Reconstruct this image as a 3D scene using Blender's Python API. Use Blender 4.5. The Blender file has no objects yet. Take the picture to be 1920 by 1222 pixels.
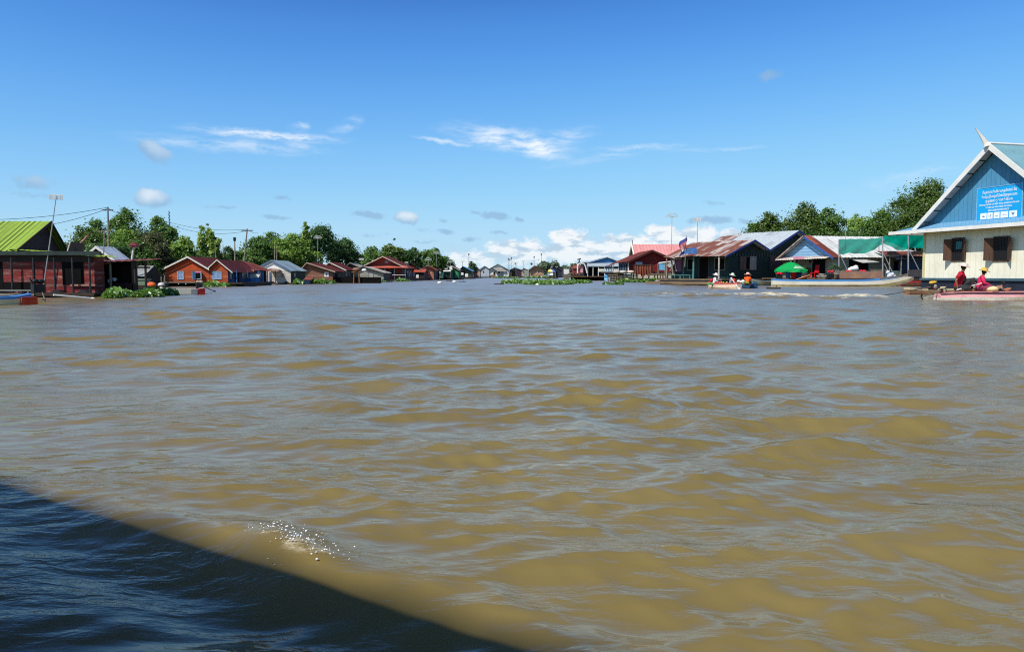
import bpy, bmesh, math, random
import numpy as np
from mathutils import Vector, Matrix

C = bpy.context.scene.collection
scene = bpy.context.scene
random.seed(7)
R_ = math.radians
F = 1387.0          # focal length in photo pixels (photo is 1920 wide)
CAMH = 1.2          # eye height above the water
PITCH = math.atan(95.0 / F)
FW = Vector((0, math.cos(PITCH), -math.sin(PITCH)))
UP = Vector((0, math.sin(PITCH), math.cos(PITCH)))
CAM = Vector((0, 0, CAMH))


def ray(px, py):
    return FW + Vector((1, 0, 0)) * ((px - 960) / F) + UP * ((611 - py) / F)


def at(px, py, Y):
    d = ray(px, py)
    return CAM + d * (Y / d.y)


def wat(px, py):
    d = ray(px, py)
    return CAM + d * (-CAMH / d.z)


# ------------------------------------------------------------------ tagging
def tag(o, label=None, cat=None, group=None, kind=None):
    if label: o['label'] = label
    if cat: o['category'] = cat
    if group: o['group'] = group
    if kind: o['kind'] = kind
    return o


def thing(name, label, cat, loc=(0, 0, 0), rz=0.0, group=None):
    o = bpy.data.objects.new(name, None)
    o.empty_display_size = 0.2
    C.objects.link(o)
    o.location = loc
    o.rotation_euler = (0, 0, rz)
    return tag(o, label, cat, group)


def copy_tree(o, parent=None):
    c = o.copy()
    C.objects.link(c)
    c.parent = parent
    for ch in list(o.children):
        copy_tree(ch, c)
    return c


# ------------------------------------------------------------------ mesh builder
class MB:
    def __init__(s):
        s.v = []; s.f = []

    def poly(s, pts):
        n = len(s.v)
        s.v += [tuple(p) for p in pts]
        s.f.append(tuple(range(n, n + len(pts))))
        return s

    def box(s, x0, x1, y0, y1, z0, z1):
        n = len(s.v)
        s.v += [(x0, y0, z0), (x1, y0, z0), (x1, y1, z0), (x0, y1, z0), (x0, y0, z1), (x1, y0, z1), (x1, y1, z1), (x0, y1, z1)]
        s.f += [tuple(n + i for i in q) for q in ((0, 3, 2, 1), (4, 5, 6, 7), (0, 1, 5, 4), (1, 2, 6, 5), (2, 3, 7, 6), (3, 0, 4, 7))]
        return s

    def slab(s, pts, t):
        """thick sheet: polygon extruded by vector t"""
        n = len(s.v); k = len(pts); t = Vector(t)
        s.v += [tuple(p) for p in pts] + [tuple(Vector(p) + t) for p in pts]
        s.f.append(tuple(range(n + k - 1, n - 1, -1)))
        s.f.append(tuple(range(n + k, n + 2 * k)))
        for i in range(k):
            j = (i + 1) % k
            s.f.append((n + i, n + j, n + k + j, n + k + i))
        return s

    def tube(s, p0, p1, r0, r1=None, n=8):
        r1 = r0 if r1 is None else r1
        p0 = Vector(p0); p1 = Vector(p1)
        q = (p1 - p0).to_track_quat('Z', 'Y')
        b = len(s.v)
        for p, r in ((p0, r0), (p1, r1)):
            for i in range(n):
                a = 2 * math.pi * i / n
                s.v.append(tuple(p + q @ Vector((math.cos(a) * r, math.sin(a) * r, 0))))
        for i in range(n):
            j = (i + 1) % n
            s.f.append((b + i, b + j, b + n + j, b + n + i))
        s.f.append(tuple(range(b + n - 1, b - 1, -1)))
        s.f.append(tuple(range(b + n, b + 2 * n)))
        return s

    def path(s, pts, r, n=6):
        for a, b in zip(pts[:-1], pts[1:]):
            s.tube(a, b, r, r, n)
        return s

    def lathe(s, prof, n=16, c=(0, 0, 0), squash=1.0):
        b = len(s.v)
        for (r, z) in prof:
            for i in range(n):
                a = 2 * math.pi * i / n
                s.v.append((c[0] + math.cos(a) * r, c[1] + math.sin(a) * r * squash, c[2] + z))
        for k in range(len(prof) - 1):
            for i in range(n):
                j = (i + 1) % n
                s.f.append((b + k * n + i, b + k * n + j, b + (k + 1) * n + j, b + (k + 1) * n + i))
        if prof[0][0] > 1e-6: s.f.append(tuple(range(b + n - 1, b - 1, -1)))
        if prof[-1][0] > 1e-6: s.f.append(tuple(range(b + (len(prof) - 1) * n, b + len(prof) * n)))
        return s

    def ball(s, c, r, n=10, m=6, sq=(1, 1, 1)):
        b = len(s.v)
        for k in range(m + 1):
            t = math.pi * k / m
            for i in range(n):
                a = 2 * math.pi * i / n
                s.v.append((c[0] + r * sq[0] * math.sin(t) * math.cos(a), c[1] + r * sq[1] * math.sin(t) * math.sin(a), c[2] - r * sq[2] * math.cos(t)))
        for k in range(m):
            for i in range(n):
                j = (i + 1) % n
                s.f.append((b + k * n + i, b + k * n + j, b + (k + 1) * n + j, b + (k + 1) * n + i))
        return s

    def build(s, name, mat, parent=None, smooth=False, loc=None, rz=0.0, bevel=0.0):
        me = bpy.data.meshes.new(name)
        me.from_pydata(s.v, [], s.f)
        me.validate()
        if smooth:
            me.polygons.foreach_set('use_smooth', [True] * len(me.polygons))
        me.materials.append(mat)
        me.update()
        o = bpy.data.objects.new(name, me)
        C.objects.link(o)
        if parent: o.parent = parent
        if loc is not None: o.location = loc
        o.rotation_euler.z = rz
        if bevel:
            b = o.modifiers.new('bevel', 'BEVEL'); b.width = bevel; b.segments = 2
        return o


def np_mesh(name, V, Q, mat, parent=None, smooth=True, attrs=None):
    """fast mesh from numpy verts (n,3) and quads (m,4)"""
    me = bpy.data.meshes.new(name)
    me.vertices.add(len(V)); me.vertices.foreach_set('co', np.ascontiguousarray(V, dtype=np.float32).ravel())
    k = Q.shape[1]
    me.loops.add(Q.size); me.loops.foreach_set('vertex_index', np.ascontiguousarray(Q, dtype=np.int32).ravel())
    me.polygons.add(len(Q))
    me.polygons.foreach_set('loop_start', np.arange(0, Q.size, k, dtype=np.int32))
    me.polygons.foreach_set('loop_total', np.full(len(Q), k, dtype=np.int32))
    if smooth: me.polygons.foreach_set('use_smooth', np.ones(len(Q), dtype=bool))
    me.update(calc_edges=True)
    me.materials.append(mat)
    for an, (dom, data) in (attrs or {}).items():
        a = me.attributes.new(an, 'FLOAT', dom)
        a.data.foreach_set('value', np.ascontiguousarray(data, dtype=np.float32))
    o = bpy.data.objects.new(name, me)
    C.objects.link(o)
    if parent: o.parent = parent
    return o


# ------------------------------------------------------------------ node helper
class NT:
    def __init__(s, tree):
        s.t = tree; s.n = tree.nodes; s.l = tree.links

    def node(s, typ, ins=None, **props):
        nd = s.n.new(typ)
        for k, v in props.items(): setattr(nd, k, v)
        for k, v in (ins or {}).items():
            if hasattr(v, 'is_output') or isinstance(v, bpy.types.NodeSocket): s.l.new(v, nd.inputs[k])
            else: nd.inputs[k].default_value = v
        return nd

    def math(s, op, a, b=0.0, c=0.0, clamp=False):
        return s.node('ShaderNodeMath', {0: a, 1: b, 2: c}, operation=op, use_clamp=clamp).outputs[0]

    def mapr(s, v, a, b, c=0.0, d=1.0, smooth=True):
        return s.node('ShaderNodeMapRange', {'Value': v, 'From Min': a, 'From Max': b, 'To Min': c, 'To Max': d},
                      interpolation_type='SMOOTHSTEP' if smooth else 'LINEAR').outputs[0]

    def mix(s, f, a, b, blend='MIX'):
        nd = s.node('ShaderNodeMix', None, data_type='RGBA', blend_type=blend)
        for i, v in ((0, f), (6, a), (7, b)):
            if isinstance(v, bpy.types.NodeSocket): s.l.new(v, nd.inputs[i])
            else:
                nd.inputs[i].default_value = v if i == 0 else (*v[:3], 1)
        return nd.outputs[2]

    def noise(s, vec, scale, detail=3, rough=0.55, dist=0.0):
        return s.node('ShaderNodeTexNoise', {'Vector': vec, 'Scale': scale, 'Detail': detail, 'Roughness': rough, 'Distortion': dist}).outputs[0]

    def mapping(s, vec, loc=(0, 0, 0), rot=(0, 0, 0), scale=(1, 1, 1), typ='POINT'):
        return s.node('ShaderNodeMapping', {'Vector': vec, 'Location': loc, 'Rotation': rot, 'Scale': scale}, vector_type=typ).outputs[0]


def new_mat(name):
    m = bpy.data.materials.new(name)
    m.use_nodes = True
    m.node_tree.nodes.clear()
    return m, NT(m.node_tree)


def srgb(r, g, b):
    f = lambda c: (c / 255) / 12.92 if c / 255 <= 0.04045 else (((c / 255) + 0.055) / 1.055) ** 2.4
    return (f(r), f(g), f(b))


# ------------------------------------------------------------------ camera, sun, sky
cd = bpy.data.cameras.new('camera')
cam = bpy.data.objects.new('camera', cd)
C.objects.link(cam)
cam.location = CAM
cam.rotation_euler = (math.pi / 2 - PITCH, 0, 0)
cd.sensor_width = 36.0
cd.lens = 36.0 * F / 1920
cd.clip_start = 0.05
cd.clip_end = 20000
scene.camera = cam

SUN_EL, SUN_AZ = R_(52), R_(225)
sd = Vector((math.cos(SUN_EL) * math.sin(SUN_AZ), math.cos(SUN_EL) * math.cos(SUN_AZ), math.sin(SUN_EL)))
ld = bpy.data.lights.new('sun', 'SUN')
ld.energy = 5.0
ld.angle = R_(0.53)
ld.color = (1.0, 0.95, 0.86)
sun = bpy.data.objects.new('sun', ld)
C.objects.link(sun)
sun.rotation_euler = sd.to_track_quat('Z', 'Y').to_euler()
sun.location = (0, -20, 40)

scene.view_settings.view_transform = 'Standard'
scene.view_settings.look = 'None'
scene.view_settings.exposure = 0
scene.view_settings.gamma = 1
scene.render.engine = 'CYCLES'
scene.cycles.filter_width = 1.1
scene.cycles.use_denoising = False
scene.cycles.max_bounces = 6
scene.cycles.diffuse_bounces = 2
scene.cycles.glossy_bounces = 3
scene.cycles.transparent_max_bounces = 12
scene.cycles.caustics_reflective = False
scene.cycles.caustics_refractive = False
scene.cycles.sample_clamp_indirect = 6


def azel(px, py):
    d = ray(px, py).normalized()
    return math.atan2(d.x, d.y), math.asin(d.z)


def build_world():
    w = bpy.data.worlds.new('World')
    scene.world = w
    w.use_nodes = True
    t = NT(w.node_tree)
    t.n.clear()
    sky = t.node('ShaderNodeTexSky', None, sky_type='NISHITA', sun_disc=False, sun_elevation=SUN_EL, sun_rotation=SUN_AZ,
                 altitude=0.0, air_density=1.0, dust_density=0.5, ozone_density=2.2)
    cur = t.node('ShaderNodeRGBCurve')
    for ci_, pts in enumerate((((0, 0), (.10, .014), (.16, .08), (.24, .182), (.32, .275), (.47, .385), (.63, .5), (1, .8)),
                               ((0, 0), (.16, .05), (.265, .290), (.375, .485), (.48, .61), (.63, .71), (1, .85)),
                               ((0, 0), (.30, .18), (.44, .76), (.57, .93), (.65, .96), (1, 1)))):
        cv = cur.mapping.curves[ci_]
        cv.points[0].location = pts[0]; cv.points[1].location = pts[-1]
        for p_ in pts[1:-1]: cv.points.new(*p_)
    cur.mapping.update()
    s01 = t.node('ShaderNodeVectorMath', {0: sky.outputs[0], 1: (.1, .1, .1)}, operation='MULTIPLY').outputs[0]
    t.l.new(s01, cur.inputs['Color'])
    base = t.node('ShaderNodeVectorMath', {0: cur.outputs[0], 1: (10, 10, 10)}, operation='MULTIPLY').outputs[0]
    tc = t.node('ShaderNodeTexCoord').outputs['Generated']
    sp = t.node('ShaderNodeSeparateXYZ', {0: tc})
    az = t.math('ARCTAN2', sp.outputs[0], sp.outputs[1])
    el = t.math('ARCSINE', sp.outputs[2])
    uv = t.node('ShaderNodeCombineXYZ', {0: az, 1: el}).outputs[0]
    # lighter and paler toward the horizon
    low = t.mapr(el, R_(-1), R_(7), 1.0, 0.0)
    base = t.mix(t.math('MULTIPLY', low, 0.75), base, (4.9, 7.5, 9.3))
    K = 1.0 / F

    def blobs(lst, vec):
        acc = None
        for (px, py, rx, ry, rot, wgt) in lst:
            a, e = azel(px, py)
            m = t.mapping(vec, (a, e, 0), (0, 0, R_(rot)), (rx * K, ry * K, 1), 'TEXTURE')
            ln = t.node('ShaderNodeVectorMath', {0: m}, operation='LENGTH').outputs['Value']
            f = t.mapr(ln, 0.0, 1.0, wgt, 0.0)
            acc = f if acc is None else t.math('MAXIMUM', acc, f)
        return acc
    # warp
    wn = t.node('ShaderNodeTexNoise', {'Vector': uv, 'Scale': 28.0, 'Detail': 4, 'Roughness': 0.6}).outputs[1]
    wv = t.node('ShaderNodeVectorMath', {0: wn, 1: (0.5, 0.5, 0.5)}, operation='SUBTRACT').outputs[0]
    uvw = t.node('ShaderNodeVectorMath', {0: wv, 1: (0.03, 0.014, 0), 2: uv}, operation='MULTIPLY_ADD').outputs[0]
    # wisps
    ci = blobs([(500, 253, 175, 13, -2, 1.25), (562, 240, 24, 10, 0, .8), (430, 273, 210, 17, -1, .62), (650, 236, 45, 16, 25, .5), (565, 275, 50, 12, -15, .5),
                (955, 262, 160, 30, -8, 1.2), (1005, 276, 85, 28, -14, 1.35), (1050, 262, 90, 24, 12, .6), (835, 267, 75, 6, -6, .8), (1205, 277, 110, 9, 0, .6), (1340, 280, 120, 6, 0, .4),
                (1120, 296, 130, 12, 8, .35), (1700, 335, 120, 20, 10, .3)], uvw)
    sn = t.noise(t.mapping(uvw, scale=(1, 5.0, 1), rot=(0, 0, R_(4))), 26, 6, 0.62)
    cif = t.math('MULTIPLY', ci, t.mapr(sn, 0.3, 0.68))
    base = t.mix(t.math('MULTIPLY', cif, 0.85, clamp=True), base, (8.6, 9.4, 10.2))
    # small puffs, greyish
    pu = blobs([(290, 284, 50, 26, -25, .95), (283, 370, 50, 25, -5, 1.2), (62, 342, 60, 22, 0, .62), (50, 363, 70, 12, 0, .45), (763, 408, 36, 20, -5, 1.15), (690, 402, 55, 14, -3, .8),
                (1440, 143, 55, 20, 0, .5), (1500, 138, 25, 12, 0, .35), (930, 406, 58, 14, -10, .75), (970, 412, 22, 10, -10, .6), (415, 388, 60, 9, 3, .55), (515, 408, 70, 9, -2, .6), (525, 370, 35, 11, -4, .55),
                (895, 398, 30, 8, 0, .5), (835, 412, 26, 10, 0, .6), (838, 436, 40, 12, -5, .65), (935, 435, 40, 10, 0, .6), (785, 430, 30, 9, 0, .5), (880, 450, 40, 10, 0, .5), (800, 452, 55, 9, 0, .5),
                (1330, 413, 80, 14, -3, .8), (1400, 415, 30, 12, -3, .55), (1340, 382, 40, 9, -12, .45), (700, 440, 60, 12, 0, .4), (490, 405, 30, 8, 0, .4)], uvw)
    pn = t.noise(uv, 75, 6, 0.62)
    puf = t.mapr(t.math('ADD', pu, t.math('MULTIPLY', t.math('SUBTRACT', pn, 0.5), 1.0)), 0.22, 0.66)
    topw = blobs([(297, 276, 42, 18, -25, .5), (283, 364, 40, 20, 0, 1.0), (765, 404, 30, 16, 0, 1.0), (72, 335, 40, 15, 0, .3)], uvw)
    pcol = t.mix(topw, (2.9, 4.8, 7.0), (8.4, 8.8, 9.3))
    base = t.mix(t.math('MULTIPLY', puf, 0.72), base, pcol)
    # cumulus bank low over the horizon
    bk = blobs([(880, 490, 150, 44, 0, .9), (980, 474, 140, 50, 0, 1.0), (1062, 446, 62, 32, 0, 1.25), (1090, 474, 150, 46, 0, 1.2), (1180, 462, 110, 44, 0, 1.15), (1238, 436, 48, 30, 0, 1.25),
                (1300, 446, 80, 42, 0, 1.2), (1240, 480, 240, 60, 0, 1.2), (1370, 448, 70, 34, 0, 1.0), (1430, 480, 160, 44, 0, 1.0), (800, 512, 160, 26, 0, .6), (1560, 505, 180, 30, 0, .8), (420, 470, 70, 26, 0, .55), (330, 480, 60, 30, 0, .45), (480, 460, 50, 20, 0, .5)], uvw)
    bn = t.noise(t.mapping(uv, scale=(1, 1.5, 1)), 55, 7, 0.6)
    bkf = t.mapr(t.math('ADD', bk, t.math('MULTIPLY', t.math('SUBTRACT', bn, 0.5), 1.6)), 0.32, 0.78)
    # grey flat undersides: noise stretched sideways, offset
    gn = t.noise(t.mapping(uv, loc=(0.3, 0.1, 0), scale=(1, 2.6, 1)), 33, 5, 0.6)
    gr = t.math('MULTIPLY', t.mapr(gn, 0.46, 0.60), t.mapr(el, R_(5.2), R_(1.2), 0.35, 1.0))
    bcol = t.mix(gr, (9.3, 9.6, 9.8), (4.4, 6.0, 7.6))
    bcol = t.mix(t.mapr(el, R_(0), R_(2.6), 0.62, 0.0), bcol, (7.0, 8.5, 9.6))
    base = t.mix(t.math('MULTIPLY', bkf, 0.93), base, bcol)
    bg = t.node('ShaderNodeBackground', {'Color': base, 'Strength': 0.1})
    out = t.node('ShaderNodeOutputWorld')
    t.l.new(bg.outputs[0], out.inputs[0])
    w.cycles.sampling_method = 'MANUAL'
    w.cycles.sample_map_resolution = 512


build_world()


# ------------------------------------------------------------------ water
def fbm2(x, y, seed, scale, octs=4):
    rs = np.random.RandomState(seed)
    o = np.zeros_like(x); a = 1.0; tot = 0
    for k in range(octs):
        for j in range(4):
            th = rs.uniform(0, 2 * math.pi); kk = scale * (2 ** k) * rs.uniform(0.7, 1.4)
            o += a * np.cos(kk * (np.cos(th) * x + np.sin(th) * y) + rs.uniform(0, 6.28))
        tot += a * 2; a *= 0.55
    return o / tot


WAKE = [wat(1105, 552), wat(1230, 553), wat(1400, 555), wat(1560, 558), wat(1700, 560)]


def water_material():
    m, t = new_mat('muddy_river_water')
    geo = t.node('ShaderNodeNewGeometry')
    pos = geo.outputs['Position']
    va = lambda n: t.node('ShaderNodeAttribute', None, attribute_name=n).outputs['Fac']
    # ripples
    gust = t.mapr(t.noise(t.mapping(pos, scale=(.5, 1.0, 1)), 0.9, 4, .6), 0.36, 0.64, 0.1, 1.0)
    ps = t.mapping(pos, rot=(0, 0, R_(-9)), scale=(0.42, 1.0, 1.0))
    r1 = t.noise(ps, 6.0, 3, 0.55, 0.6)
    r2 = t.noise(t.mapping(pos, rot=(0, 0, R_(14)), scale=(0.5, 1.0, 1.0)), 24.0, 3, 0.6, 0.4)
    rd = t.node('ShaderNodeTexNoise', {'Vector': t.mapping(pos, rot=(0, 0, R_(-20)), scale=(.45, 1, 1)), 'Scale': 3.2, 'Detail': 4, 'Roughness': .55, 'Distortion': .5}, noise_type='RIDGED_MULTIFRACTAL').outputs[0]
    h = t.math('MULTIPLY', r1, 0.025)
    h = t.math('MULTIPLY_ADD', r2, 0.0065, h)
    h = t.math('MULTIPLY_ADD', rd, 0.006, h)
    h = t.math('MULTIPLY', h, gust)
    h = t.math('MULTIPLY', h, t.math('MULTIPLY_ADD', va('fine'), -.6, 1.0))
    bump = t.node('ShaderNodeBump', {'Height': h, 'Strength': 1.0, 'Distance': 1.0}).outputs[0]
    rough = t.math('MULTIPLY_ADD', va('fine'), 0.30, 0.04)
    cn = t.noise(pos, 0.35, 4, 0.6)
    col = t.mix(t.mapr(cn, .3, .7), srgb(115, 101, 58), srgb(126, 111, 68))
    dif = t.node('ShaderNodeBsdfDiffuse', {'Color': col})
    gl = t.node('ShaderNodeBsdfGlossy', {'Color': (.93, .91, .91, 1), 'Roughness': rough, 'Normal': bump})
    fr = t.node('ShaderNodeFresnel', {'IOR': 1.33, 'Normal': bump}).outputs[0]
    fr = t.math('MULTIPLY', fr, t.math('MULTIPLY_ADD', va('fine'), -.2, 1.0))
    mx = t.node('ShaderNodeMixShader', {0: fr, 1: dif.outputs[0], 2: gl.outputs[0]})
    # foam
    foam = va('foam')
    fn = t.noise(t.mapping(pos, scale=(0.4, 1, 1)), 4.5, 8, 0.75)
    ff = t.mapr(t.math('ADD', foam, t.math('MULTIPLY', t.math('SUBTRACT', fn, 0.5), 3.6)), 0.30, 0.75)
    ff = t.math('MULTIPLY', ff, t.mapr(foam, 0.0, 0.15))
    fd = t.node('ShaderNodeBsdfDiffuse', {'Color': (*srgb(206, 196, 170), 1), 'Normal': bump})
    mx2 = t.node('ShaderNodeMixShader', {0: ff, 1: mx.outputs[0], 2: fd.outputs[0]})
    out = t.node('ShaderNodeOutputMaterial')
    t.l.new(mx2.outputs[0], out.inputs[0])
    return m


def build_water():
    dense = np.linspace(-R_(47), R_(47), 760)
    side = np.linspace(R_(47), 2 * math.pi - R_(47), 150)[1:-1]
    ang = np.concatenate([dense, side])
    dth = np.concatenate([np.full(len(dense), R_(94) / 760), np.full(len(side), R_(266) / 150)])
    rad = [0.3]
    while rad[-1] < 9000:
        r = rad[-1]
        rad.append(r * (1.035 if r < 1.9 else 1.0048 if r < 110 else 1.012 if r < 400 else 1.08))
    rad = np.array(rad)
    RR, AA = np.meshgrid(rad, ang, indexing='ij')
    X = RR * np.sin(AA); Y = RR * np.cos(AA)
    sp = np.maximum(RR * 0.0055, RR * dth[None, :])
    Z = np.zeros_like(X); DX = np.zeros_like(X); DY = np.zeros_like(X)
    lost = np.zeros_like(X); total = 0.0
    rs = np.random.RandomState(11)
    comps = []
    for i in range(92):
        lam = 0.11 * (44.0 ** (i / 91.0)) * rs.uniform(0.92, 1.08)
        th = R_(-90 + 12) + rs.normal(0, R_(34))
        if i % 4 == 0: th = R_(-90 - 48) + rs.normal(0, R_(18))
        # slope weight: strongest for 0.5..2 m
        s = 0.035 * math.exp(-((math.log(lam / 1.05)) / .8) ** 2) + 0.0125 * math.exp(-((math.log(lam / 0.2)) / .7) ** 2) + 0.006
        comps.append((lam, th, s * rs.uniform(.6, 1.3), rs.uniform(0, 6.28)))
    env = [0.75 + 0.75 * fbm2(X, Y, 31 + k, sc, 2) for k, sc in enumerate((0.9, 0.35, 0.16))]
    for i, (lam, th, s, ph) in enumerate(comps):
        k = 2 * math.pi / lam
        a = s / k
        w = np.clip((lam / sp - 2.2) / 3.0, 0, 1); w = w * w * (3 - 2 * w)
        e = np.clip(env[0 if lam < .5 else 1 if lam < 1.6 else 2], 0.12, 1.6)
        lost += (1 - w * w) * s * s; total += s * s
        arg = k * (math.cos(th) * X + math.sin(th) * Y) + ph
        aw = a * w * e
        if lam > .6: aw = aw * (1 - .34 * np.clip((RR - 5) / 9, 0, 1))
        elif lam < .5: aw = aw * 1.4
        Z += aw * np.cos(arg)
        q = 0.85 * aw * np.sin(arg)
        DX -= math.cos(th) * q; DY -= math.sin(th) * q
    fine = np.sqrt(lost / total)
    foam = np.zeros_like(X)
    # outboard wake
    P = [np.array((p.x, p.y)) for p in WAKE]
    L = 0.0
    seg = [np.linalg.norm(b - a) for a, b in zip(P[:-1], P[1:])]
    tot = sum(seg)
    best = np.full(X.shape, 1e9); bs = np.zeros_like(X); bt = np.zeros_like(X)
    sel = (RR > 25) & (RR < 70) & (np.abs(AA) < 1.0)
    xs, ys = X[sel], Y[sel]
    bb = np.full(xs.shape, 1e9); tt = np.zeros_like(xs); sg = np.zeros_like(xs)
    for (a, b, l) in zip(P[:-1], P[1:], seg):
        d = (b - a) / l
        u = np.clip((xs - a[0]) * d[0] + (ys - a[1]) * d[1], 0, l)
        qx = xs - a[0] - u * d[0]; qy = ys - a[1] - u * d[1]
        ds = np.hypot(qx, qy); sd_ = qx * -d[1] + qy * d[0]
        mk = ds < bb
        bb[mk] = ds[mk]; tt[mk] = (L + u[mk]) / tot; sg[mk] = sd_[mk]
        L += l
    amp = np.clip(tt / 0.25, 0.25, 1) * np.clip((1.0 - tt) / 0.06, 0, 1)
    n1 = fbm2(xs, ys, 5, 1.2, 4); n2 = fbm2(xs, ys, 6, 0.45, 3)
    wid = 1.7 + 0.8 * n2
    g = np.exp(-(bb / wid) ** 2)
    g2 = np.exp(-((sg + 3.2) / 0.9) ** 2) + np.exp(-((sg - 3.4) / 0.9) ** 2)
    Z[sel] += amp * (g * (0.10 + 0.16 * n1) + 0.09 * g2 * (1 + n2)) * (bb < 8)
    foam[sel] = amp * np.clip(g * (0.40 + 0.22 * n1 + .2 * n2) + 0.22 * g2 * np.clip(.6 + n1, 0, 1), 0, 1)
    # bow wave of the boat the picture is taken from
    c = wat(535, 1040); hd = np.array((-0.845, 0.535))
    u = (X - c.x) * hd[0] + (Y - c.y) * hd[1]
    v = -(X - c.x) * hd[1] + (Y - c.y) * hd[0]
    near = RR < 12
    crest = np.exp(-((v + 0.04 * np.sin(u * 5)) / 0.17) ** 2) * (0.068 * np.exp(-(u / 0.5) ** 2) + 0.026 * np.exp(-(u / 2.2) ** 2))
    trough = -0.05 * np.exp(-((v - 0.42) / 0.25) ** 2) * np.exp(-(u / 1.6) ** 2)
    Z += np.where(near, crest + trough, 0)
    foam += np.where(near, 0.17 * np.exp(-((v - 0.02) / 0.05) ** 2) * np.exp(-((u - .02) / 0.3) ** 2), 0)
    X = X + DX; Y = Y + DY
    nr, na = X.shape
    V = np.stack([X, Y, Z], -1).reshape(-1, 3)
    V = np.vstack([V, [[0, 0, 0]]])
    i = np.arange(nr - 1)[:, None]; j = np.arange(na)[None, :]; j2 = (j + 1) % na
    Q = np.stack([i * na + j, i * na + j2, (i + 1) * na + j2, (i + 1) * na + j], -1).reshape(-1, 4)
    app = lambda arr: np.append(arr.ravel(), 0.0)
    o = np_mesh('water', V, Q, water_material(), None, True, {'fine': ('POINT', app(fine)), 'foam': ('POINT', app(np.clip(foam, 0, 1)))})
    tag(o, 'muddy brown river water with small waves', None, None, 'structure')
    return o


build_water()

# ------------------------------------------------------------------ materials
_mc = {}


def surf(col, col2=None, amt=0.5, scale=1.2, line=None, pitch=0.2, groove=0.55, rough=0.7, streak=None, spec=0.3, metal=0.0, tint=0.25, alpha=1.0, trans=0.0):
    """procedural surface: base colour, second colour in noise patches, board lines ('H' horizontal boards, 'V' vertical boards)"""
    key = (col, col2, amt, scale, line, pitch, groove, rough, streak, spec, metal, tint, alpha, trans)
    if key in _mc: return _mc[key]
    m, t = new_mat('surface')
    c1 = srgb(*col); c2 = srgb(*(col2 or tuple(int(c * 0.72) for c in col)))
    oc = t.node('ShaderNodeTexCoord').outputs['Object']
    sc = {'H': (0.25, 0.25, 1.6), 'V': (1.6, 1.6, 0.22), 'X': (1.6, .2, .2), 'roof': (0.9, 0.9, 0.9), None: (1, 1, 1)}[streak or line]
    n = t.noise(t.mapping(oc, scale=sc), scale, 5, 0.65)
    n2 = t.noise(oc, scale * 5.5, 3, 0.6)
    f = t.mapr(t.math('MULTIPLY_ADD', n2, 0.3, t.math('MULTIPLY', n, 0.8)), 0.75 - amt * 0.55, 0.95 - amt * 0.45)
    c = t.mix(f, c1, c2)
    if line:
        sp = t.node('ShaderNodeSeparateXYZ', {0: oc})
        u = sp.outputs[2] if line == 'H' else sp.outputs[0] if line == 'X' else t.math('ADD', sp.outputs[0], sp.outputs[1])
        u = t.math('DIVIDE', u, pitch)
        fr = t.math('FRACT', u)
        wn = t.node('ShaderNodeTexWhiteNoise', {'W': t.math('FLOOR', u)}, noise_dimensions='1D').outputs[0]
        c = t.mix(t.math('MULTIPLY', wn, tint), c, (c1[0] * 0.35, c1[1] * 0.35, c1[2] * 0.35))
        g = t.math('MULTIPLY', t.mapr(fr, 0.0, 0.42 if line == 'X' else 0.2, 1.0, 0.0), groove)
        c = t.mix(g, c, (0.012, 0.010, 0.009))
    # grime
    gm = t.mapr(t.noise(oc, 0.7, 4, 0.7), 0.35, 0.75)
    c = t.mix(t.math('MULTIPLY', gm, 0.22), c, (c1[0] * 0.4, c1[1] * 0.36, c1[2] * 0.3))
    p = t.node('ShaderNodeBsdfPrincipled', {'Base Color': c, 'Roughness': rough, 'Metallic': metal, 'Specular IOR Level': spec})
    sh = p.outputs[0]
    if trans:
        tr = t.node('ShaderNodeBsdfTranslucent', {'Color': c})
        sh = t.node('ShaderNodeMixShader', {0: trans, 1: sh, 2: tr.outputs[0]}).outputs[0]
    if alpha < 1:
        tp = t.node('ShaderNodeBsdfTransparent')
        sh = t.node('ShaderNodeMixShader', {0: alpha, 1: tp.outputs[0], 2: sh}).outputs[0]
    o = t.node('ShaderNodeOutputMaterial')
    t.l.new(sh, o.inputs[0])
    _mc[key] = m
    return m


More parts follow.
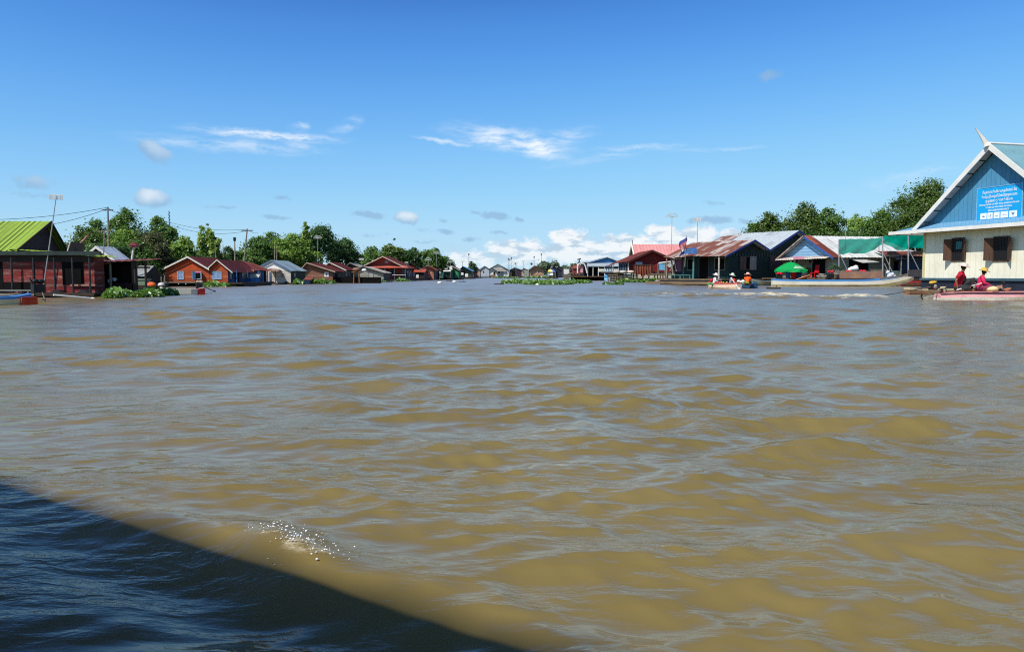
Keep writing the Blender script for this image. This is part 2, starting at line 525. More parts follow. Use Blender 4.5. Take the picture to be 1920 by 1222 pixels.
def rusty(base, rust, amt=0.5, sheet=0.85):
    """corrugated sheet roof: every sheet has its own age"""
    key = ('rusty', base, rust, amt, sheet)
    if key in _mc: return _mc[key]
    m, t = new_mat('corrugated_sheet')
    a = srgb(*base); b = srgb(*rust)
    oc = t.node('ShaderNodeTexCoord').outputs['Object']
    sp = t.node('ShaderNodeSeparateXYZ', {0: oc})
    iu = t.math('FLOOR', t.math('DIVIDE', sp.outputs[1], sheet))
    wn0 = t.node('ShaderNodeTexWhiteNoise', {'W': iu}, noise_dimensions='1D').outputs[0]
    iv = t.math('FLOOR', t.math('DIVIDE', t.math('MULTIPLY_ADD', wn0, 1.3, sp.outputs[2]), 1.25))
    wn = t.node('ShaderNodeTexWhiteNoise', {'Vector': t.node('ShaderNodeCombineXYZ', {0: iu, 1: iv}).outputs[0]}, noise_dimensions='2D').outputs[0]
    n = t.noise(t.mapping(oc, scale=(0.35, 3.4, 0.35)), 1.1, 6, 0.7)
    f = t.math('ADD', t.math('MULTIPLY', n, 0.95), t.math('MULTIPLY', wn, 0.34))
    f = t.mapr(f, 0.92 - amt * 0.75, 1.12 - amt * 0.75)
    c = t.mix(f, a, b)
    c = t.mix(t.math('MULTIPLY', t.mapr(t.noise(oc, 3.0, 4, .7), .4, .75), 0.35), c, (b[0] * .45, b[1] * .4, b[2] * .4))
    lap = t.mapr(t.math('FRACT', t.math('DIVIDE', sp.outputs[1], sheet)), 0.0, 0.07, 0.5, 0.0)
    c = t.mix(lap, c, (.02, .015, .012))
    p = t.node('ShaderNodeBsdfPrincipled', {'Base Color': c, 'Roughness': 0.6, 'Specular IOR Level': 0.3})
    o = t.node('ShaderNodeOutputMaterial')
    t.l.new(p.outputs[0], o.inputs[0])
    _mc[key] = m
    return m


DARK = surf((22, 20, 20), (12, 11, 11), rough=0.9, spec=0.1)
GREYWOOD = surf((150, 142, 130), (92, 84, 76), 0.5, 1.5, 'H', 0.2, tint=.4)
WOOD = surf((112, 88, 66), (70, 56, 44), 0.5, 2.0, streak='V')
POSTW = surf((150, 140, 124), (100, 90, 78), 0.5, 3.0)
DARKWOOD = surf((66, 50, 40), (38, 30, 26), 0.5, 2.0)
WHITE = surf((232, 230, 224), (190, 186, 178), 0.3, 2.0)
METALPOLE = surf((176, 178, 178), (130, 130, 128), 0.4, 4.0, metal=.4, rough=.45)
BLACKM = surf((30, 30, 32), (18, 18, 18), rough=.5)
TRIMW = surf((226, 222, 214), (170, 160, 148), 0.35, 1.6)
DRUM = surf((52, 66, 88), (44, 36, 32), 0.4, 2.0)
PANE = surf((34, 38, 44), (20, 22, 26), rough=0.25, spec=0.5)


# ------------------------------------------------------------------ house helper
class House:
    def __init__(s, name, label, px, py, rz=0.0, cat='house', group=None, Y=None, org=None):
        p = Vector(org) if org else (wat(px, py) if Y is None else at(px, py, Y))
        s.o = Vector((p.x, p.y, 0)); s.rz = R_(rz)
        s.root = thing(name, label, cat, s.o, s.rz, group)
        s.M = Matrix.Rotation(-s.rz, 3, 'Z')
        s.c = s.M @ (CAM - s.o)

    def f(s, px, py, y=0.0):
        d = s.M @ ray(px, py)
        q = s.c + d * ((y - s.c.y) / d.y)
        return q.x, q.z

    def s_(s, px, py, x):
        d = s.M @ ray(px, py)
        q = s.c + d * ((x - s.c.x) / d.x)
        return q.y, q.z

    def b(s, mb, name, mat, parent=None, smooth=False, bevel=0.0):
        return mb.build(name, mat, parent or s.root, smooth, bevel=bevel)

    def sheet(s, a, b, c, d, name, mat, parent=None, rib=0.035, step=0.22):
        """corrugated sheet: a->b along the eave, d->c along the ridge (ribs run eave to ridge)"""
        a, b, c, d = map(Vector, (a, b, c, d))
        n = max(2, int((b - a).length / step))
        nrm = (b - a).cross(d - a).normalized()
        if nrm.z < 0: nrm = -nrm
        m = MB(); 
        for i in range(n + 1):
            u = i / n; h = nrm * (rib if i % 2 else 0)
            sg = 0.02 * math.sin(u * 9.0 + a.x) + random.uniform(-.012, .012)
            m.v.append(tuple(a.lerp(b, u) + h + nrm * sg)); m.v.append(tuple(d.lerp(c, u) + h))
        for i in range(n):
            m.f.append((2 * i, 2 * i + 2, 2 * i + 3, 2 * i + 1))
        return m.build(name, mat, parent or s.root)

    def gable(s, x0, x1, y0, y1, z0, ze, zr, wall, roof, xr=None, ohs=0.5, ohf=0.6, trim=None, trimw=0.2, ze2=None, gmat=None, roof2=None, side=None, back=True, ohb=0.3, ohr=None):
        xr = (x0 + x1) / 2 if xr is None else xr
        ze2 = ze if ze2 is None else ze2
        ohr = ohs if ohr is None else ohr
        k = MB()
        if gmat:
            k.poly([(x0, y0, z0), (x1, y0, z0), (x1, y0, ze2), (x0, y0, ze)])
            g = MB().poly([(x0, y0, ze), (x1, y0, ze2), (xr, y0, zr)])
            s.b(g, 'gable', gmat)
        else:
            k.poly([(x0, y0, z0), (x1, y0, z0), (x1, y0, ze2), (xr, y0, zr), (x0, y0, ze)])
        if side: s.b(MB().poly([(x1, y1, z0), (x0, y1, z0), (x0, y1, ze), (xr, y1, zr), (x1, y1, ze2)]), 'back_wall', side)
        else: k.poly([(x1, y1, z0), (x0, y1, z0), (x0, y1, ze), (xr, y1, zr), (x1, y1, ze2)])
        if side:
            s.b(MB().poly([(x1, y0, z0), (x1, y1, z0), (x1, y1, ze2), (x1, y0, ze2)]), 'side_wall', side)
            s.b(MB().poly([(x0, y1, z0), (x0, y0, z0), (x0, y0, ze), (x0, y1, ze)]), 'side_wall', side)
        else:
            k.poly([(x1, y0, z0), (x1, y1, z0), (x1, y1, ze2), (x1, y0, ze2)]).poly([(x0, y1, z0), (x0, y0, z0), (x0, y0, ze), (x0, y1, ze)])
        s.b(k, 'wall', wall)
        t = 0.06
        sl = (zr - ze) / (xr - x0); sr = (zr - ze2) / (x1 - xr)
        ya, yb = y0 - ohf, y1 + ohb
        L = Vector((x0 - ohs, 0, ze - ohs * sl + t)); Rr = Vector((x1 + ohr, 0, ze2 - ohr * sr + t)); T = Vector((xr, 0, zr + t))
        V = lambda p, y: (p.x, y, p.z)
        s.sheet(V(L, ya), V(L, yb), V(T, yb), V(T, ya), 'roof', roof)
        s.sheet(V(Rr, ya), V(Rr, yb), V(T, yb), V(T, ya), 'roof', roof2 or roof)
        if trim:
            for E in (L, Rr):
                w = trimw
                m = MB().slab([(E.x, ya - .03, E.z - w), (T.x, ya - .03, T.z - w), (T.x, ya - .03, T.z + .03), (E.x, ya - .03, E.z + .03)], (0, -0.04, 0))
                s.b(m, 'rake_board', trim)
        return L, Rr, T

    def pb(s, pl, u0, u1, z0, z1, d0, d1, at_=0.0):
        """box standing proud of a wall: pl f front (y=at_), r right (x=at_), l left (x=at_)"""
        m = MB()
        if pl == 'f': m.box(u0, u1, at_ - d1, at_ - d0, z0, z1)
        elif pl == 'r': m.box(at_ + d0, at_ + d1, u0, u1, z0, z1)
        else: m.box(at_ - d1, at_ - d0, u0, u1, z0, z1)
        return m

    def win(s, pl, u0, u1, z0, z1, at_=0.0, frame=WHITE, pane=PANE, fw=0.07, mull=0, name='window', shut=None, label=None):
        m = MB()
        for (a, b, c, d) in ((u0, u1, z1 - fw, z1), (u0, u1, z0, z0 + fw), (u0, u0 + fw, z0 + fw, z1 - fw), (u1 - fw, u1, z0 + fw, z1 - fw)):
            k = s.pb(pl, a, b, c, d, -.02, .06, at_); n = len(m.v); m.v += k.v; m.f += [tuple(i + n for i in q) for q in k.f]
        for i in range(mull):
            uu = u0 + (u1 - u0) * (i + 1) / (mull + 1)
            k = s.pb(pl, uu - .02, uu + .02, z0 + fw, z1 - fw, .022, .05, at_); n = len(m.v); m.v += k.v; m.f += [tuple(i + n for i in q) for q in k.f]
        w = s.b(m, name, frame)
        if label: w['label'] = label
        s.b(s.pb(pl, u0 + fw, u1 - fw, z0 + fw, z1 - fw, 0.004, 0.02, at_), 'pane', pane, w)
        if shut:
            sw = (u1 - u0) * 0.5
            for sg, e in ((-1, u0), (1, u1)):
                # shutters stand open, swung out from the wall
                m = MB()
                a = Vector((e, 0)); ang = R_(62); q = Vector((math.cos(ang) * sg * sw, math.sin(ang) * sw))
                P = [(e, .07), (e + q.x, .07 + q.y)]
                n_ = Vector((-q.y * sg, q.x * sg)).normalized() * 0.03
                def cv(u, d, z):
                    return (u, at_ - d, z) if pl == 'f' else ((at_ + d, u, z) if pl == 'r' else (at_ - d, u, z))
                b0 = [cv(P[0][0], P[0][1], z0), cv(P[1][0], P[1][1], z0), cv(P[1][0], P[1][1], z1), cv(P[0][0], P[0][1], z1)]
                tv = Vector(cv(P[0][0] + n_.x, P[0][1] + n_.y, z0)) - Vector(b0[0])
                m.slab(b0, tv)
                s.b(m, 'shutter', shut, w)
        return w

    def opening(s, pl, u0, u1, z0, z1, at_=0.0, frame=None, fill=DARK, name='doorway', fw=.08):
        """a dark doorway with a frame"""
        w = s.b(s.pb(pl, u0, u1, z0, z1, 0.004, 0.02, at_), name, fill)  # default fill paints the unlit room behind as a near-black panel
        if frame:
            m = MB()
            for (a, b, c, d) in ((u0 - fw, u1 + fw, z1, z1 + fw), (u0 - fw, u0, z0, z1), (u1, u1 + fw, z0, z1)):
                k = s.pb(pl, a, b, c, d, -.02, .06, at_); n = len(m.v); m.v += k.v; m.f += [tuple(i + n for i in q) for q in k.f]
            s.b(m, 'door_frame', frame, w)
        return w

    def post(s, x, y, z0, z1, mat=POSTW, r=0.07, name='post', dx=0.0):
        return s.b(MB().tube((x, y, z0), (x + dx, y, z1), r, r * .9, 8), name, mat)

    def raft(s, x0, x1, y0, y1, z1=0.5, mat=DARKWOOD, drums=True):
        s.b(MB().box(x0, x1, y0, y1, z1 - .16, z1), 'deck', mat)
        m = MB()
        n = max(2, int((x1 - x0) / 1.4))
        if drums:
            for i in range(n):
                cx = x0 + (x1 - x0) * (i + .5) / n
                m.tube((cx, y0 + .12, z1 * .32), (cx, min(y1, y0 + 3), z1 * .32), .34, .34, 10)
            m.box(x0 + .1, x1 - .1, y0 + .6, y1 - .1, -.2, z1 - .17)
        else:
            m.box(x0 + .05, x1 - .05, y0 + .1, y1 - .1, -.3, z1 - .17)
        s.b(m, 'float', surf((40, 42, 48), (30, 24, 20), .5, 2.0))


def sub(H, name, mat, label=None):
    return None


# ================================================================== LEFT BANK
# --- green roofed house at the left edge
H = House('floating_house', 'weathered red plank house with bright green sheet roof at the left edge of the river', 38, 557.5, cat='house')
y0 = 0.0
xg = 0.0                                        # gable end stands at x = 0
ridx, ridz = H.s_(95, 415.5, 0.0)
bky, bkz = H.s_(128, 471, 0.0)
_, ez = H.f(38, 469)
LFT = -16.0
GRN = surf((150, 178, 66), (128, 150, 56), .4, .8, 'X', .30, .9, tint=.18, rough=.5)
RED1 = surf((134, 40, 38), (186, 156, 142), .44, 2.4, 'H', .24, .85, tint=.55)
DKRED = surf((58, 34, 30), (34, 24, 22), .5, 1.4, 'H', .22)
V0, V1, V2 = (xg, 0, ez), (xg, ridx, ridz), (xg, bky, ez)
H.sheet((LFT, -.1, ez - .05), (xg, -.1, ez - .05), V1, (LFT, ridx, ridz), 'roof', GRN, rib=.05, step=.18)
H.sheet((LFT, bky, ez), (xg, bky, ez), V1, (LFT, ridx, ridz), 'roof', GRN, rib=.05, step=.18)
H.b(MB().poly([(xg - .35, .2, ez), (xg - .35, bky - .2, ez), (xg - .35, ridx, ridz - .15)]), 'gable', surf((74, 58, 60), (48, 40, 42), .4, 1.0, 'H', .3))
H.b(MB().slab([(xg + .02, -.12, ez - .1), (xg + .02, ridx, ridz - .12), (xg + .02, ridx, ridz + .04), (xg + .02, -.12, ez + .05)], (.05, 0, 0)), 'rake_board', DKRED)
H.b(MB().slab([(xg + .02, bky, ez - .1), (xg + .02, ridx, ridz - .12), (xg + .02, ridx, ridz + .04), (xg + .02, bky, ez + .05)], (.05, 0, 0)), 'rake_board', DKRED)
xr_, _ = H.f(170, 500)
xe_, ze_ = H.f(190, 481)
# lower lean-to roof to the right of the gable
H.sheet((xe_, -.1, ze_), (xe_, 1.6, ze_), (xg - .5, 1.6, ez + .06), (xg - .5, -.1, ez + .06), 'porch_roof', GRN, rib=.04, step=.18)
H.b(MB().box(LFT, xe_, -.1, -.03, ez - .27, ez - .06), 'fascia', surf((44, 62, 58), (26, 34, 34), .5, 1.0))
zd = H.f(60, 549)[1]
wy = 0.32                                       # wall stands back behind the porch
zt = ez - .25
H.b(MB().poly([(LFT, wy, zd), (xr_, wy, zd), (xr_, wy, zt), (LFT, wy, zt)]).poly([(xr_, wy, zd), (xr_, wy + 1.0, zd), (xr_, wy + 1.0, zt), (xr_, wy, zt)]), 'wall', RED1)
H.b(MB().box(LFT, xr_, wy - .03, wy - .005, H.f(100, 491, wy)[1], zt), 'porch_shade_band', surf((34, 28, 28), (22, 20, 20)))  # dark strip painting in the shade under the porch roof
for (a, b, c, d) in ((-30, 7, 486, 546), (7, 60, 529, 546), (60, 67, 486, 546), (116, 158, 488, 534)):
    u0_, z1_ = H.f(a, c, wy); u1_, z0_ = H.f(b, d, wy)
    H.opening('f', u0_, u1_, max(z0_, zd + .02), z1_, wy, name='opening')
H.b(MB().box(H.f(112, 0, wy)[0], H.f(160, 0, wy)[0], wy - .12, wy - .03, H.f(130, 536, wy)[1], H.f(130, 533, wy)[1]), 'window_sill', surf((180, 130, 116), (120, 60, 50), .5, 2))
H.raft(LFT, xr_ + .3, -.3, bky + 3, zd, DARKWOOD)
for q in (23, 64, 103, 137, 169):
    x_, _ = H.f(q, 520)
    H.post(x_, -.02, zd, ez - .4, surf((46, 50, 56), (30, 32, 36), .5, 3), .055)
m = MB(); xa, za = H.f(-20, 543, -.25); xb, zb = H.f(66, 545, -.25)
m.box(xa, xb, -.3, -.22, zb - .02, zb + .06)
for q in (8, 29, 49): m.box(H.f(q, 0, -.25)[0] - .03, H.f(q, 0, -.25)[0] + .03, -.29, -.23, zd, zb - .02)
H.b(m, 'railing', surf((120, 122, 118), (90, 90, 86), .4, 2))
H.b(MB().box(xa, xb, -.36, -.31, .1, zd - .02), 'plank', GREYWOOD)
GREENHOUSE = H

# --- sign board leaning on that roof, red streamer
Hs = thing('signboard', 'dark framed signboard leaning on the low roof of the green roofed house', 'sign', at(127, 472, 41.0))
o = Hs.location
def rel(px, py, Y): return at(px, py, Y) - o
SG = surf((58, 46, 56), (120, 52, 50), .42, 1.6, rough=.6)
MB().slab([rel(126, 473, 41), rel(153, 475, 41.3), rel(158, 457, 41.3), rel(132, 453, 41)], (0, .05, 0)).build('panel', SG, Hs)
MB().path([rel(126, 473, 40.95), rel(132, 453, 40.95)], .03).build('frame', TRIMW, Hs)
MB().path([rel(130, 474, 41.4), rel(130, 480, 41.0)], .03).build('prop', DARKWOOD, Hs)
Hf = thing('flag', 'small red and white flag on a slanting stick above the signboard', 'flag', at(147, 462, 42.5))
o = Hf.location
MB().tube(rel(146, 466, 42.5), rel(170, 435, 42.5), .02).build('stick', WOOD, Hf)
MB().poly([rel(148, 455, 42.5), rel(170, 435.5, 42.5), rel(165, 444, 42.5), rel(153, 453, 42.5)]).build('cloth', surf((230, 96, 100), (246, 226, 226), .55, 2.0, trans=.4), Hf)


def yagi(loc_top, base, label, big=False, dark=False, group=None, grid=False, sz=1.0):
    """tv antenna: thin pole with a boom of crossed rods"""
    base = Vector(base); top = Vector(loc_top)
    t = thing('tv_antenna', label, 'antenna', base, 0, group)
    tp = top - base
    k = 1.6 if big else 1.0
    MB().tube((0, 0, 0), tp, .035 * k, .022 * k, 6).build('pole', METALPOLE if not dark else BLACKM, t)
    m = MB(); mat = WHITE if not dark else BLACKM
    if grid:
        k = sz; w, h = .5 * k, .36 * k
        for i in range(5):
            z = h * (i / 4 - .5) + h * .3
            m.tube(tp + Vector((-w, -.12, z)), tp + Vector((w, .12, z)), .035 * k, n=5)
        for sx in (-.8, 0, .8): m.tube(tp + Vector((sx * w, -.05, -h * .3)), tp + Vector((sx * w, -.05, h * .85)), .03 * k, n=5)
    else:
        m.tube(tp + Vector((-.75, -.1, .05)) * k, tp + Vector((.75, .1, .12)) * k, .03 * k, n=5)
        for i in range(6):
            u = -.7 + i * .27; r = .42 - .035 * i
            m.tube(tp + Vector((u, -r, .09)) * k, tp + Vector((u, r, .09)) * k, .022 * k, n=5)
            m.tube(tp + Vector((u, 0, -.1 + .09)) * k, tp + Vector((u, 0, .25)) * k, .022 * k, n=5)
    m.build('aerial', mat, t)
    return t


def dish(top, base, label, group=None, r=.45):
    base = Vector(base); top = Vector(top)
    t = thing('antenna_pole', label, 'antenna', base, 0, group)
    tp = top - base
    MB().tube((0, 0, 0), tp, .05, .04, 6).build('pole', METALPOLE, t)
    m = MB()
    for i in range(9):
        a = math.pi * i / 8
        m.tube(tp, tp + Vector((math.cos(a) * r * 1.5, 0, math.sin(a) * r)), .03, n=5)
    for k in range(8):
        a = math.pi * k / 8; b = math.pi * (k + 1) / 8
        m.tube(tp + Vector((math.cos(a) * r * 1.5, 0, math.sin(a) * r)), tp + Vector((math.cos(b) * r * 1.5, 0, math.sin(b) * r)), .035, n=5)
    m.build('aerial', surf((196, 204, 196), (150, 160, 150), .4, 3), t)
    return t


yagi(at(105, 372, 40.2), at(80, 550, 40.2), 'tall leaning pole with white tv antenna beside the green roof', grid=True, sz=.62)

# --- pale roof behind the green house
H = House('house', 'house with pale grey sheet roof half hidden behind the green roofed house', 140, 0, Y=60)
x1_, ze_ = H.f(214, 485); xp, zp = H.f(184, 463)
H.gable(0, x1_, 0, 2.2, .4, ze_, zp, DKRED, rusty((176, 188, 204), (140, 146, 156), .35), xr=xp, ohs=.3, ohf=.3, ohb=.1, trim=TRIMW)
H.raft(-.2, x1_ + .2, -.4, 9, .45)

# --- brown shed with rusty flat roof
H = House('open_shed', 'open brown wooden shed under a rusty flat roof with white mugs hanging inside', 168, 555.5, cat='shed')
xr_, zr_ = H.f(279, 488); zf = H.f(200, 549)[1]
_, zl_ = H.f(170, 490)
RST = rusty((150, 96, 78), (112, 54, 42), .6)
H.sheet((-.2, -.4, zl_ - .1), (xr_, -.4, zr_ - .04), (xr_ + .1, 1.5, zr_ + .12), (-.2, 1.5, zl_ + .06), 'roof', RST)
H.b(MB().slab([(-.2, -.42, zl_ - .2), (xr_ * .4, -.42, (zl_ * .6 + zr_ * .4) - .2), (xr_ * .4, -.42, (zl_ * .6 + zr_ * .4) - .02), (-.2, -.42, zl_ - .02)], (0, -.05, 0)), 'fascia', surf((150, 70, 62), (100, 50, 44), .5, 2))
xm, _ = H.f(236, 500)
H.b(MB().poly([(0, 1.3, zf), (xm, 1.3, zf), (xm, 1.3, zl_), (0, 1.3, zl_)]).poly([(0, 0, zf), (0, 1.3, zf), (0, 1.3, zl_), (0, 0, zl_)]).poly([(xm, .6, zf), (xm, 1.3, zf), (xm, 1.3, zr_), (xm, .6, zr_)]), 'wall', surf((40, 28, 24), (24, 19, 17), .5, 1.2, 'V', .25))
H.b(MB().box(0, xm, .6, .7, zf, zf + .55), 'parapet', surf((72, 44, 38), (40, 28, 24), .5, 1.2, 'V', .25))
H.raft(-.1, xr_ - .6, -.2, 1.5, zf, DARKWOOD)
for q, mt in ((168, BLACKM), (209, POSTW), (255, DARKWOOD), (275, DARKWOOD)):
    x_, _ = H.f(q, 520); H.post(x_, -.1, zf, zr_ - .02, mt, .07)
x_, _ = H.f(194, 540); H.post(x_, -.6, -.2, H.f(191, 533, -.6)[1], POSTW, .08, 'mooring_stake', dx=-.15)
H.b(MB().box(H.f(238, 0)[0], H.f(264, 0)[0], -.05, .05, H.f(250, 503)[1], H.f(250, 500)[1]), 'rail', WOOD)
for i, (px_, py_) in enumerate(((204.5, 526.5), (208.5, 524.5), (214, 524))):
    t = thing('enamel_mug', 'white mug hanging in the dark brown shed', 'mug', H.root.location + Vector((H.f(px_, py_, .5)[0], .5, H.f(px_, py_, .5)[1])), 0, 'white mugs hanging in the brown shed')
    MB().lathe([(.06, -.1), (.09, -.08), (.1, .1), (.085, .1), (.075, -.06)], 10).build('cup', WHITE, t)
    MB().path([(.09, 0, .06), (.16, 0, .04), (.16, 0, -.04), (.09, 0, -.06)], .015, 5).build('handle', WHITE, t)

# spirit house on a pole
b_ = at(247, 487, 43.5)
t = thing('spirit_house', 'little dark red roofed spirit house on a white pole above the brown shed', 'shrine', b_)
o = b_; tp = at(251, 460, 43.5) - o
MB().tube((0, 0, -.05), tp, .06, .05, 8).build('pole', TRIMW, t)
RDS = surf((110, 40, 50), (70, 26, 34), .45, 4)
MB().lathe([(.34, -.02), (.30, .04), (.14, .12), (.04, .18), (.02, .36), (.0, .4)], 8, tp + Vector((0, 0, .0)), .7).build('roof', RDS, t)
MB().box(tp.x - .2, tp.x + .2, tp.y - .14, tp.y + .14, tp.z - .12, tp.z).build('cabin', surf((186, 120, 120), (120, 50, 60), .5, 4), t)

# --- dark barn behind
H = House('barn', 'dark barn with grey roof behind the brown shed', 232, 0, Y=72, cat='barn')
x1_, _ = H.f(271, 520); _, ze_ = H.f(271, 518)
yb_, _ = H.s_(301, 520, x1_); yp_, zp_ = H.s_(288, 498, x1_)
GR = rusty((150, 150, 148), (118, 118, 116), .4)
H.sheet((-4, -.3, ze_), (x1_ + .1, -.3, ze_), (x1_ + .1, yp_, zp_), (-4, yp_, zp_), 'roof', GR)
H.sheet((-4, yb_ + .3, ze_), (x1_ + .1, yb_ + .3, ze_), (x1_ + .1, yp_, zp_), (-4, yp_, zp_), 'roof', GR)
H.b(MB().poly([(x1_, 0, .3), (x1_, yb_, .3), (x1_, yb_, ze_), (x1_, yp_, zp_ - .05), (x1_, 0, ze_)]).poly([(-4, 0, .3), (x1_, 0, .3), (x1_, 0, ze_), (-4, 0, ze_)]), 'wall', surf((50, 54, 56), (34, 34, 36), .5, 1.2, 'V', .3))
H.raft(-4, x1_ + .4, -.3, yb_, .4)

# --- orange plank house with two gables
H = House('floating_house', 'orange plank house with two gables and blue window shutters', 310, 537.3)
zf = H.f(350, 529.5)[1]
x1_, ze_ = H.f(392, 504); xp, zp = H.f(354, 482)
ORG = surf((188, 84, 44), (206, 150, 106), .36, 1.6, 'H', .24, .7, tint=.4)
ORGV = surf((198, 78, 34), (170, 58, 26), .4, 1.5, 'V', .26, .6, tint=.25)
MAR = rusty((104, 48, 40), (84, 36, 32), .5)
H.gable(0, x1_ - .02, 0, 7, zf, ze_, zp, ORG, MAR, xr=xp, ohs=.15, ohf=.28, trim=TRIMW, trimw=.14, gmat=ORGV)
x2_, ze2_ = H.f(427, 503); xp2, zp2 = H.f(408.5, 488)
BLU = surf((44, 78, 128), (28, 48, 84), .5, 1.3, 'V', .3, .5)
H.gable(x1_ + .02, x2_, 0, 7, zf, ze2_, zp2, ORG, MAR, xr=xp2, ohs=.02, ohf=.25, trim=TRIMW, trimw=.1, gmat=ORGV, side=BLU, ohr=.6)
PBL = surf((126, 146, 186), (160, 172, 196), .5, 3.0)
SKY_ = surf((150, 190, 214), (110, 150, 180), .4, 3.0)
w = lambda a, b, c, d, y=0.0: (H.f(a, d, y)[0], H.f(b, d, y)[0], H.f(a, d, y)[1], H.f(a, c, y)[1])
H.win('f', *w(333, 345, 508.5, 524), frame=SKY_, pane=PBL, mull=1)
H.win('f', *w(398, 416, 508.5, 523.5), frame=SKY_, pane=PBL, mull=1)
H.win('f', *w(366, 378, 509, 523.5), frame=SKY_, pane=DARK, mull=0, shut=SKY_)
H.b(MB().box(*w(367.5, 376.5, 509.5, 511.5)[:2], -.08, -.03, *w(367.5, 376.5, 509.5, 511.5)[2:]), 'valance', surf((220, 110, 150), (200, 80, 120), .4, 5))
H.b(MB().box(-.1, H.f(365, 0)[0], -.75, -.1, zf - .05, zf + .06), 'ledge', GREYWOOD)
H.b(MB().box(.1, H.f(364, 0)[0], -.6, -.15, -.2, zf - .06), 'float', DARK)
for q in (319, 340.5, 354):
    x_, _ = H.f(q, 531); H.b(MB().ball((x_, -.7, zf - .14), .06, 8, 5), 'lamp', WHITE)
for (a, b, c, d, nm) in ((429, 436, 507, 528, 'w'), (440, 448, 507, 533, 'd'), (452, 464, 507, 523, 'w')):
    ya_, z1_ = H.s_(a, c, x2_); yb_, z0_ = H.s_(b, d, x2_)
    if nm == 'w': H.win('r', ya_, yb_, max(z0_, zf + .3), min(z1_, ze2_ - .25), x2_, frame=BLU, pane=PANE)
    else: H.opening('r', ya_, yb_, zf + .02, ze2_ - .3, x2_, frame=BLU)
H.raft(x1_ * .9, x2_ + 1.6, -.2, 7.2, zf, DARKWOOD)
for yy in (.1, 3.4, 6.9): H.post(x2_ + .9, yy, zf, ze2_ - .15, surf((52, 96, 150), (36, 60, 100), .5, 3), .07)
ORANGE = H

# --- blue porch house next to it
X_ = H.root.location.x + x2_
H = House('floating_house', 'blue house with rusty red roof standing right after the orange house', 0, 0, org=(X_ - 4.4, 85.4, 0))
x1_ = 4.4
ze_ = H.f(477, 505)[1]; zp_ = H.f(457, 490.5)[1]; zf = .42
H.gable(0, x1_, 0, 5.4, zf, ze_, zp_, surf((170, 120, 110), (120, 90, 90), .5, 1.4, 'H', .22), rusty((150, 84, 66), (112, 54, 44), .55), ohs=.4, ohf=.4, side=surf((46, 92, 150), (28, 52, 96), .5, 1.4, 'H', .25), ohr=.5, trim=surf((186, 150, 130), (120, 80, 70), .5, 2), trimw=.1)
ya, z1 = H.s_(481, 508, x1_); yb, z0 = H.s_(490, 528, x1_)
H.win('r', ya, yb, zf + .5, z1, x1_, frame=surf((90, 130, 180)), pane=PANE)
ya, z1 = H.s_(493, 508, x1_); yb, z0 = H.s_(498, 528, x1_)
H.opening('r', ya, yb, zf + .02, z1, x1_, frame=surf((90, 130, 180)))
H.raft(0, x1_ + .7, -.3, 5.5, zf)
for i, yy in enumerate((0, 2.7, 5.3)): H.post(x1_ + .45, yy, zf, ze_ - .3, surf((88, 150, 214), (60, 100, 160), .4, 3), .08)
# cloths hung at its corner
t = thing('hanging_cloth', 'white and blue cloths hung at the corner of the blue house', 'laundry', (X_ + .2, 84.9, 0))
MB().slab([(-.5, 0, ze_ - .5), (1.0, 0, ze_ - .6), (.8, 0, ze_ - .95), (-.4, 0, ze_ - 1.0)], (0, .03, 0)).build('white_cloth', WHITE, t)
MB().slab([(-.4, .1, ze_ - 1.0), (.8, .1, ze_ - 1.0), (.9, .1, ze_ - 1.4), (-.2, .1, ze_ - 1.6)], (0, .03, 0)).build('blue_cloth', surf((90, 160, 220), (60, 120, 190), .4, 3), t)
MB().tube((-.6, .05, ze_ - .48), (1.1, .05, ze_ - .55), .02, n=5).tube((-.6, .05, zf), (-.6, .05, ze_ - .4), .04, n=6).build('rail', POSTW, t)

# --- white gabled house with blue grey roof
H = House('floating_house', 'white gabled house with blue grey sheet roof and dark green side wall', 475, 533.0)
zf = H.f(520, 530.5)[1]; x1_, ze_ = H.f(545, 507); xp, zp = H.f(509.5, 488.5)
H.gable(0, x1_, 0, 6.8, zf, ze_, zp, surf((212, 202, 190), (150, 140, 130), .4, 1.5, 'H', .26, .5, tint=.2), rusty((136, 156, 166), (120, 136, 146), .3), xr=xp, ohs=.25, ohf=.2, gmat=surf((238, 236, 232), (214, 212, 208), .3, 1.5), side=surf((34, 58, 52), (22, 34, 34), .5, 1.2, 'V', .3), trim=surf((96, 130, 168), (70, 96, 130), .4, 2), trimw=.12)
H.win('f', *w(527, 534, 511.5, 520.5), frame=surf((200, 196, 186)), pane=surf((150, 146, 138), (110, 106, 100)))
yy0, zz1 = H.s_(550, 511, x1_); yy1, zz0 = H.s_(555, 520, x1_)
H.win('r', yy0, yy1, zz0, zz1, x1_, frame=surf((60, 80, 72)), pane=PANE)
H.raft(-.2, x1_ + .4, -.4, 7, zf)
xa, za = H.f(506, 506); xb, zb = H.f(527, 508)
H.sheet((xa, -1.8, za - .12), (xb, -1.8, zb - .12), (xb, -.05, zb + .2), (xa, -.05, za + .2), 'porch_roof', rusty((150, 120, 100), (110, 80, 66), .5))
for q in (509, 516, 524): H.post(H.f(q, 520)[0], -1.6, zf - .3, za - .1, DARKWOOD, .06)

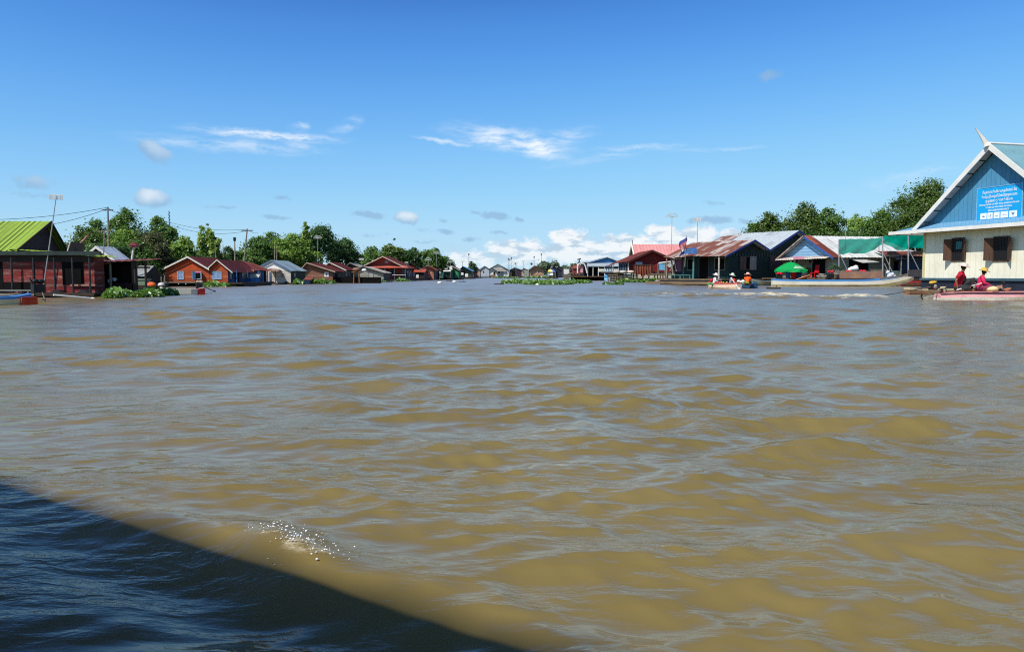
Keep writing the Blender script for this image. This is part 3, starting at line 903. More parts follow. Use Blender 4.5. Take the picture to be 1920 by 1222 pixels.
# --- small hut with a blue and white box
H = House('hut', 'tiny hut with a rusty roof and a blue box before the dark green wall', 569, 532.5, cat='hut')
x1_ = H.f(583, 530)[0]; zt = H.f(575, 519)[1]
H.b(MB().box(0, x1_ * .75, 0, 1.4, .1, H.f(575, 525)[1]), 'cabin', surf((96, 150, 204), (190, 206, 216), .5, 2.0))
H.sheet((-.2, -.4, zt - .45), (x1_ + .2, -.4, zt - .4), (x1_ + .1, 1.6, zt), (0, 1.6, zt), 'roof', RST)
for q in (0.05, x1_): H.post(q, 1.5, -.2, zt - .02, DARKWOOD, .06); H.post(q, -.2, -.2, zt - .42, DARKWOOD, .06)
H.b(MB().box(-.2, x1_ + .2, -.3, 1.6, -.2, .1), 'float', DARK)

# --- brown plank house + orange gable behind it
H = House('floating_house', 'brown plank house with a white square sign on its gable wall', 563, 531.0)
zf = H.f(600, 528.3)[1]; x1_, ze_ = H.f(624, 508); xp, zp = H.f(577, 493)
BRN = surf((142, 98, 78), (168, 130, 106), .4, 1.4, 'H', .24, .6, tint=.35)
H.gable(0, x1_, 0, 7.2, zf, ze_, zp, BRN, MAR, xr=xp, ze2=ze_, ohs=.3, ohf=.5, trim=surf((190, 166, 148), (130, 100, 84), .5, 2), trimw=.13, side=surf((58, 38, 36), (34, 26, 26), .5, 1.2, 'V', .3), ohr=.5)
a_ = w(608.5, 616.5, 510, 519)
sg = H.b(MB().box(a_[0], a_[1], -.06, -.01, a_[2], a_[3]), 'sign_board', WHITE)
cx, cz = (a_[0] + a_[1]) / 2, (a_[2] + a_[3]) / 2
H.b(MB().box(cx - .05, cx + .05, -.075, -.062, cz - .2, cz + .2).box(cx - .22, cx - .05, -.075, -.062, cz - .05, cz + .05).box(cx + .05, cx + .22, -.075, -.062, cz - .05, cz + .05), 'emblem', surf((70, 84, 110)), sg)
ya, _ = H.s_(628, 520, x1_); yb, _ = H.s_(633, 520, x1_)
H.opening('r', ya, yb, zf + .02, ze_ - .4, x1_)
H.raft(-.2, x1_ + .4, -.4, 7.4, zf)
H = House('floating_house', 'orange gabled house with dark red roof right behind the brown plank house', 604, 529.6)
zf = H.f(640, 527.5)[1]; x1_, ze_ = H.f(645, 504.5); xp, zp = H.f(618.5, 492)
H.gable(0, x1_, 0, 7.2, zf, ze_, zp, surf((70, 46, 42), (48, 34, 32), .5, 1.2, 'V', .3), MAR, xr=xp, ohs=.2, ohf=.5, trim=TRIMW, trimw=.13, gmat=surf((196, 106, 66), (170, 80, 48), .4, 1.4, 'V', .3), side=surf((58, 44, 50), (34, 30, 36), .5, 1.2, 'V', .3), ohr=.5)
for q in (648, 653):
    ya, z1 = H.s_(q, 509, x1_); yb, _ = H.s_(q + 3, 520, x1_)
    H.win('r', ya, yb, zf + .9, z1, x1_, frame=surf((150, 160, 176)), pane=PANE)
H.raft(-.2, x1_ + .6, -.4, 7.4, zf)

# --- grey plank houses
H = House('floating_house', 'small dark house with light grey roof left of the big red house', 640, 0, Y=132)
x1_, ze_ = H.f(676, 501.5); xp, zp = H.f(656.5, 493.3)
H.gable(0, x1_, 0, 7, .4, ze_, zp, surf((48, 46, 50), (34, 32, 36), .5, 1.2, 'V', .3), rusty((168, 166, 154), (140, 138, 128), .4), xr=xp, ohs=.2, ohf=.4, trim=surf((150, 140, 130)), trimw=.1)
H.win('f', *w(658, 661, 505, 512), frame=SKY_, pane=PANE)
H.raft(-.2, x1_ + .5, -.4, 7, .42)
H = House('floating_house', 'grey plank house with pale grey roof in front of the big red house', 652, 528.8)
x1_, ze_ = H.f(719, 511.5); xp, zp = H.f(681, 500); zf = H.f(700, 526.3)[1]
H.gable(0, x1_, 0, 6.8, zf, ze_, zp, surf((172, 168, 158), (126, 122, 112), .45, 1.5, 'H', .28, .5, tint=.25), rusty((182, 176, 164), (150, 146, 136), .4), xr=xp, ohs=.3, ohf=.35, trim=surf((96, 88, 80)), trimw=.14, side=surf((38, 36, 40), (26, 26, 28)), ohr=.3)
a_ = w(690, 700, 511, 521)
H.win('f', *a_, frame=surf((150, 146, 134)), pane=surf((176, 172, 162), (140, 136, 126)))
H.raft(-.2, x1_ + .5, -.4, 7, zf, surf((150, 146, 96), (120, 116, 80)))
t = thing('mooring_frame', 'brown wooden frame with sacks standing in front of the dark house', 'frame', wat(668, 531))
MB().tube((-.4, 0, -.3), (-.3, 0, 1.9), .1).tube((.5, 0, -.3), (.4, 0, 1.8), .1).box(-.7, .8, -.15, .15, 1.6, 1.75).build('posts', surf((140, 96, 60), (90, 60, 40), .5, 3), t)
MB().ball((0, 0, 2.05), .45, 10, 6, (1.3, .8, .7)).build('sack', surf((150, 110, 84), (100, 70, 54), .5, 3), t)
MB().ball((1.2, .1, 1.95), .4, 10, 6, (1.0, .8, .6)).build('sack', WHITE, t)
MB().box(-4.5, 3.5, .3, 1.5, -.2, .9).build('crib', DARK, t)

# --- big red house
H = House('floating_house', 'big dark red house with wide gable, blue shutters and red skirt roof', 685, 526.8)
zf = H.f(740, 524)[1]; x1_, ze_ = H.f(754, 498); xp, zp = H.f(719.5, 481)
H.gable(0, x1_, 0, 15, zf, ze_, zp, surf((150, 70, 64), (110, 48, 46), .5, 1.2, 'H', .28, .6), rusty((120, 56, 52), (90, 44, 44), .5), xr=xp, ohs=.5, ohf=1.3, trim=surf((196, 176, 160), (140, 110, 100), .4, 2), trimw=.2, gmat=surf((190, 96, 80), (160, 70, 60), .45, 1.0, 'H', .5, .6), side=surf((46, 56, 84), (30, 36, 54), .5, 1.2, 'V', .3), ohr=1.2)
xa, za = H.f(690, 502.5, -2.2); xb, zb = H.f(768, 502.5, -2.2)
H.sheet((xa, -2.2, za), (xb, -2.2, za), (x1_ + .6, -.05, ze_ + .05), (0, -.05, ze_ + .05), 'porch_roof', rusty((190, 100, 80), (150, 70, 60), .5))
for q in (692, 706, 722, 740, 760): H.post(H.f(q, 510, -2.0)[0], -2.0, zf, za + .05, surf((90, 100, 120)), .09)
BSH = surf((78, 150, 214), (60, 120, 180), .3, 3)
H.win('f', *w(732.5, 738, 507, 515), frame=BSH, pane=DARK, shut=BSH)
H.b(MB().box(H.f(730, 0, -2.1)[0], H.f(756, 0, -2.1)[0], -2.15, -2.05, zf + .9, zf + 1.0), 'railing', TRIMW)
for q in (758, 763, 768): 
    ya, z1 = H.s_(q, 508, x1_); yb, _ = H.s_(q + 3, 520, x1_)
    H.win('r', ya, yb, zf + .8, z1, x1_, frame=surf((90, 110, 150)), pane=PANE)
H.b(MB().box(H.f(716, 0)[0], H.f(723, 0)[0], -.06, -.01, H.f(720, 493)[1], H.f(720, 489)[1]), 'sign_board', surf((176, 200, 224), (150, 170, 200)))
H.raft(-.4, x1_ + 1.4, -2.4, 15, zf)
t = thing('laundry_line', 'washing hung on a line along the side of the big red house', 'laundry', H.root.location + Vector((x1_ + 1.0, 2, 0)))
m = MB().tube((0, 0, zf), (0, 0, zf + 1.5), .05).tube((0, 10, zf), (0, 10, zf + 1.5), .05).tube((0, 0, zf + 1.45), (0, 10, zf + 1.45), .02, n=5)
m.build('line', POSTW, t)
for i, c_ in enumerate(((210, 200, 210), (90, 100, 150), (180, 130, 150), (60, 70, 110), (200, 206, 214))):
    MB().slab([(0, .6 + i * 1.9, zf + .6), (0, 2.0 + i * 1.9, zf + .55), (0, 2.0 + i * 1.9, zf + 1.42), (0, .6 + i * 1.9, zf + 1.42)], (.03, 0, 0)).build('cloth', surf(c_, trans=.3), t)

# --- two red roofed houses
H = House('floating_house', 'red roofed house with low lean-to between the big red house and the pink gable', 762, 525.4)
x1_, ze_ = H.f(790, 504); xp, zp = H.f(771, 493.5); zf = .5
H.gable(0, x1_, 0, 9, zf, ze_, zp, surf((196, 92, 66), (150, 66, 52), .4, 1.2, 'H', .3), rusty((160, 92, 76), (120, 60, 54), .5), xr=xp, ohs=.4, ohf=.6, trim=TRIMW, trimw=.2)
xa, za = H.f(775, 510.5, -3); xb, _ = H.f(797, 510.5, -3)
H.sheet((xa, -3, za), (xb, -3, za), (xb, -.05, H.f(780, 504)[1]), (xa, -.05, H.f(780, 504)[1]), 'porch_roof', rusty((186, 92, 72), (150, 70, 60), .5))
H.b(MB().box(xa + .3, xb - .3, -2.6, -.1, zf, za - .1), 'store_room', surf((50, 40, 42), (34, 30, 32), .5, 1.2, 'V', .3))
H.b(MB().box(H.f(775.5, 0, -2.9)[0], H.f(780.5, 0, -2.9)[0], -2.75, -2.65, H.f(778, 521, -2.9)[1], H.f(778, 515, -2.9)[1]), 'white_screen', WHITE)
H.raft(-.4, x1_ + .6, -3.2, 9, zf)
H = House('floating_house', 'pink gabled house with brown roof and dark blue side wall', 792, 524.9)
x1_, ze_ = H.f(813, 504); xp, zp = H.f(803, 498.5); zf = H.f(800, 523.7)[1]
H.gable(0, x1_, 0, 14, zf, ze_, zp, surf((206, 132, 108), (190, 100, 74), .45, 1.0, 'H', .4, .4), rusty((166, 110, 94), (130, 76, 66), .5), xr=xp, ohs=.3, ohf=.6, side=surf((60, 62, 76), (44, 44, 54), .5, 1.2, 'V', .3), trim=surf((110, 60, 50)), trimw=.2, ohr=.8)
H.win('f', *w(799.5, 806.5, 508.5, 514), frame=surf((220, 190, 180)), pane=PANE, mull=1)
for q in (816, 821, 826):
    ya, z1 = H.s_(q, 508, x1_); yb, _ = H.s_(q + 2.2, 520, x1_)
    if q == 821: H.opening('r', ya, yb, zf + .02, z1, x1_, frame=surf((130, 120, 140)))
    else: H.win('r', ya, yb, zf + .8, z1, x1_, frame=surf((120, 120, 140)), pane=PANE)
H.raft(-.4, x1_ + 1, -.4, 14, zf)

# --- green houses
GREENW = surf((52, 130, 88), (40, 100, 70), .4, 1.2, 'V', .35, .4)
H = House('floating_house', 'teal green house with white signs on its front', 828, 524.2)
x1_, ze_ = H.f(846, 504); xp, zp = H.f(837, 497.3); zf = .4
H.gable(0, x1_, 0, 6, zf, ze_, zp, surf((60, 120, 110), (44, 90, 84), .4, 1, 'H', .4), rusty((130, 126, 118), (110, 96, 86), .5), xr=xp, ohs=.3, ohf=1.0, trim=surf((160, 160, 150)), trimw=.15)
for (a, b, c, d) in ((834, 839, 502, 504.5), (843, 848, 499, 506)):
    a_ = w(a, b, c, d, -1.2); H.b(MB().box(a_[0], a_[1], -1.25, -1.15, a_[2], a_[3]), 'sign_board', WHITE)
xa, za = H.f(831, 509, -2); xb, _ = H.f(845, 509, -2)
H.b(MB().slab([(xa, -2, za), (xb, -2, za), (xb, -.05, za + .4), (xa, -.05, za + .4)], (0, 0, .05)), 'awning', WHITE)
H.b(MB().box(xa, xb, -1.9, -.2, zf, H.f(840, 517, -2)[1]), 'counter', surf((40, 36, 34), (28, 26, 26)))
for q in (xa + .1, xb - .1): H.post(q, -1.9, zf, za, POSTW, .07)
H.raft(-.4, x1_ + .6, -2.1, 6, zf)
H = House('floating_house', 'bright green plank house with brown roof beside the teal house', 847, 524.0)
x1_, ze_ = H.f(860, 506); xp, zp = H.f(847.5, 498.5); zf = .4
H.gable(-2.2, x1_, 0, 10, zf, ze_, zp, GREENW, rusty((150, 124, 108), (120, 90, 80), .5), xr=xp, ohs=.3, ohf=.5, side=surf((26, 50, 44), (20, 34, 32)), trim=surf((196, 180, 160)), trimw=.16)
H.opening('f', *w(853, 858, 508, 522.5)[:2], zf + .02, w(853, 858, 508, 522.5)[3], frame=surf((40, 90, 66)), fill=surf((70, 160, 110), (52, 130, 90)), name='door')
H.raft(-.4, x1_ + 1, -.4, 10, zf)

# --- blue tarpaulin house
H = House('floating_house', 'low house with a bright blue tarpaulin roof far down the left bank', 860, 522.7)
x1_, ze_ = H.f(884, 507.5); xp, zp = H.f(868, 499.5); zf = .4
H.gable(0, x1_, 0, 10, zf, ze_, zp, surf((70, 84, 74), (40, 46, 44), .5, 1, 'V', .4), surf((96, 176, 236), (80, 150, 214), .4, .6), xr=xp, ohs=.4, ohf=1.2)
for (a, b, c, d) in ((864, 869, 511, 515.5), (872, 877.5, 513, 519)):
    a_ = w(a, b, c, d, -1.0); H.b(MB().box(a_[0], a_[1], -1.05, -.95, a_[2], a_[3]), 'white_panel', WHITE)
H.opening('f', *w(869, 872, 508, 520)); H.raft(-.4, x1_ + 1, -1.4, 10, zf)

# ================================================================== FAR CENTRE
def far_house(name, label, px0, px1, pyw, pye, pxr, pyr, wall, roof, L=9, gm=None, side=None, zf=.5, wins=(), doors=(), trim=None, ohf=.6, ohs=.5):
    H = House(name, label, px0, pyw)
    x1, ze = H.f(px1, pye); xp, zp = H.f(pxr, pyr)
    H.gable(0, x1, 0, L, zf, ze, zp, wall, roof, xr=xp, gmat=gm, side=side, ohf=ohf, ohs=ohs, trim=trim, trimw=.25)
    for (a, b, c, d) in wins:
        H.win('f', H.f(a, d)[0], H.f(b, d)[0], H.f(a, d)[1], H.f(a, c)[1], frame=surf((200, 200, 196)), pane=PANE)
    for (a, b, c) in doors:
        H.opening('f', H.f(a, c)[0], H.f(b, c)[0], zf + .02, H.f(a, c)[1])
    H.raft(-.5, x1 + .5, -.6, L, zf)
    return H


GRF = rusty((128, 128, 128), (104, 98, 94), .45)
BRF = rusty((110, 84, 74), (90, 62, 54), .5)
PINKW = surf((196, 160, 146), (170, 130, 116), .4, .8, 'H', .4, .4)
far_house('floating_house', 'small tan house beside the pale blue gable in the far middle', 887, 900, 521.3, 507, 896, 503.5, PINKW, BRF, wins=((892, 895, 510, 513),))
far_house('floating_house', 'pale blue grey gabled house in the far middle of the river bend', 900, 917.5, 520.9, 505, 908.7, 498.8, surf((184, 192, 200), (156, 164, 172), .4, .8, 'H', .4, .4), GRF, side=surf((50, 50, 58)), L=12, wins=((905, 908, 508, 512),))
H = far_house('floating_house', 'wide white gabled house with brown roof in the far middle', 914, 954, 520.3, 506, 933.5, 495, surf((226, 226, 222), (190, 190, 188), .3, .8), BRF, L=14, side=surf((44, 42, 44)), ohf=1.2, doors=((925, 929, 509),), wins=((934, 938, 509, 513),))
xa, za = H.f(922, 508.5, -7); xb, _ = H.f(951, 508.5, -7)
H.sheet((xa + 3, -7, za), (xb, -7, za), (xb - 3, -.05, H.f(930, 501.5)[1]), (xa, -.05, H.f(930, 501.5)[1]), 'porch_roof', rusty((160, 156, 146), (130, 124, 116), .5))
for q in (926, 932, 938, 948): H.post(H.f(q, 510, -6.6)[0], -6.6, .3, za, POSTW, .1)
H.b(MB().box(H.f(944, 0, -6)[0], H.f(952, 0, -6)[0], -6, -5.8, .5, za - .1), 'white_panel', WHITE)
H.b(MB().box(H.f(909, 0, -7)[0], H.f(952, 0, -7)[0], -7.4, 0, -.2, .5), 'deck', DARKWOOD)
H.b(MB().box(H.f(910, 0, -8)[0], H.f(928, 0, -8)[0], -9, -7.6, -.2, 1.4), 'pen', surf((150, 120, 100), (100, 80, 70), .5, 1, 'V', .6, .7))
far_house('floating_house', 'low house with dark red roof and open porch right of the wide white gable', 955, 978, 520.6, 506.5, 965, 501.8, surf((46, 44, 50), (70, 60, 60)), rusty((130, 54, 52), (104, 44, 44), .5), L=10, trim=None, doors=((960, 966, 508),))
H = far_house('floating_house', 'brown gabled house behind the floating plants in the far middle', 993, 1020, 520.6, 505.5, 1003, 498.3, surf((172, 134, 112), (196, 160, 134), .5, .8, 'H', .5, .3), BRF, L=14, side=surf((66, 46, 42)), ohf=1.5, wins=((1008, 1012, 508, 511),))
H.b(MB().box(H.f(984, 0)[0], H.f(992, 0)[0], -.5, 4, .4, H.f(990, 507)[1]), 'annex', surf((150, 160, 148), (120, 128, 118), .4, .8, 'V', .5))
far_house('floating_house', 'dark house with grey roof near the white board raft', 1031, 1053, 520.2, 507, 1036, 499, surf((44, 48, 62), (34, 36, 46)), rusty((140, 136, 130), (110, 100, 94), .5), L=10, doors=((1042, 1046, 509),))
far_house('floating_house', 'farther small house with blue grey roof behind the dark house', 1040, 1058, 519.8, 505, 1047, 499.5, surf((70, 70, 80)), rusty((130, 140, 150), (110, 116, 124), .5), L=10)
far_house('floating_house', 'small pinkish house between the dark red roof and the brown gable', 976, 990, 519.8, 507, 983, 502.5, PINKW, BRF, wins=((980, 983, 509, 512),))
far_house('floating_house', 'low white far house right of the blue grey roof', 1056, 1070, 519.6, 508, 1062, 504, surf((206, 206, 200), (170, 170, 164)), GRF, wins=((1060, 1063, 510, 513),))
far_house('floating_house', 'low grey far house just left of the arched porch', 1069, 1084, 519.7, 507.5, 1076, 503.5, surf((120, 116, 112), (90, 86, 84), .4, .8, 'V', .6), BRF, doors=((1074, 1077, 510),))
far_house('floating_house', 'low brown far house right of the blue tarpaulin roof', 876, 889, 521.4, 508.5, 883, 504.5, surf((110, 90, 78), (80, 66, 58), .4, .8, 'V', .6), GRF, doors=((880, 883, 510),))
# yellow and blue sunshades
t = thing('awning', 'yellow and white awning with a blue end on poles in the far middle', 'awning', at(1027, 521, 250))
t.location.z = 0; o = t.location
YY = 250
MB().slab([rel(1027, 509.5, YY), rel(1036, 510, YY), rel(1035, 505.5, YY + 3), rel(1029, 505.5, YY + 3)], (0, 0, .06)).build('yellow_sheet', surf((236, 222, 120), (220, 200, 90)), t)
MB().slab([rel(1029, 516, YY), rel(1037, 516, YY), rel(1037, 508, YY + .5), rel(1029, 509.5, YY + .5)], (0, .06, 0)).build('white_sheet', WHITE, t)
MB().slab([rel(1036, 510, YY), rel(1042, 510, YY), rel(1038, 506, YY + 3), rel(1035, 505.5, YY + 3)], (0, 0, .06)).build('blue_sheet', surf((70, 120, 190), (60, 100, 170)), t)
for q in (1029, 1041): MB().tube(rel(q, 522, YY), rel(q, 509, YY), .1).build('pole', POSTW, t)
MB().box(-1, 3.5, -.6, 1.2, -.2, .4).build('float', DARKWOOD, t)
# white board on raft
t = thing('board_raft', 'white board standing on a grey plank raft before the palisade landing', 'raft', wat(1058, 525))
o = t.location; YY = o.y
MB().box(0, 8 * YY / F, 0, 3, -.2, rel(1060, 514, YY).z).build('hull', surf((130, 124, 118), (96, 90, 86), .5, 1, 'V', .5), t)
MB().slab([rel(1056.5, 513.5, YY), rel(1067, 513.5, YY), rel(1067, 504.5, YY), rel(1056.5, 504.5, YY)], (0, .1, 0)).build('board', WHITE, t)
MB().tube(rel(1067.5, 515, YY), rel(1067.5, 498, YY), .1).tube(rel(1056.5, 515, YY), rel(1056.5, 503, YY), .06).build('pole', POSTW, t)

# ================================================================== RIGHT BANK
def rel(px, py, Y): return at(px, py, Y) - o


# --- blue roofed landing house with white porch
H = House('floating_house', 'blue gabled house with white arched porch and a white fence on the palisade landing', 1098, 0, Y=172, cat='house')
zf = 1.0
x1_, ze_ = H.f(1170, 494); xp, zp = H.f(1138.5, 482)
BLG = surf((62, 118, 170), (48, 96, 144), .4, 1, 'H', .4, .4)
H.gable(0, x1_, 0, 8, zf, ze_, zp, surf((46, 50, 60), (34, 36, 44)), rusty((120, 150, 170), (100, 126, 144), .4), xr=xp, ohs=.5, ohf=.4, gmat=BLG, trim=surf((190, 200, 206)), trimw=.15)
xa, za = H.f(1096, 500, -3); xb, _ = H.f(1166, 500, -3)
H.sheet((xa, -3, za), (xb, -3, za), (xb, -.05, ze_ + .1), (xa + 1, -.05, ze_ + .1), 'porch_roof', rusty((164, 176, 182), (140, 150, 156), .4))
for q in (1102, 1112, 1122, 1134, 1147, 1160): H.post(H.f(q, 505, -2.8)[0], -2.8, zf, za, WHITE, .08)
m = MB(); xa, za = H.f(1122, 504, -2.9); xb, zb = H.f(1162, 509.5, -2.9)
m.box(xa, xb, -2.95, -2.88, zb, za)
H.b(m, 'fence_panel', surf((226, 222, 210), (200, 194, 180), .3, 1, 'V', .5, .5))
for (a, b) in ((1104, 1110), (1113, 1120), (1126, 1131)):
    H.opening('f', H.f(a, 509)[0], H.f(b, 509)[0], zf, H.f(a, 501)[1], 0, frame=surf((90, 110, 130)))
H.b(MB().box(H.f(1068, 0, -4)[0], H.f(1168, 0, -4)[0], -4.0, 8, zf - .2, zf), 'deck', WOOD)
# arched porch
t = thing('arched_porch', 'white arched porch with a pink curtain at the end of the palisade landing', 'porch', at(1090, 512, 168)); t.location.z = 0
o = t.location; YY = 168
arc = [rel(1083, 512, YY), rel(1083, 498, YY), rel(1086, 494.5, YY), rel(1092, 493.8, YY), rel(1096, 495.5, YY), rel(1098, 500, YY), rel(1101, 512, YY)]
MB().path(arc, .16, 8).build('arch', WHITE, t)
MB().slab([rel(1086, 511, YY + .4), rel(1093, 511, YY + .4), rel(1092, 498, YY + .4), rel(1087, 498, YY + .4)], (0, .05, 0)).build('curtain', surf((206, 96, 116), (226, 180, 186), .5, 1.0, 'V', .4, .2), t)
MB().slab([rel(1082, 494.5, YY), rel(1097, 494.5, YY), rel(1100, 492.5, YY + 4), rel(1084, 492.5, YY + 4)], (0, 0, .12)).build('roof', surf((70, 80, 84)), t)
# palisade landing
t = thing('palisade_landing', 'long low landing stage walled with brown upright planks', 'landing', wat(1070, 525.5)); t.location.z = 0
o = t.location; YY = o.y
wl = 74 * YY / F
MB().box(0, wl, 0, 10, rel(1070, 513, YY).z - .35, rel(1070, 512.5, YY).z).build('deck', surf((112, 92, 76), (80, 64, 54), .5, .8), t)
MB().box(.1, wl - .1, .15, .3, -.3, rel(1070, 513, YY).z - .36).build('plank_wall', surf((146, 122, 98), (100, 82, 66), .5, .6, 'V', .32, .7, tint=.5), t)
for i in range(14): MB().tube((.2 + wl * i / 13.2, -.05, -.4), (.2 + wl * i / 13.2, -.05, rel(1070, 512, YY).z), .11, n=6).build('pile', DARKWOOD, t)
t = thing('antenna_mast', 'short mast with a flat t shaped aerial on the blue gabled house', 'antenna', at(1086, 494, 170))
o = t.location
MB().tube((0, 0, -.1), rel(1086, 485.5, 170), .14).build('pole', BLACKM, t)
MB().tube(rel(1082.5, 486.5, 170), rel(1089.5, 485, 170), .12).build('aerial', BLACKM, t)
t = thing('shore_hut', 'little maroon hut on the shore behind the palisade landing', 'hut', at(1075, 512, 195)); t.location.z = 0
o = t.location
MB().box(0, 3.2, 0, 3, .2, 3.0).build('wall', surf((140, 60, 56), (110, 50, 48)), t)
MB().slab([(-.3, -.3, 2.9), (3.5, -.3, 2.9), (3.2, 1.5, 3.8), (0, 1.5, 3.8)], (0, 0, .08)).slab([(-.3, 3.3, 2.9), (3.5, 3.3, 2.9), (3.2, 1.5, 3.8), (0, 1.5, 3.8)], (0, 0, .08)).build('roof', rusty((150, 90, 80), (110, 60, 54)), t)

# --- red house on stilts
H = House('stilt_house', 'deep red plank house with rusty roof and blue porch standing on stilts', 1184, 0, Y=139)
zf = H.f(1200, 509.5)[1]; x1_, ze_ = H.f(1268, 483); xp, zp = H.f(1221, 469.5)
ze0 = H.f(1184, 489)[1]
RDH = surf((134, 34, 34), (112, 26, 28), .4, 1.0, 'H', .26, .75, tint=.3)
RDV = surf((140, 34, 36), (116, 26, 30), .4, 1.0, 'V', .34, .7, tint=.3)
RR2 = rusty((128, 62, 46), (100, 46, 36), .55)
H.gable(0, x1_, 0, 13, zf, ze0, zp, RDH, RR2, xr=xp, ze2=ze0, ohs=.6, ohf=1.1, trim=surf((70, 32, 28), (50, 26, 24)), trimw=.35, gmat=RDV, side=surf((38, 62, 92), (28, 44, 66), .5, 1, 'V', .4))
H.sheet((-1.6, 13, ze0 - .7), (-1.6, 24, ze0 - .9), (xp, 24, zp - .3), (xp, 13, zp), 'porch_roof', RR2)
for yy in (12.5, 15, 17.5, 20, 23): H.post(-1.2, yy, zf, ze0 - .5, surf((130, 176, 206), (100, 140, 170)), .1)
for (a, b) in ((1.5, 3.0), (4.2, 6.0), (8, 9.5)): H.opening('l', a, b, zf + .02, ze0 - .5, 0, frame=surf((150, 170, 190)))
H.b(MB().box(-.12, .06, -.06, .1, zf, ze0), 'corner_post', TRIMW)
a_ = (H.f(1197, 0)[0], H.f(1210, 0)[0], H.f(1200, 496)[1], H.f(1200, 491.3)[1])
sg = H.b(MB().box(a_[0], a_[1], -.12, -.04, a_[2], a_[3]), 'sign_board', surf((226, 232, 240), (200, 210, 224)))
m = MB()
for i in range(9):
    xx = a_[0] + .12 + i * (a_[1] - a_[0] - .24) / 9
    m.box(xx, xx + .07, -.135, -.122, (a_[2] + a_[3]) / 2 - .1, (a_[2] + a_[3]) / 2 + random.uniform(.02, .12))
H.b(m, 'lettering', surf((90, 120, 170)), sg)
H.b(MB().box(H.f(1227, 0)[0] - .05, H.f(1227, 0)[0] + .05, -.1, -.02, zf, ze0), 'batten', surf((150, 70, 64)))
H.b(MB().box(-2.2, x1_ + 1, -2.6, 24, zf - .25, zf), 'deck', DARKWOOD)
for i in range(12):
    H.post(-2.0 + i * (x1_ + 2.8) / 11, -2.4, -.8, zf - .2, surf((96, 82, 68), (66, 56, 46)), .13, 'stilt', dx=random.uniform(-.12, .12))
for i in range(7): H.post(-1.6, 1.5 + i * 3.3, -.8, zf - .2, DARKWOOD, .13, 'stilt')
REDH = H
# broken landing in front of it
t = thing('stilt_landing', 'rickety grey landing of poles and cross planks below the red house', 'landing', wat(1140, 528)); t.location.z = 0
o = t.location; YY = o.y
zt = rel(1150, 513, YY).z
pl = MB().slab([(0, 0, zt - .5), (5.5, 0, zt - .4), (5.5, 2.5, zt - .4), (0, 2.5, zt - .5)], (0, 0, .12)); pl.build('walkway', GREYWOOD, t)
for i in range(8):
    x_ = .1 + i * .9
    MB().tube((x_, -.05, -.6), (x_ + random.uniform(-.25, .25), -.05, zt + random.uniform(-.3, .5)), .1, n=6).build('pole', surf((104, 92, 78), (70, 60, 50)), t)
for i in range(3): MB().slab([(0, -.12, .3 + i * .45), (4.5, -.12, .2 + i * .5), (4.5, -.12, .38 + i * .5), (0, -.12, .48 + i * .45)], (0, .06, 0)).build('cross_plank', GREYWOOD, t)
# hanging fishing nets
t = thing('fishing_net', 'reddish brown fishing nets hung in folds over the deck rail of the red house', 'net', at(1205, 508, 136.0))
o = t.location; YY = 136.0
NETM = surf((122, 62, 42), (92, 46, 34), .5, 2.0, streak='V')
n = 46
V = []; Q = []
for i in range(n + 1):
    u = i / n; px_ = 1190 + 32 * u
    lo = 513 + 4.5 * math.sin(u * 3.0) + 2.2 * math.sin(u * 17)
    for k in range(5):
        v = k / 4
        p = rel(px_, 497.5 + (lo - 497.5) * v, YY); V.append((p.x, p.y - .25 * v - .22 * math.sin(u * 42) * (v + .2), p.z))
for i in range(n):
    for k in range(4): Q.append((i * 5 + k, (i + 1) * 5 + k, (i + 1) * 5 + k + 1, i * 5 + k + 1))
np_mesh('net_cloth', np.array(V), np.array(Q), NETM, t, False)
MB().tube(rel(1188, 497.5, YY), rel(1224, 497.2, YY), .09).tube(rel(1189, 497, YY), rel(1189, 511, YY), .1).tube(rel(1223, 497, YY), rel(1223, 512, YY), .1).build('rack', DARKWOOD, t)
# sacks along the deck
for i, (q, c_, l_) in enumerate(((1157, (176, 168, 158), 'grey sack lying at the left end of the red house deck'), (1168, (196, 190, 180), 'pale sack bundle below the blue porch door'), (1183, (220, 190, 176), 'pinkish sack at the corner post of the red house'))):
    p = at(q, 511, 136.6)
    t = MB().ball((0, 0, .25), .5, 12, 8, (1.5, .8, .6)).ball((.7, .1, .2), .35, 10, 6, (1.4, .8, .6)).build('sack', surf(c_, tuple(int(x * .7) for x in c_), .4, 2), None, True, loc=(p.x, p.y, p.z - .15))
    tag(t, l_, 'sack', 'sacks on the red house deck')
# blue tarp, awning and purple cloth beside it
t = thing('awning', 'patched white awning with blue tarpaulin between the red house and the dark green house', 'awning', at(1240, 512, 124)); o = t.location; YY = 124
MB().slab([rel(1235, 506, YY), rel(1247, 506.5, YY), rel(1246, 495, YY), rel(1235, 494.5, YY)], (0, .04, 0)).build('blue_tarpaulin', surf((110, 176, 214), (80, 140, 190), .4, 2), t)
MB().slab([rel(1234, 494, YY), rel(1262, 490.5, YY), rel(1263, 489.5, YY + 3), rel(1236, 492.5, YY + 3)], (0, 0, .06)).build('awning_sheet', WHITE, t)
MB().slab([rel(1247, 497, YY), rel(1256, 502, YY), rel(1267, 490, YY), rel(1258, 492, YY)], (0, .04, 0)).build('hung_sheet', surf((196, 190, 186), (150, 140, 140), .4, 2), t)
for (a, b, c, d) in ((1234, 494, 1234, 512), (1256, 508, 1266, 490), (1247, 492, 1247, 512)): MB().tube(rel(a, b, YY - .1), rel(c, d, YY - .1), .08).build('pole', POSTW, t)
MB().box(rel(1232, 0, YY).x, rel(1268, 0, YY).x, -.5, 5, -.4, -.1).build('deck', WOOD, t)
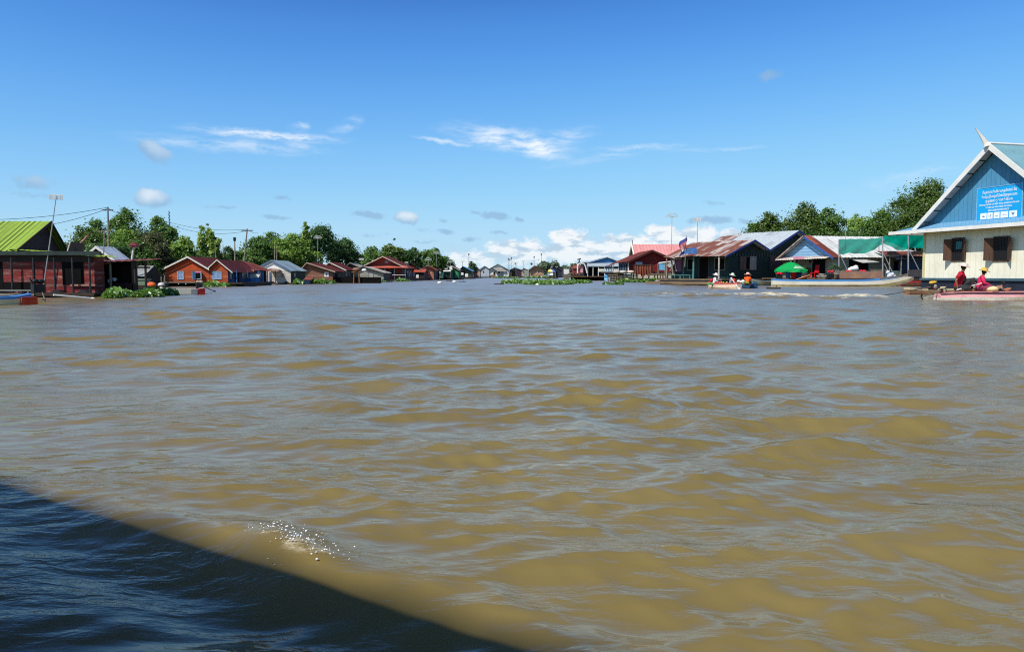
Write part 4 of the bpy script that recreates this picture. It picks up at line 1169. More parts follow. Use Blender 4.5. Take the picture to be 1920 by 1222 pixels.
for q in (1233, 1243, 1252, 1262): MB().tube(rel(q, 512, YY - .3), rel(q, 530, YY - .3), .1).build('stilt', DARKWOOD, t)
t = thing('hanging_cloth', 'purple cloth hung on a white rail before the dark green house', 'laundry', at(1275, 524, 96)); o = t.location; YY = 96
MB().slab([rel(1269, 510, YY), rel(1280, 508, YY), rel(1281, 486, YY), rel(1268, 487.5, YY)], (0, .04, 0)).build('cloth', surf((150, 92, 128), (116, 70, 104), .4, 2, streak='V'), t)
MB().tube(rel(1264, 486, YY), rel(1286, 484, YY), .06).build('rail', WHITE, t)
MB().tube(rel(1268, 508, YY - .1), rel(1264, 487, YY - .1), .05).build('white_strip', WHITE, t)
for (a, b) in ((1262, 1259), (1280, 1282)): MB().tube(rel(a + 1, 528, YY - .2), rel(b, 486, YY - .2), .1).build('pole', POSTW, t)
MB().slab([rel(1282.5, 511, YY), rel(1285, 511, YY), rel(1284.5, 486, YY), rel(1281.5, 486, YY)], (0, .04, 0)).build('white_cloth', WHITE, t)
# shore clutter
for i, (q, py_, Y_, c_, l_) in enumerate(((1252, 527, 112, (120, 86, 70), 'brown bundle of nets on the bank by the mooring stakes'), (1244, 524, 116, (150, 140, 130), 'grey heap of sacks under the patched awning'), (1264, 529, 101, (86, 70, 60), 'dark driftwood pile at the end of the raft'))):
    p = at(q, py_, Y_)
    m = MB()
    for k in range(7): m.ball((random.uniform(-1, 1), random.uniform(-.5, .5), random.uniform(0, .7)), random.uniform(.25, .55), 8, 5, (1.3, 1, .7))
    t = m.build('bundle', surf(c_, tuple(int(x * .5) for x in c_), .5, 3), None, True, loc=(p.x, p.y, -.05)); tag(t, l_, 'bundle')

# --- pink roofed building behind
H = House('building', 'large building with a pale pink roof and white gable edges rising behind the red house', 1176, 0, Y=175, cat='building')
zp = H.f(1200, 457.5)[1]; ze_ = H.f(1200, 480)[1]; xr_ = H.f(1305, 480)[0]
PNK = surf((216, 146, 142), (204, 130, 128), .35, .5, 'X', .8, .25, tint=.1)
xg = H.f(1185.5, 457, 4)[0]
H.b(MB().slab([(xg - .1, -.2, ze_), (xr_, -.2, ze_), (xr_, 4, zp), (xg, 4, zp)], (0, 0, .08)), 'roof', PNK)
H.b(MB().slab([(xg - .1, 8.2, ze_), (xr_, 8.2, ze_), (xr_, 4, zp), (xg, 4, zp)], (0, 0, .08)), 'roof', PNK)
H.b(MB().poly([(xg + .4, 0, .5), (xg + .4, 8, .5), (xg + .4, 8, ze_), (xg + .4, 4, zp - .2), (xg + .4, 0, ze_)]), 'gable', surf((168, 172, 150), (130, 134, 120), .4, .6))
H.b(MB().poly([(xg + .4, 0, .5), (xr_, 0, .5), (xr_, 0, ze_), (xg + .4, 0, ze_)]), 'wall', surf((200, 190, 170), (160, 150, 136)))
for (a, b) in ((0, 4), (8, 4)):
    H.b(MB().slab([(xg - .3, a - (.3 if a == 0 else -.3), ze_ - .5), (xg - .3, b, zp - .25), (xg - .3, b, zp + .25), (xg - .3, a - (.3 if a == 0 else -.3), ze_ - .1)], (.25, 0, 0)), 'rake_board', surf((240, 232, 206), (210, 200, 180)))
H.post(xg, 4, zp, zp + 1.1, BLACKM, .09, 'finial')
H.b(MB().box(xg, xr_, 0, 8, -.2, .5), 'base', DARKWOOD)

# --- dark green house with twin gables
ox = 405 / 1387 * 90
H = House('floating_house', 'long dark green house with twin gables and patchy rusty and grey roofs', 0, 0, rz=36, org=(ox, 90, 0))
zf = .75
DG = surf((24, 56, 56), (16, 38, 40), .45, 1.2, 'H', .32, .7, tint=.35)
DGV = surf((20, 40, 42), (14, 28, 30), .45, 1.2, 'V', .3, .6)
xv, zv = H.f(1432, 469.5); xp1, zp1 = H.f(1404, 451); xp2, zp2 = H.f(1487, 433.5)
x2 = xp2 + (xp2 - xv)
ze_ = H.f(1366, 471)[1]
OLD = rusty((184, 174, 166), (120, 72, 58), .56, .8)
GRYR = rusty((176, 184, 188), (150, 156, 160), .3)
NAVY = surf((44, 62, 128), (34, 48, 100), .4, 1)
H.gable(0, xv - .02, 0, 8.6, zf, ze_, zp1, DG, OLD, xr=xp1, ze2=zv, ohs=1.9, ohr=0.0, ohf=.9, trim=NAVY, trimw=.22, gmat=DGV, roof2=GRYR)
H.gable(xv + .02, x2, 0, 7.6, zf, zv, zp2, DG, GRYR, xr=xp2, ohs=0.0, ohr=.8, ohf=.9, trim=NAVY, trimw=.25, gmat=DGV, roof2=GRYR)
H.sheet((xv - .1, 7.4, zv), (xv - .1, 11.5, zv + .1), (xp2, 11.5, zp2 - .25), (xp2, 7.4, zp2 + .05), 'back_roof', OLD)
# scalloped valance under the gables
m = MB()
for i in range(34):
    a = .1 + i * (x2 - .2) / 34; m.poly([(a, -.12, ze_ - .25), (a + .3, -.12, ze_ - .25), (a + .3, -.12, ze_ - .55), (a + .15, -.12, ze_ - .68), (a, -.12, ze_ - .55)])
H.b(m, 'valance', surf((58, 74, 72), (40, 54, 54)))
m = MB(); m.box(0, x2, -.1, -.02, ze_ - .3, ze_ - .1); H.b(m, 'beam', DGV)
BRSH = surf((110, 88, 84), (76, 60, 60), .5, 2, 'V', .3, .5)
for (a, b, c, d) in ((1388, 1400, 480, 506), ):
    H.win('f', *w(1387, 1417, 480, 506), frame=BRSH, pane=DARK, fw=.12)
u0_, z1_ = H.f(1386, 480.5); u1_, z0_ = H.f(1397, 506)
H.b(MB().box(u0_, u1_, -.16, -.09, z0_, z1_), 'shutter', BRSH)
u0_, z1_ = H.f(1405, 480.5); u1_, z0_ = H.f(1416, 506)
H.b(MB().box(u0_, u1_, -.16, -.09, z0_, z1_), 'shutter', surf((170, 160, 156), (120, 100, 96), .5, 2, 'V', .3, .5))
u0_, z1_ = H.f(1443, 480); u1_, z0_ = H.f(1462, 505)
sw = H.b(MB().box(u0_, u1_, -.14, -.03, z0_, z1_), 'shutter', surf((86, 70, 72), (60, 48, 52), .5, 2, 'V', .3, .5))
# left side porch
for (a, b, c, d, k) in ((1340, 1360, 483, 507, 'w'), (1289, 1303, 484, 507, 'w'), (1312, 1328, 483, 525, 'd')):
    ya, z1 = H.s_(a, c, 0); yb, z0 = H.s_(b, d, 0)
    ya, yb = min(ya, yb), max(ya, yb)
    if k == 'w': H.win('l', ya, yb, z0, z1, 0, frame=surf((120, 112, 104), (90, 84, 78)), pane=DARK, fw=.12)
    else: H.opening('l', ya, yb, zf + .02, z1, 0, frame=surf((90, 80, 74)))
TEAL = surf((84, 140, 138), (60, 108, 108), .4, 2)
zep = ze_ - 1.9 * (zp1 - ze_) / xp1
for yy, mt in ((.1, surf((178, 172, 164), (140, 132, 124))), (4.0, TEAL), (8.4, POSTW)): H.post(-1.7, yy, zf, zep + .02, mt, .11)
H.raft(-2.4, x2 + .5, -.9, 9, zf, surf((124, 108, 86), (84, 70, 56), .5, 1.5), False)
H.b(MB().box(-3.4, -2.3, -1.5, 10.5, .1, .4), 'landing', surf((140, 118, 90), (90, 74, 58), .5, 1.5, 'H', .15))
m = MB().box(-1.5, -.9, 4.6, 8.0, zf + .42, zf + .5)
for yy in (4.7, 6.3, 7.8): m.box(-1.45, -.95, yy, yy + .12, zf, zf + .42)
H.b(m, 'bench', TEAL)
DGH = H
# signboard box on its roof
t = thing('signboard', 'blue signboard standing on the rusty porch roof of the dark green house', 'sign', at(1292, 477, 91)); o = t.location; YY = 91
MB().slab([rel(1277, 477, YY + 1.5), rel(1307, 475.5, YY), rel(1306, 464, YY), rel(1278, 466.5, YY + 1.5)], (0, .12, 0)).build('board', surf((56, 104, 164), (44, 82, 136), .4, 1.5), t)
m = MB()
for r_, (c0, c1) in enumerate(((1283, 1302), (1286, 1299))):
    q = c0
    while q < c1:
        y_ = 467.8 + r_ * 3.8 - (q - 1283) * .06
        YL = YY + 1.5 * (1307 - q) / 30 - .03
        m.slab([rel(q, y_ + 1.9, YL), rel(q + 1.2, y_ + 1.9, YL), rel(q + 1.2, y_ + random.uniform(-.2, .8), YL), rel(q, y_, YL)], (0, -.01, 0)); q += 2.0
m.build('lettering', surf((150, 190, 226)), t)
MB().slab([rel(1276, 478, YY + 1.5), rel(1290, 477.4, YY + .8), rel(1290, 476, YY + .8), rel(1276, 476.6, YY + 1.5)], (0, .2, 0)).build('base', surf((200, 206, 214)), t)
# flag
t = thing('flag', 'red and blue flag with white emblem on a pole at the dark green house', 'flag', at(1286, 500, 92)); o = t.location; YY = 92
MB().tube(rel(1284, 500, YY), rel(1287, 442, YY), .05, .035).build('pole', POSTW, t)
def flagpt(u, v):
    a = rel(1286.6, 444, YY).lerp(rel(1285.4, 473, YY), v)  # along hoist, hanging
    q = a + Vector((-.75 * u + .1 * math.sin(v * 9 + u * 3), -.3 * math.sin(u * 5 + v * 4) - .05, -.55 * u - .25 * u * math.sin(v * 3)))
    return q
for nm, v0, v1, c_ in (('blue_stripe', 0, .25, (84, 84, 150)), ('red_stripe', .25, .75, (214, 120, 124)), ('blue_stripe', .75, 1.0, (84, 84, 150))):
    V = []; Q = []; n = 10; k = 6
    for i in range(n + 1):
        for j in range(k + 1): V.append(tuple(flagpt(i / n, v0 + (v1 - v0) * j / k)))
    for i in range(n):
        for j in range(k): Q.append((i * (k + 1) + j, (i + 1) * (k + 1) + j, (i + 1) * (k + 1) + j + 1, i * (k + 1) + j + 1))
    np_mesh(nm, np.array(V), np.array(Q), surf(c_, tuple(min(255, int(x * 1.2)) for x in c_), .4, 3, trans=.25), t)
m = MB()
for (u0, u1, v0, v1) in ((.25, .8, .66, .7), (.3, .75, .58, .66), (.33, .41, .45, .58), (.48, .57, .36, .58), (.64, .72, .45, .58)):
    m.poly([flagpt(u0, v1) + Vector((0, -.03, 0)), flagpt(u1, v1) + Vector((0, -.03, 0)), flagpt(u1, v0) + Vector((0, -.03, 0)), flagpt(u0, v0) + Vector((0, -.03, 0))])
m.build('emblem', WHITE, t)

# --- blue and white gabled house with plank side
org = Vector((36.5, 84, 0)) + Vector((-.259, .966, 0)) * 9.7
H = House('floating_house', 'weathered plank house with a light blue gable, white sheet roof and open dark doorway', 0, 0, rz=-75, org=org)
W_ = 9.7; zf = .9
zp = H.f(1517, 443)[1]; ze_ = H.f(1560, 480)[1]
WB = surf((168, 162, 146), (116, 110, 98), .45, 1.4, 'H', .3, .75, tint=.5)
H.gable(0, W_, 0, 10.5, zf, ze_, zp, WB, rusty((206, 206, 202), (176, 176, 172), .3, 2.2), ohs=.5, ohf=.55, trim=surf((60, 96, 160), (44, 70, 120)), trimw=.24, gmat=surf((150, 196, 232), (110, 150, 190), .35, 1.2, 'H', .36, .7, tint=.3))
# rusty strip of roof over the gable end
sl = (zp - ze_) / (W_ / 2)
H.sheet((W_ + .55, -.57, ze_ - .55 * sl + .09), (W_ + .55, .5, ze_ - .55 * sl + .09), (W_ / 2, .5, zp + .1), (W_ / 2, -.57, zp + .1), 'roof_edge', rusty((150, 84, 62), (110, 54, 42), .6))
H.b(MB().slab([(-.5, -.64, ze_ - .55 * sl - .1), (W_ / 2, -.64, zp - .1), (W_ / 2, -.64, zp + .1), (-.5, -.64, ze_ - .55 * sl + .1)], (0, -.04, 0)), 'bargeboard', surf((180, 160, 140), (120, 100, 90)))
# porch strip roof under the gable
pa, pz = H.f(1474, 483, -1.2); pb_, pz2 = H.f(1562, 478, -1.2)
H.sheet((.2, -1.3, ze_ - .35), (W_ - .1, -1.3, ze_ - .3), (W_ - .1, -.03, ze_ + .05), (.2, -.03, ze_ + .05), 'porch_roof', rusty((214, 206, 196), (160, 140, 130), .4))
H.b(MB().box(W_ * .42, W_ * .62, -1.34, -1.3, ze_ - .3, ze_ + .02), 'pink_cloth', surf((226, 150, 170), (210, 120, 150)))
u0_, z1_ = H.f(1524, 482); u1_, z0_ = H.f(1548, 522)
H.opening('f', u0_, u1_, zf + .02, ze_ - .35, 0, frame=surf((150, 142, 130), (100, 92, 82)), fw=.14)
H.win('f', *w(1485, 1496, 484, 492), frame=surf((110, 100, 92)), pane=DARK)
H.b(MB().box(w(1489, 1493, 484.5, 492)[0], w(1489, 1493, 484.5, 492)[1], -.09, -.05, w(1489, 1493, 484.5, 492)[2], w(1489, 1493, 484.5, 492)[3]), 'hung_shirt', WHITE)
H.win('f', *w(1517, 1525, 488, 494), frame=surf((150, 110, 104)), pane=PANE)
# side: propped awning window
ya, z1 = H.s_(1592, 486, W_); yb, z0 = H.s_(1628, 506, W_)
H.opening('r', ya, yb, z0, z1, W_, name='window_opening')
H.b(MB().slab([(W_ + .05, ya, z1 + .02), (W_ + .05, yb - 1.0, z1 + .02), (W_ + 1.3, yb + .3, z1 - .35), (W_ + 1.3, ya + .8, z1 - .45)], (0, 0, .05)), 'awning_shutter', surf((186, 184, 178), (150, 146, 140)))
ya, z1 = H.s_(1640, 481, W_); yb, z0 = H.s_(1646, 487, W_)
H.win('r', ya, yb, z0, z1, W_, frame=surf((196, 180, 150)), pane=surf((220, 204, 170)))
ya, z1 = H.s_(1676, 489, W_); yb, z0 = H.s_(1688, 515, W_)
H.opening('r', ya, yb, zf, z1, W_)
H.raft(-.4, W_ + 2.4, -2.6, 11, zf, surf((110, 96, 80), (76, 64, 54), .5, 1.5), False)
H.sheet((W_ + 2.8, 6.0, ze_ - .4), (W_ + 2.8, 12, ze_ - .3), (W_ * .62, 12, zp - 1.2), (W_ * .62, 6.0, zp - 1.2), 'lean_roof', rusty((190, 204, 204), (160, 172, 172), .3))
PLANKH = H
# plants and chair on its deck
t = thing('plastic_chair', 'red plastic chair in the dark doorway of the plank house', 'chair', H.root.matrix_basis @ Vector((H.f(1527, 520, -.7)[0], -.7, zf)), R_(-70))
RP = surf((196, 24, 34), (170, 20, 30), .3, 3, rough=.35)
MB().box(-.35, .35, -.3, .3, .55, .62).build('seat', RP, t)
MB().slab([(-.35, .28, .6), (.35, .28, .6), (.33, .42, 1.5), (-.33, .42, 1.5)], (0, .05, 0)).build('backrest', RP, t)
for sx in (-.3, .3):
    for sy in (-.26, .26): MB().tube((sx, sy, 0), (sx, sy, .56), .045).build('leg', RP, t)

# ================================================================== PLANTS
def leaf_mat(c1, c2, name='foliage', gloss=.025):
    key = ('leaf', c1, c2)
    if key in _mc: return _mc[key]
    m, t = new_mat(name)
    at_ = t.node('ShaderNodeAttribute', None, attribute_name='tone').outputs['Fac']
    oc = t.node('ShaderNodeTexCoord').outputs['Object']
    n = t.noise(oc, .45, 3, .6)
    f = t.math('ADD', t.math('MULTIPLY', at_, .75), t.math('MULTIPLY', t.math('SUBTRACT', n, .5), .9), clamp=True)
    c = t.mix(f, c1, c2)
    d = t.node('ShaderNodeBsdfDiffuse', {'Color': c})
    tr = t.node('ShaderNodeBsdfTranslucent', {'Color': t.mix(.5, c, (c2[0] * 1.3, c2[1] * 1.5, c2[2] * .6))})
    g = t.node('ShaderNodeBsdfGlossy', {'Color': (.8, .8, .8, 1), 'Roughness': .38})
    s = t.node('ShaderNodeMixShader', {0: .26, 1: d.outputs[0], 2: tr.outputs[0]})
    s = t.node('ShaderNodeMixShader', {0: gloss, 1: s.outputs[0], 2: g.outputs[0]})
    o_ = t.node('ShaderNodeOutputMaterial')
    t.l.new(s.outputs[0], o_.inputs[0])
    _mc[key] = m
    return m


LEAFS = {
    'olive': leaf_mat((.040, .075, .018), (.200, .290, .060)),
    'mid': leaf_mat((0.039, 0.087, 0.023), (0.219, 0.361, 0.076)),
    'dark': leaf_mat((0.025, 0.062, 0.023), (0.135, 0.245, 0.075)),
    'light': leaf_mat((0.087, 0.164, 0.029), (0.416, 0.591, 0.120)),
    'bamboo': leaf_mat((0.097, 0.183, 0.039), (0.504, 0.625, 0.154)),
    'brown': leaf_mat((0.055, 0.062, 0.028), (0.185, 0.195, 0.085)),
    'lily': leaf_mat((.040, .110, .012), (.30, .50, .09), gloss=.09),
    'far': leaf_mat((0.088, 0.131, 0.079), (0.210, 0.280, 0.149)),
}
TRUNK = surf((104, 92, 78), (70, 60, 50), .5, 2.0, streak='V')


def leaf_cloud(rs, lobes, n, size, jitter=.17, squash=.9, droop=0.0):
    """lobes: list of (cx,cy,cz,rx,ry,rz). returns verts, quads, tone"""
    vol = np.array([l[3] * l[5] + l[3] * l[4] * .5 for l in lobes]); pr = vol / vol.sum()
    ncl = max(8, n // 14)
    idx = rs.choice(len(lobes), ncl, p=pr)
    Lb = np.array(lobes)[idx]
    d = rs.normal(size=(ncl, 3)); d /= np.linalg.norm(d, axis=1)[:, None]
    d[:, 2] = np.where(d[:, 2] < -.35, -d[:, 2] * .6, d[:, 2])
    rr = rs.uniform(.55, 1.03, (ncl, 1)) ** .6
    cc = Lb[:, :3] + d * rr * Lb[:, 3:6]
    csz = (Lb[:, 3:4] + Lb[:, 5:6]) * .5 * jitter * rs.uniform(.6, 1.4, (ncl, 1))
    ci = rs.randint(0, ncl, n)
    off = rs.normal(size=(n, 3)) * csz[ci] * np.array([1, 1, .72])
    P = cc[ci] + off
    # face direction: mostly outward/up
    nn = d[ci] * .8 + rs.normal(size=(n, 3)) * .55 + np.array([0, 0, .5])
    nn /= np.linalg.norm(nn, axis=1)[:, None]
    a = np.cross(nn, rs.normal(size=(n, 3))); a /= np.linalg.norm(a, axis=1)[:, None]
    b = np.cross(nn, a)
    s = size * rs.uniform(.6, 1.4, (n, 1))
    V = np.stack([P - a * s, P - b * s * .55 , P + a * s + np.array([0, 0, -droop]) * s, P + b * s * .55], 1).reshape(-1, 3)
    Q = np.arange(n * 4).reshape(-1, 4)
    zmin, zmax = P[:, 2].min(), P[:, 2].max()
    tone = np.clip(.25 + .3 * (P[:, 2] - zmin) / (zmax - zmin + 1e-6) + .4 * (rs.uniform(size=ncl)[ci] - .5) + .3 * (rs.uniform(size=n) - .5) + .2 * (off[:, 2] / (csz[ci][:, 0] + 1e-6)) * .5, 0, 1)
    return V, Q, np.repeat(tone, 4)


def tree(label, px0, px1, pytop, Y, kind='mid', n=3600, pybase=516, seed=0, group=None, name='broadleaf_tree', lob=9, leaf=.30, flat=.8, shape='round', low=.35):
    rs = np.random.RandomState(seed)
    a = at(px0, pytop, Y); b = at(px1, pytop, Y)
    cx = (a.x + b.x) / 2; W = (b.x - a.x); Ht = a.z
    zb = .3
    t = thing(name, label, 'tree', (cx, Y, 0), 0, group)
    lobes = []
    base = Ht * low
    hh = (Ht - base)
    if shape == 'round':
        lobes.append((0, 0, base + hh * .46, W * .40, W * .36, hh * .47))
        for i in range(lob):
            an = rs.uniform(0, 6.28); el = rs.uniform(-.2, 1.0)
            rx = W * rs.uniform(.15, .25)
            x = math.cos(an) * W * .33 * math.cos(el * .9); y = math.sin(an) * W * .3 * math.cos(el * .9)
            z = base + hh * (.42 + .36 * math.sin(el * 1.3))
            lobes.append((x, y, z, rx, rx, min(rx * flat, hh * .3)))
        lobes.append((rs.uniform(-.12, .12) * W, 0, Ht - hh * .17, W * .2, W * .2, hh * .17))
        lobes.append((-W * .36, 0, base + hh * .35, W * .14, W * .16, hh * .25)); lobes.append((W * .36, 0, base + hh * .35, W * .14, W * .16, hh * .25))
    elif shape == 'loose':
        for i in range(lob + 4):
            x = rs.uniform(-.36, .36) * W; z = base + hh * rs.uniform(.1, .86) * (1 - .5 * abs(x) / (W * .5))
            rx = W * rs.uniform(.14, .22)
            lobes.append((x, rs.uniform(-.25, .25) * W, z, rx, rx, rx * .7))
        lobes.append((rs.uniform(-.1, .1) * W, 0, Ht - W * .09, W * .12, W * .12, W * .09))
    elif shape == 'spire':
        for i in range(lob):
            u = i / (lob - 1); r = W * .5 * (1 - .7 * u) * rs.uniform(.6, 1)
            lobes.append((rs.uniform(-.2, .2) * W + .15 * W * u, rs.uniform(-.2, .2) * W, base + hh * (.1 + .84 * u), r * .7, r * .7, hh * .1))
    V, Q, tone = leaf_cloud(rs, lobes, n, leaf, droop=.9 if kind == 'bamboo' else .2)
    # trunk and limbs
    m = MB(); r0 = max(.12, W * .028)
    top = Vector((0, 0, base + hh * .45))
    m.tube((0, 0, -.2), (W * .02, 0, base * .6), r0 * 1.25, r0, 8).tube((W * .02, 0, base * .6), top, r0, r0 * .55, 8)
    for l in lobes[1:1 + (6 if shape != 'spire' else 3)]:
        m.tube((W * .015, 0, base * (.55 + .4 * rs.uniform())), (l[0] * .9, l[1] * .9, l[2]), r0 * .5, r0 * .15, 6)
    m.build('trunk', TRUNK, t)
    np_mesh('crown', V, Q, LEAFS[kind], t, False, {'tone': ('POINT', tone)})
    return t


def bamboo(label, px0, px1, pytop, Y, seed, n=1500, kind='bamboo', stems=7):
    rs = np.random.RandomState(seed)
    a = at(px0, pytop, Y); b = at(px1, pytop, Y)
    cx = (a.x + b.x) / 2; W = b.x - a.x; Ht = a.z
    t = thing('bamboo_clump', label, 'bamboo', (cx, Y, 0), 0, 'bamboo clumps behind the left bank houses')
    m = MB(); lobes = []
    for i in range(stems):
        x = rs.uniform(-.35, .35) * W; h = Ht * rs.uniform(.72, 1.0) if i else Ht
        lean = rs.uniform(-.2, .2) * W
        pts = [Vector((x * .5 + lean * u * u, rs.uniform(-.1, .1) * W * u, h * u)) for u in (0, .3, .6, .85, .97)]
        for p, q, r in zip(pts[:-1], pts[1:], (.06, .05, .04, .025)): m.tube(p, q, r, r * .8, 5)
        for u in (.35, .5, .62, .74, .85, .95):
            rr = W * .17 * (1.2 - u * .75)
            lobes.append((x * .5 + lean * u * u + rs.uniform(-.08, .08) * W, rs.uniform(-.15, .15) * W, h * u, rr, rr, h * .07))
    m.build('stem', surf((120, 130, 70), (80, 90, 50)), t)
    V, Q, tone = leaf_cloud(rs, lobes, int(n * 2), .2, jitter=.3, droop=.9)
    np_mesh('foliage', V, Q, LEAFS[kind], t, False, {'tone': ('POINT', tone)})
    return t


# left bank trees (far to near order does not matter)
LT = [
    ('dark wide bush filling the bank behind the brown shed', 205, 300, 452, 78, 'mid', 4600, 101, 'round'),
    ('olive bush on the bank between the spirit house and the orange house', 280, 372, 468, 92, 'olive', 3600, 102, 'round'),
    ('dark bush on the bank left of the brown shed pole', 128, 226, 442, 90, 'mid', 4600, 103, 'round'),
    ('mid green bush under the bamboo stands', 356, 432, 462, 106, 'mid', 3400, 104, 'round'),
    ('dark bush behind the blue porch house roof', 425, 500, 470, 114, 'mid', 3000, 105, 'round'),
    ('green bush between the feathery tree and the big dome', 490, 570, 458, 130, 'mid', 3800, 106, 'round'),
    ('olive green round tree just right of the green roof', 122, 205, 424, 84, 'olive', 4200, 1, 'round'),
    ('dark feathery tree rising behind the first power pole', 156, 212, 408, 100, 'mid', 2600, 2, 'round'),
    ('tall green tree with high double crown, highest behind the brown shed', 203, 276, 390, 96, 'mid', 4600, 3, 'round'),
    ('dark green feathery tree leaning beside the lattice mast', 268, 332, 405, 98, 'mid', 4200, 4, 'round'),
    ('dull brownish green bush tree behind the spirit house', 236, 322, 433, 80, 'brown', 4200, 5, 'round'),
    ('light green bushy tree left of the bamboo', 315, 368, 443, 92, 'light', 3200, 6, 'round'),
    ('yellow green tree low in front of the tall tree', 200, 262, 428, 88, 'light', 2600, 7, 'round'),
    ('dark shrubby tree filling the gap below the lattice mast', 250, 318, 462, 98, 'mid', 3600, 8, 'round'),
    ('dark low tree behind the brown shed roof', 150, 250, 455, 74, 'dark', 3600, 9, 'round'),
    ('low dark tree between the two bamboo stands', 408, 446, 460, 112, 'dark', 1600, 10, 'round'),
    ('round dark green tree behind the leaning power pole', 443, 516, 443, 118, 'mid', 4400, 11, 'round'),
    ('feathery grey green tree behind the white gabled house', 476, 536, 434, 128, 'mid', 2800, 12, 'round'),
    ('bright yellow green tree above the white gabled house', 508, 576, 436, 122, 'light', 4000, 13, 'round'),
    ('big dark green domed tree, the widest crown on the left bank', 560, 640, 420, 132, 'dark', 6200, 14, 'round'),
    ('dark green tree sloping down right of the big dome', 620, 676, 446, 138, 'dark', 4200, 15, 'round'),
    ('low grey green tree behind the grey plank house', 668, 726, 462, 160, 'mid', 3200, 16, 'round'),
    ('olive tree above the big red house', 705, 765, 458, 168, 'olive', 3400, 17, 'round'),
    ('slender open tree standing above the other crowns near the big red house', 729, 754, 447, 176, 'dark', 500, 18, 'loose'),
    ('dark low tree right of the big red house ridge', 752, 792, 464, 178, 'dark', 2800, 19, 'round'),
    ('fresh green rounded tree behind the pink gabled house', 786, 834, 465, 196, 'mid', 3800, 20, 'round'),
    ('small dark tree at the end of the left bank tree line', 822, 852, 481, 215, 'dark', 1800, 21, 'round'),
    ('bushy green tree above the brown plank house', 545, 604, 466, 126, 'light', 2600, 22, 'round'),
    ('dark tree low behind the orange house roof', 330, 420, 476, 100, 'dark', 3000, 23, 'round'),
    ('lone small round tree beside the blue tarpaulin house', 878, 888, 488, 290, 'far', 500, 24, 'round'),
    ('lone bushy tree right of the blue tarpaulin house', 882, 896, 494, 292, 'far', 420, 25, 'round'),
]
for (l_, a, b, py_, Y_, k_, n_, sd_, sh_) in LT:
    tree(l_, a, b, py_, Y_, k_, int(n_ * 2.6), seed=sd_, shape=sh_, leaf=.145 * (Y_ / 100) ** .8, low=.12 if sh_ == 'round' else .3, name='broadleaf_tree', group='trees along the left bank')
bamboo('yellow green bamboo clump with a tall left plume', 361, 396, 426, 104, 31, 1700)
bamboo('thin bamboo plume reaching highest between two clumps', 380, 398, 418, 108, 32, 500, stems=3)
bamboo('broad green bamboo clump right of the plume', 384, 418, 434, 104, 33, 2000)
bamboo('pale bamboo sprays rising left of the big domed tree', 556, 592, 418, 126, 34, 1700)

RT = [
    ('small bushy tree behind the rusty roof ridge', 1390, 1436, 412, 128, 'mid', 2600, 41, 'round'),
    ('olive tree left of the grey double roof', 1412, 1475, 396, 126, 'olive', 4200, 42, 'round'),
    ('big olive green tree behind the twin gables', 1460, 1548, 380, 130, 'olive', 6600, 43, 'round'),
    ('leafy tree above the white sheet roof', 1525, 1592, 388, 128, 'mid', 4800, 44, 'round'),
    ('lower bright tree between the two big crowns on the right', 1578, 1660, 401, 122, 'light', 3600, 45, 'round'),
    ('dark green tree left of the tallest right bank tree', 1618, 1700, 388, 112, 'mid', 5600, 46, 'round'),
    ('tallest tree of the right bank beside the blue gable', 1672, 1790, 333, 104, 'olive', 8800, 47, 'round'),
    ('dark tree below the roof edge of the cream walled house', 1690, 1800, 400, 96, 'dark', 4200, 48, 'round'),
    ('dark low tree behind the green netting', 1560, 1720, 432, 116, 'dark', 5200, 49, 'round'),
    ('low dark tree behind the twin gabled roof', 1440, 1560, 432, 124, 'dark', 3600, 50, 'round'),
]
for (l_, a, b, py_, Y_, k_, n_, sd_, sh_) in RT:
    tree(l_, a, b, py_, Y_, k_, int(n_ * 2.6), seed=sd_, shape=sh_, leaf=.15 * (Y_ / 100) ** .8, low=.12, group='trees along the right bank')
FT = [('pale far tree left of the brown gabled house ridge', 985, 1012, 494, 470, 'far', 900, 61, 'loose'),
      ('far grey green tree above the brown gabled house', 1005, 1034, 489, 470, 'far', 1300, 62, 'round'),
      ('far dark tree with a pointed top behind the grey roofs', 1028, 1050, 487, 470, 'far', 1200, 63, 'round'),
      ('low far tree behind the white board', 1048, 1074, 496, 470, 'far', 900, 64, 'round'),
      ('low far tree left of the blue gabled house', 1064, 1092, 493, 470, 'far', 1100, 65, 'round')]
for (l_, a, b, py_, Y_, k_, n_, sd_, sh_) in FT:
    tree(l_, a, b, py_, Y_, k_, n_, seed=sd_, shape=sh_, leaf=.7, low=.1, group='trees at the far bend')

# far low treeline and shore
def far_band(label, x0, x1, Y, h, seed, n):
    rs = np.random.RandomState(seed)
    lobes = [(rs.uniform(x0, x1), Y + rs.uniform(-12, 12), h * rs.uniform(.2, .7), rs.uniform(3, 8), 4, h * rs.uniform(.2, .4)) for _ in range(int((x1 - x0) / 5))]
    V, Q, tone = leaf_cloud(rs, lobes, n, .75, jitter=.3)
    t = np_mesh('far_woodland', V, Q, LEAFS['far'], None, False, {'tone': ('POINT', tone)})
    tag(t, label, 'woodland', None, 'stuff')
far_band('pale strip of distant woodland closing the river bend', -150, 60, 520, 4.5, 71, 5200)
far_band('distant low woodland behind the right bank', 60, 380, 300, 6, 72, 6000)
far_band('dark low woodland behind the left bank', -330, -95, 230, 9, 73, 6000)

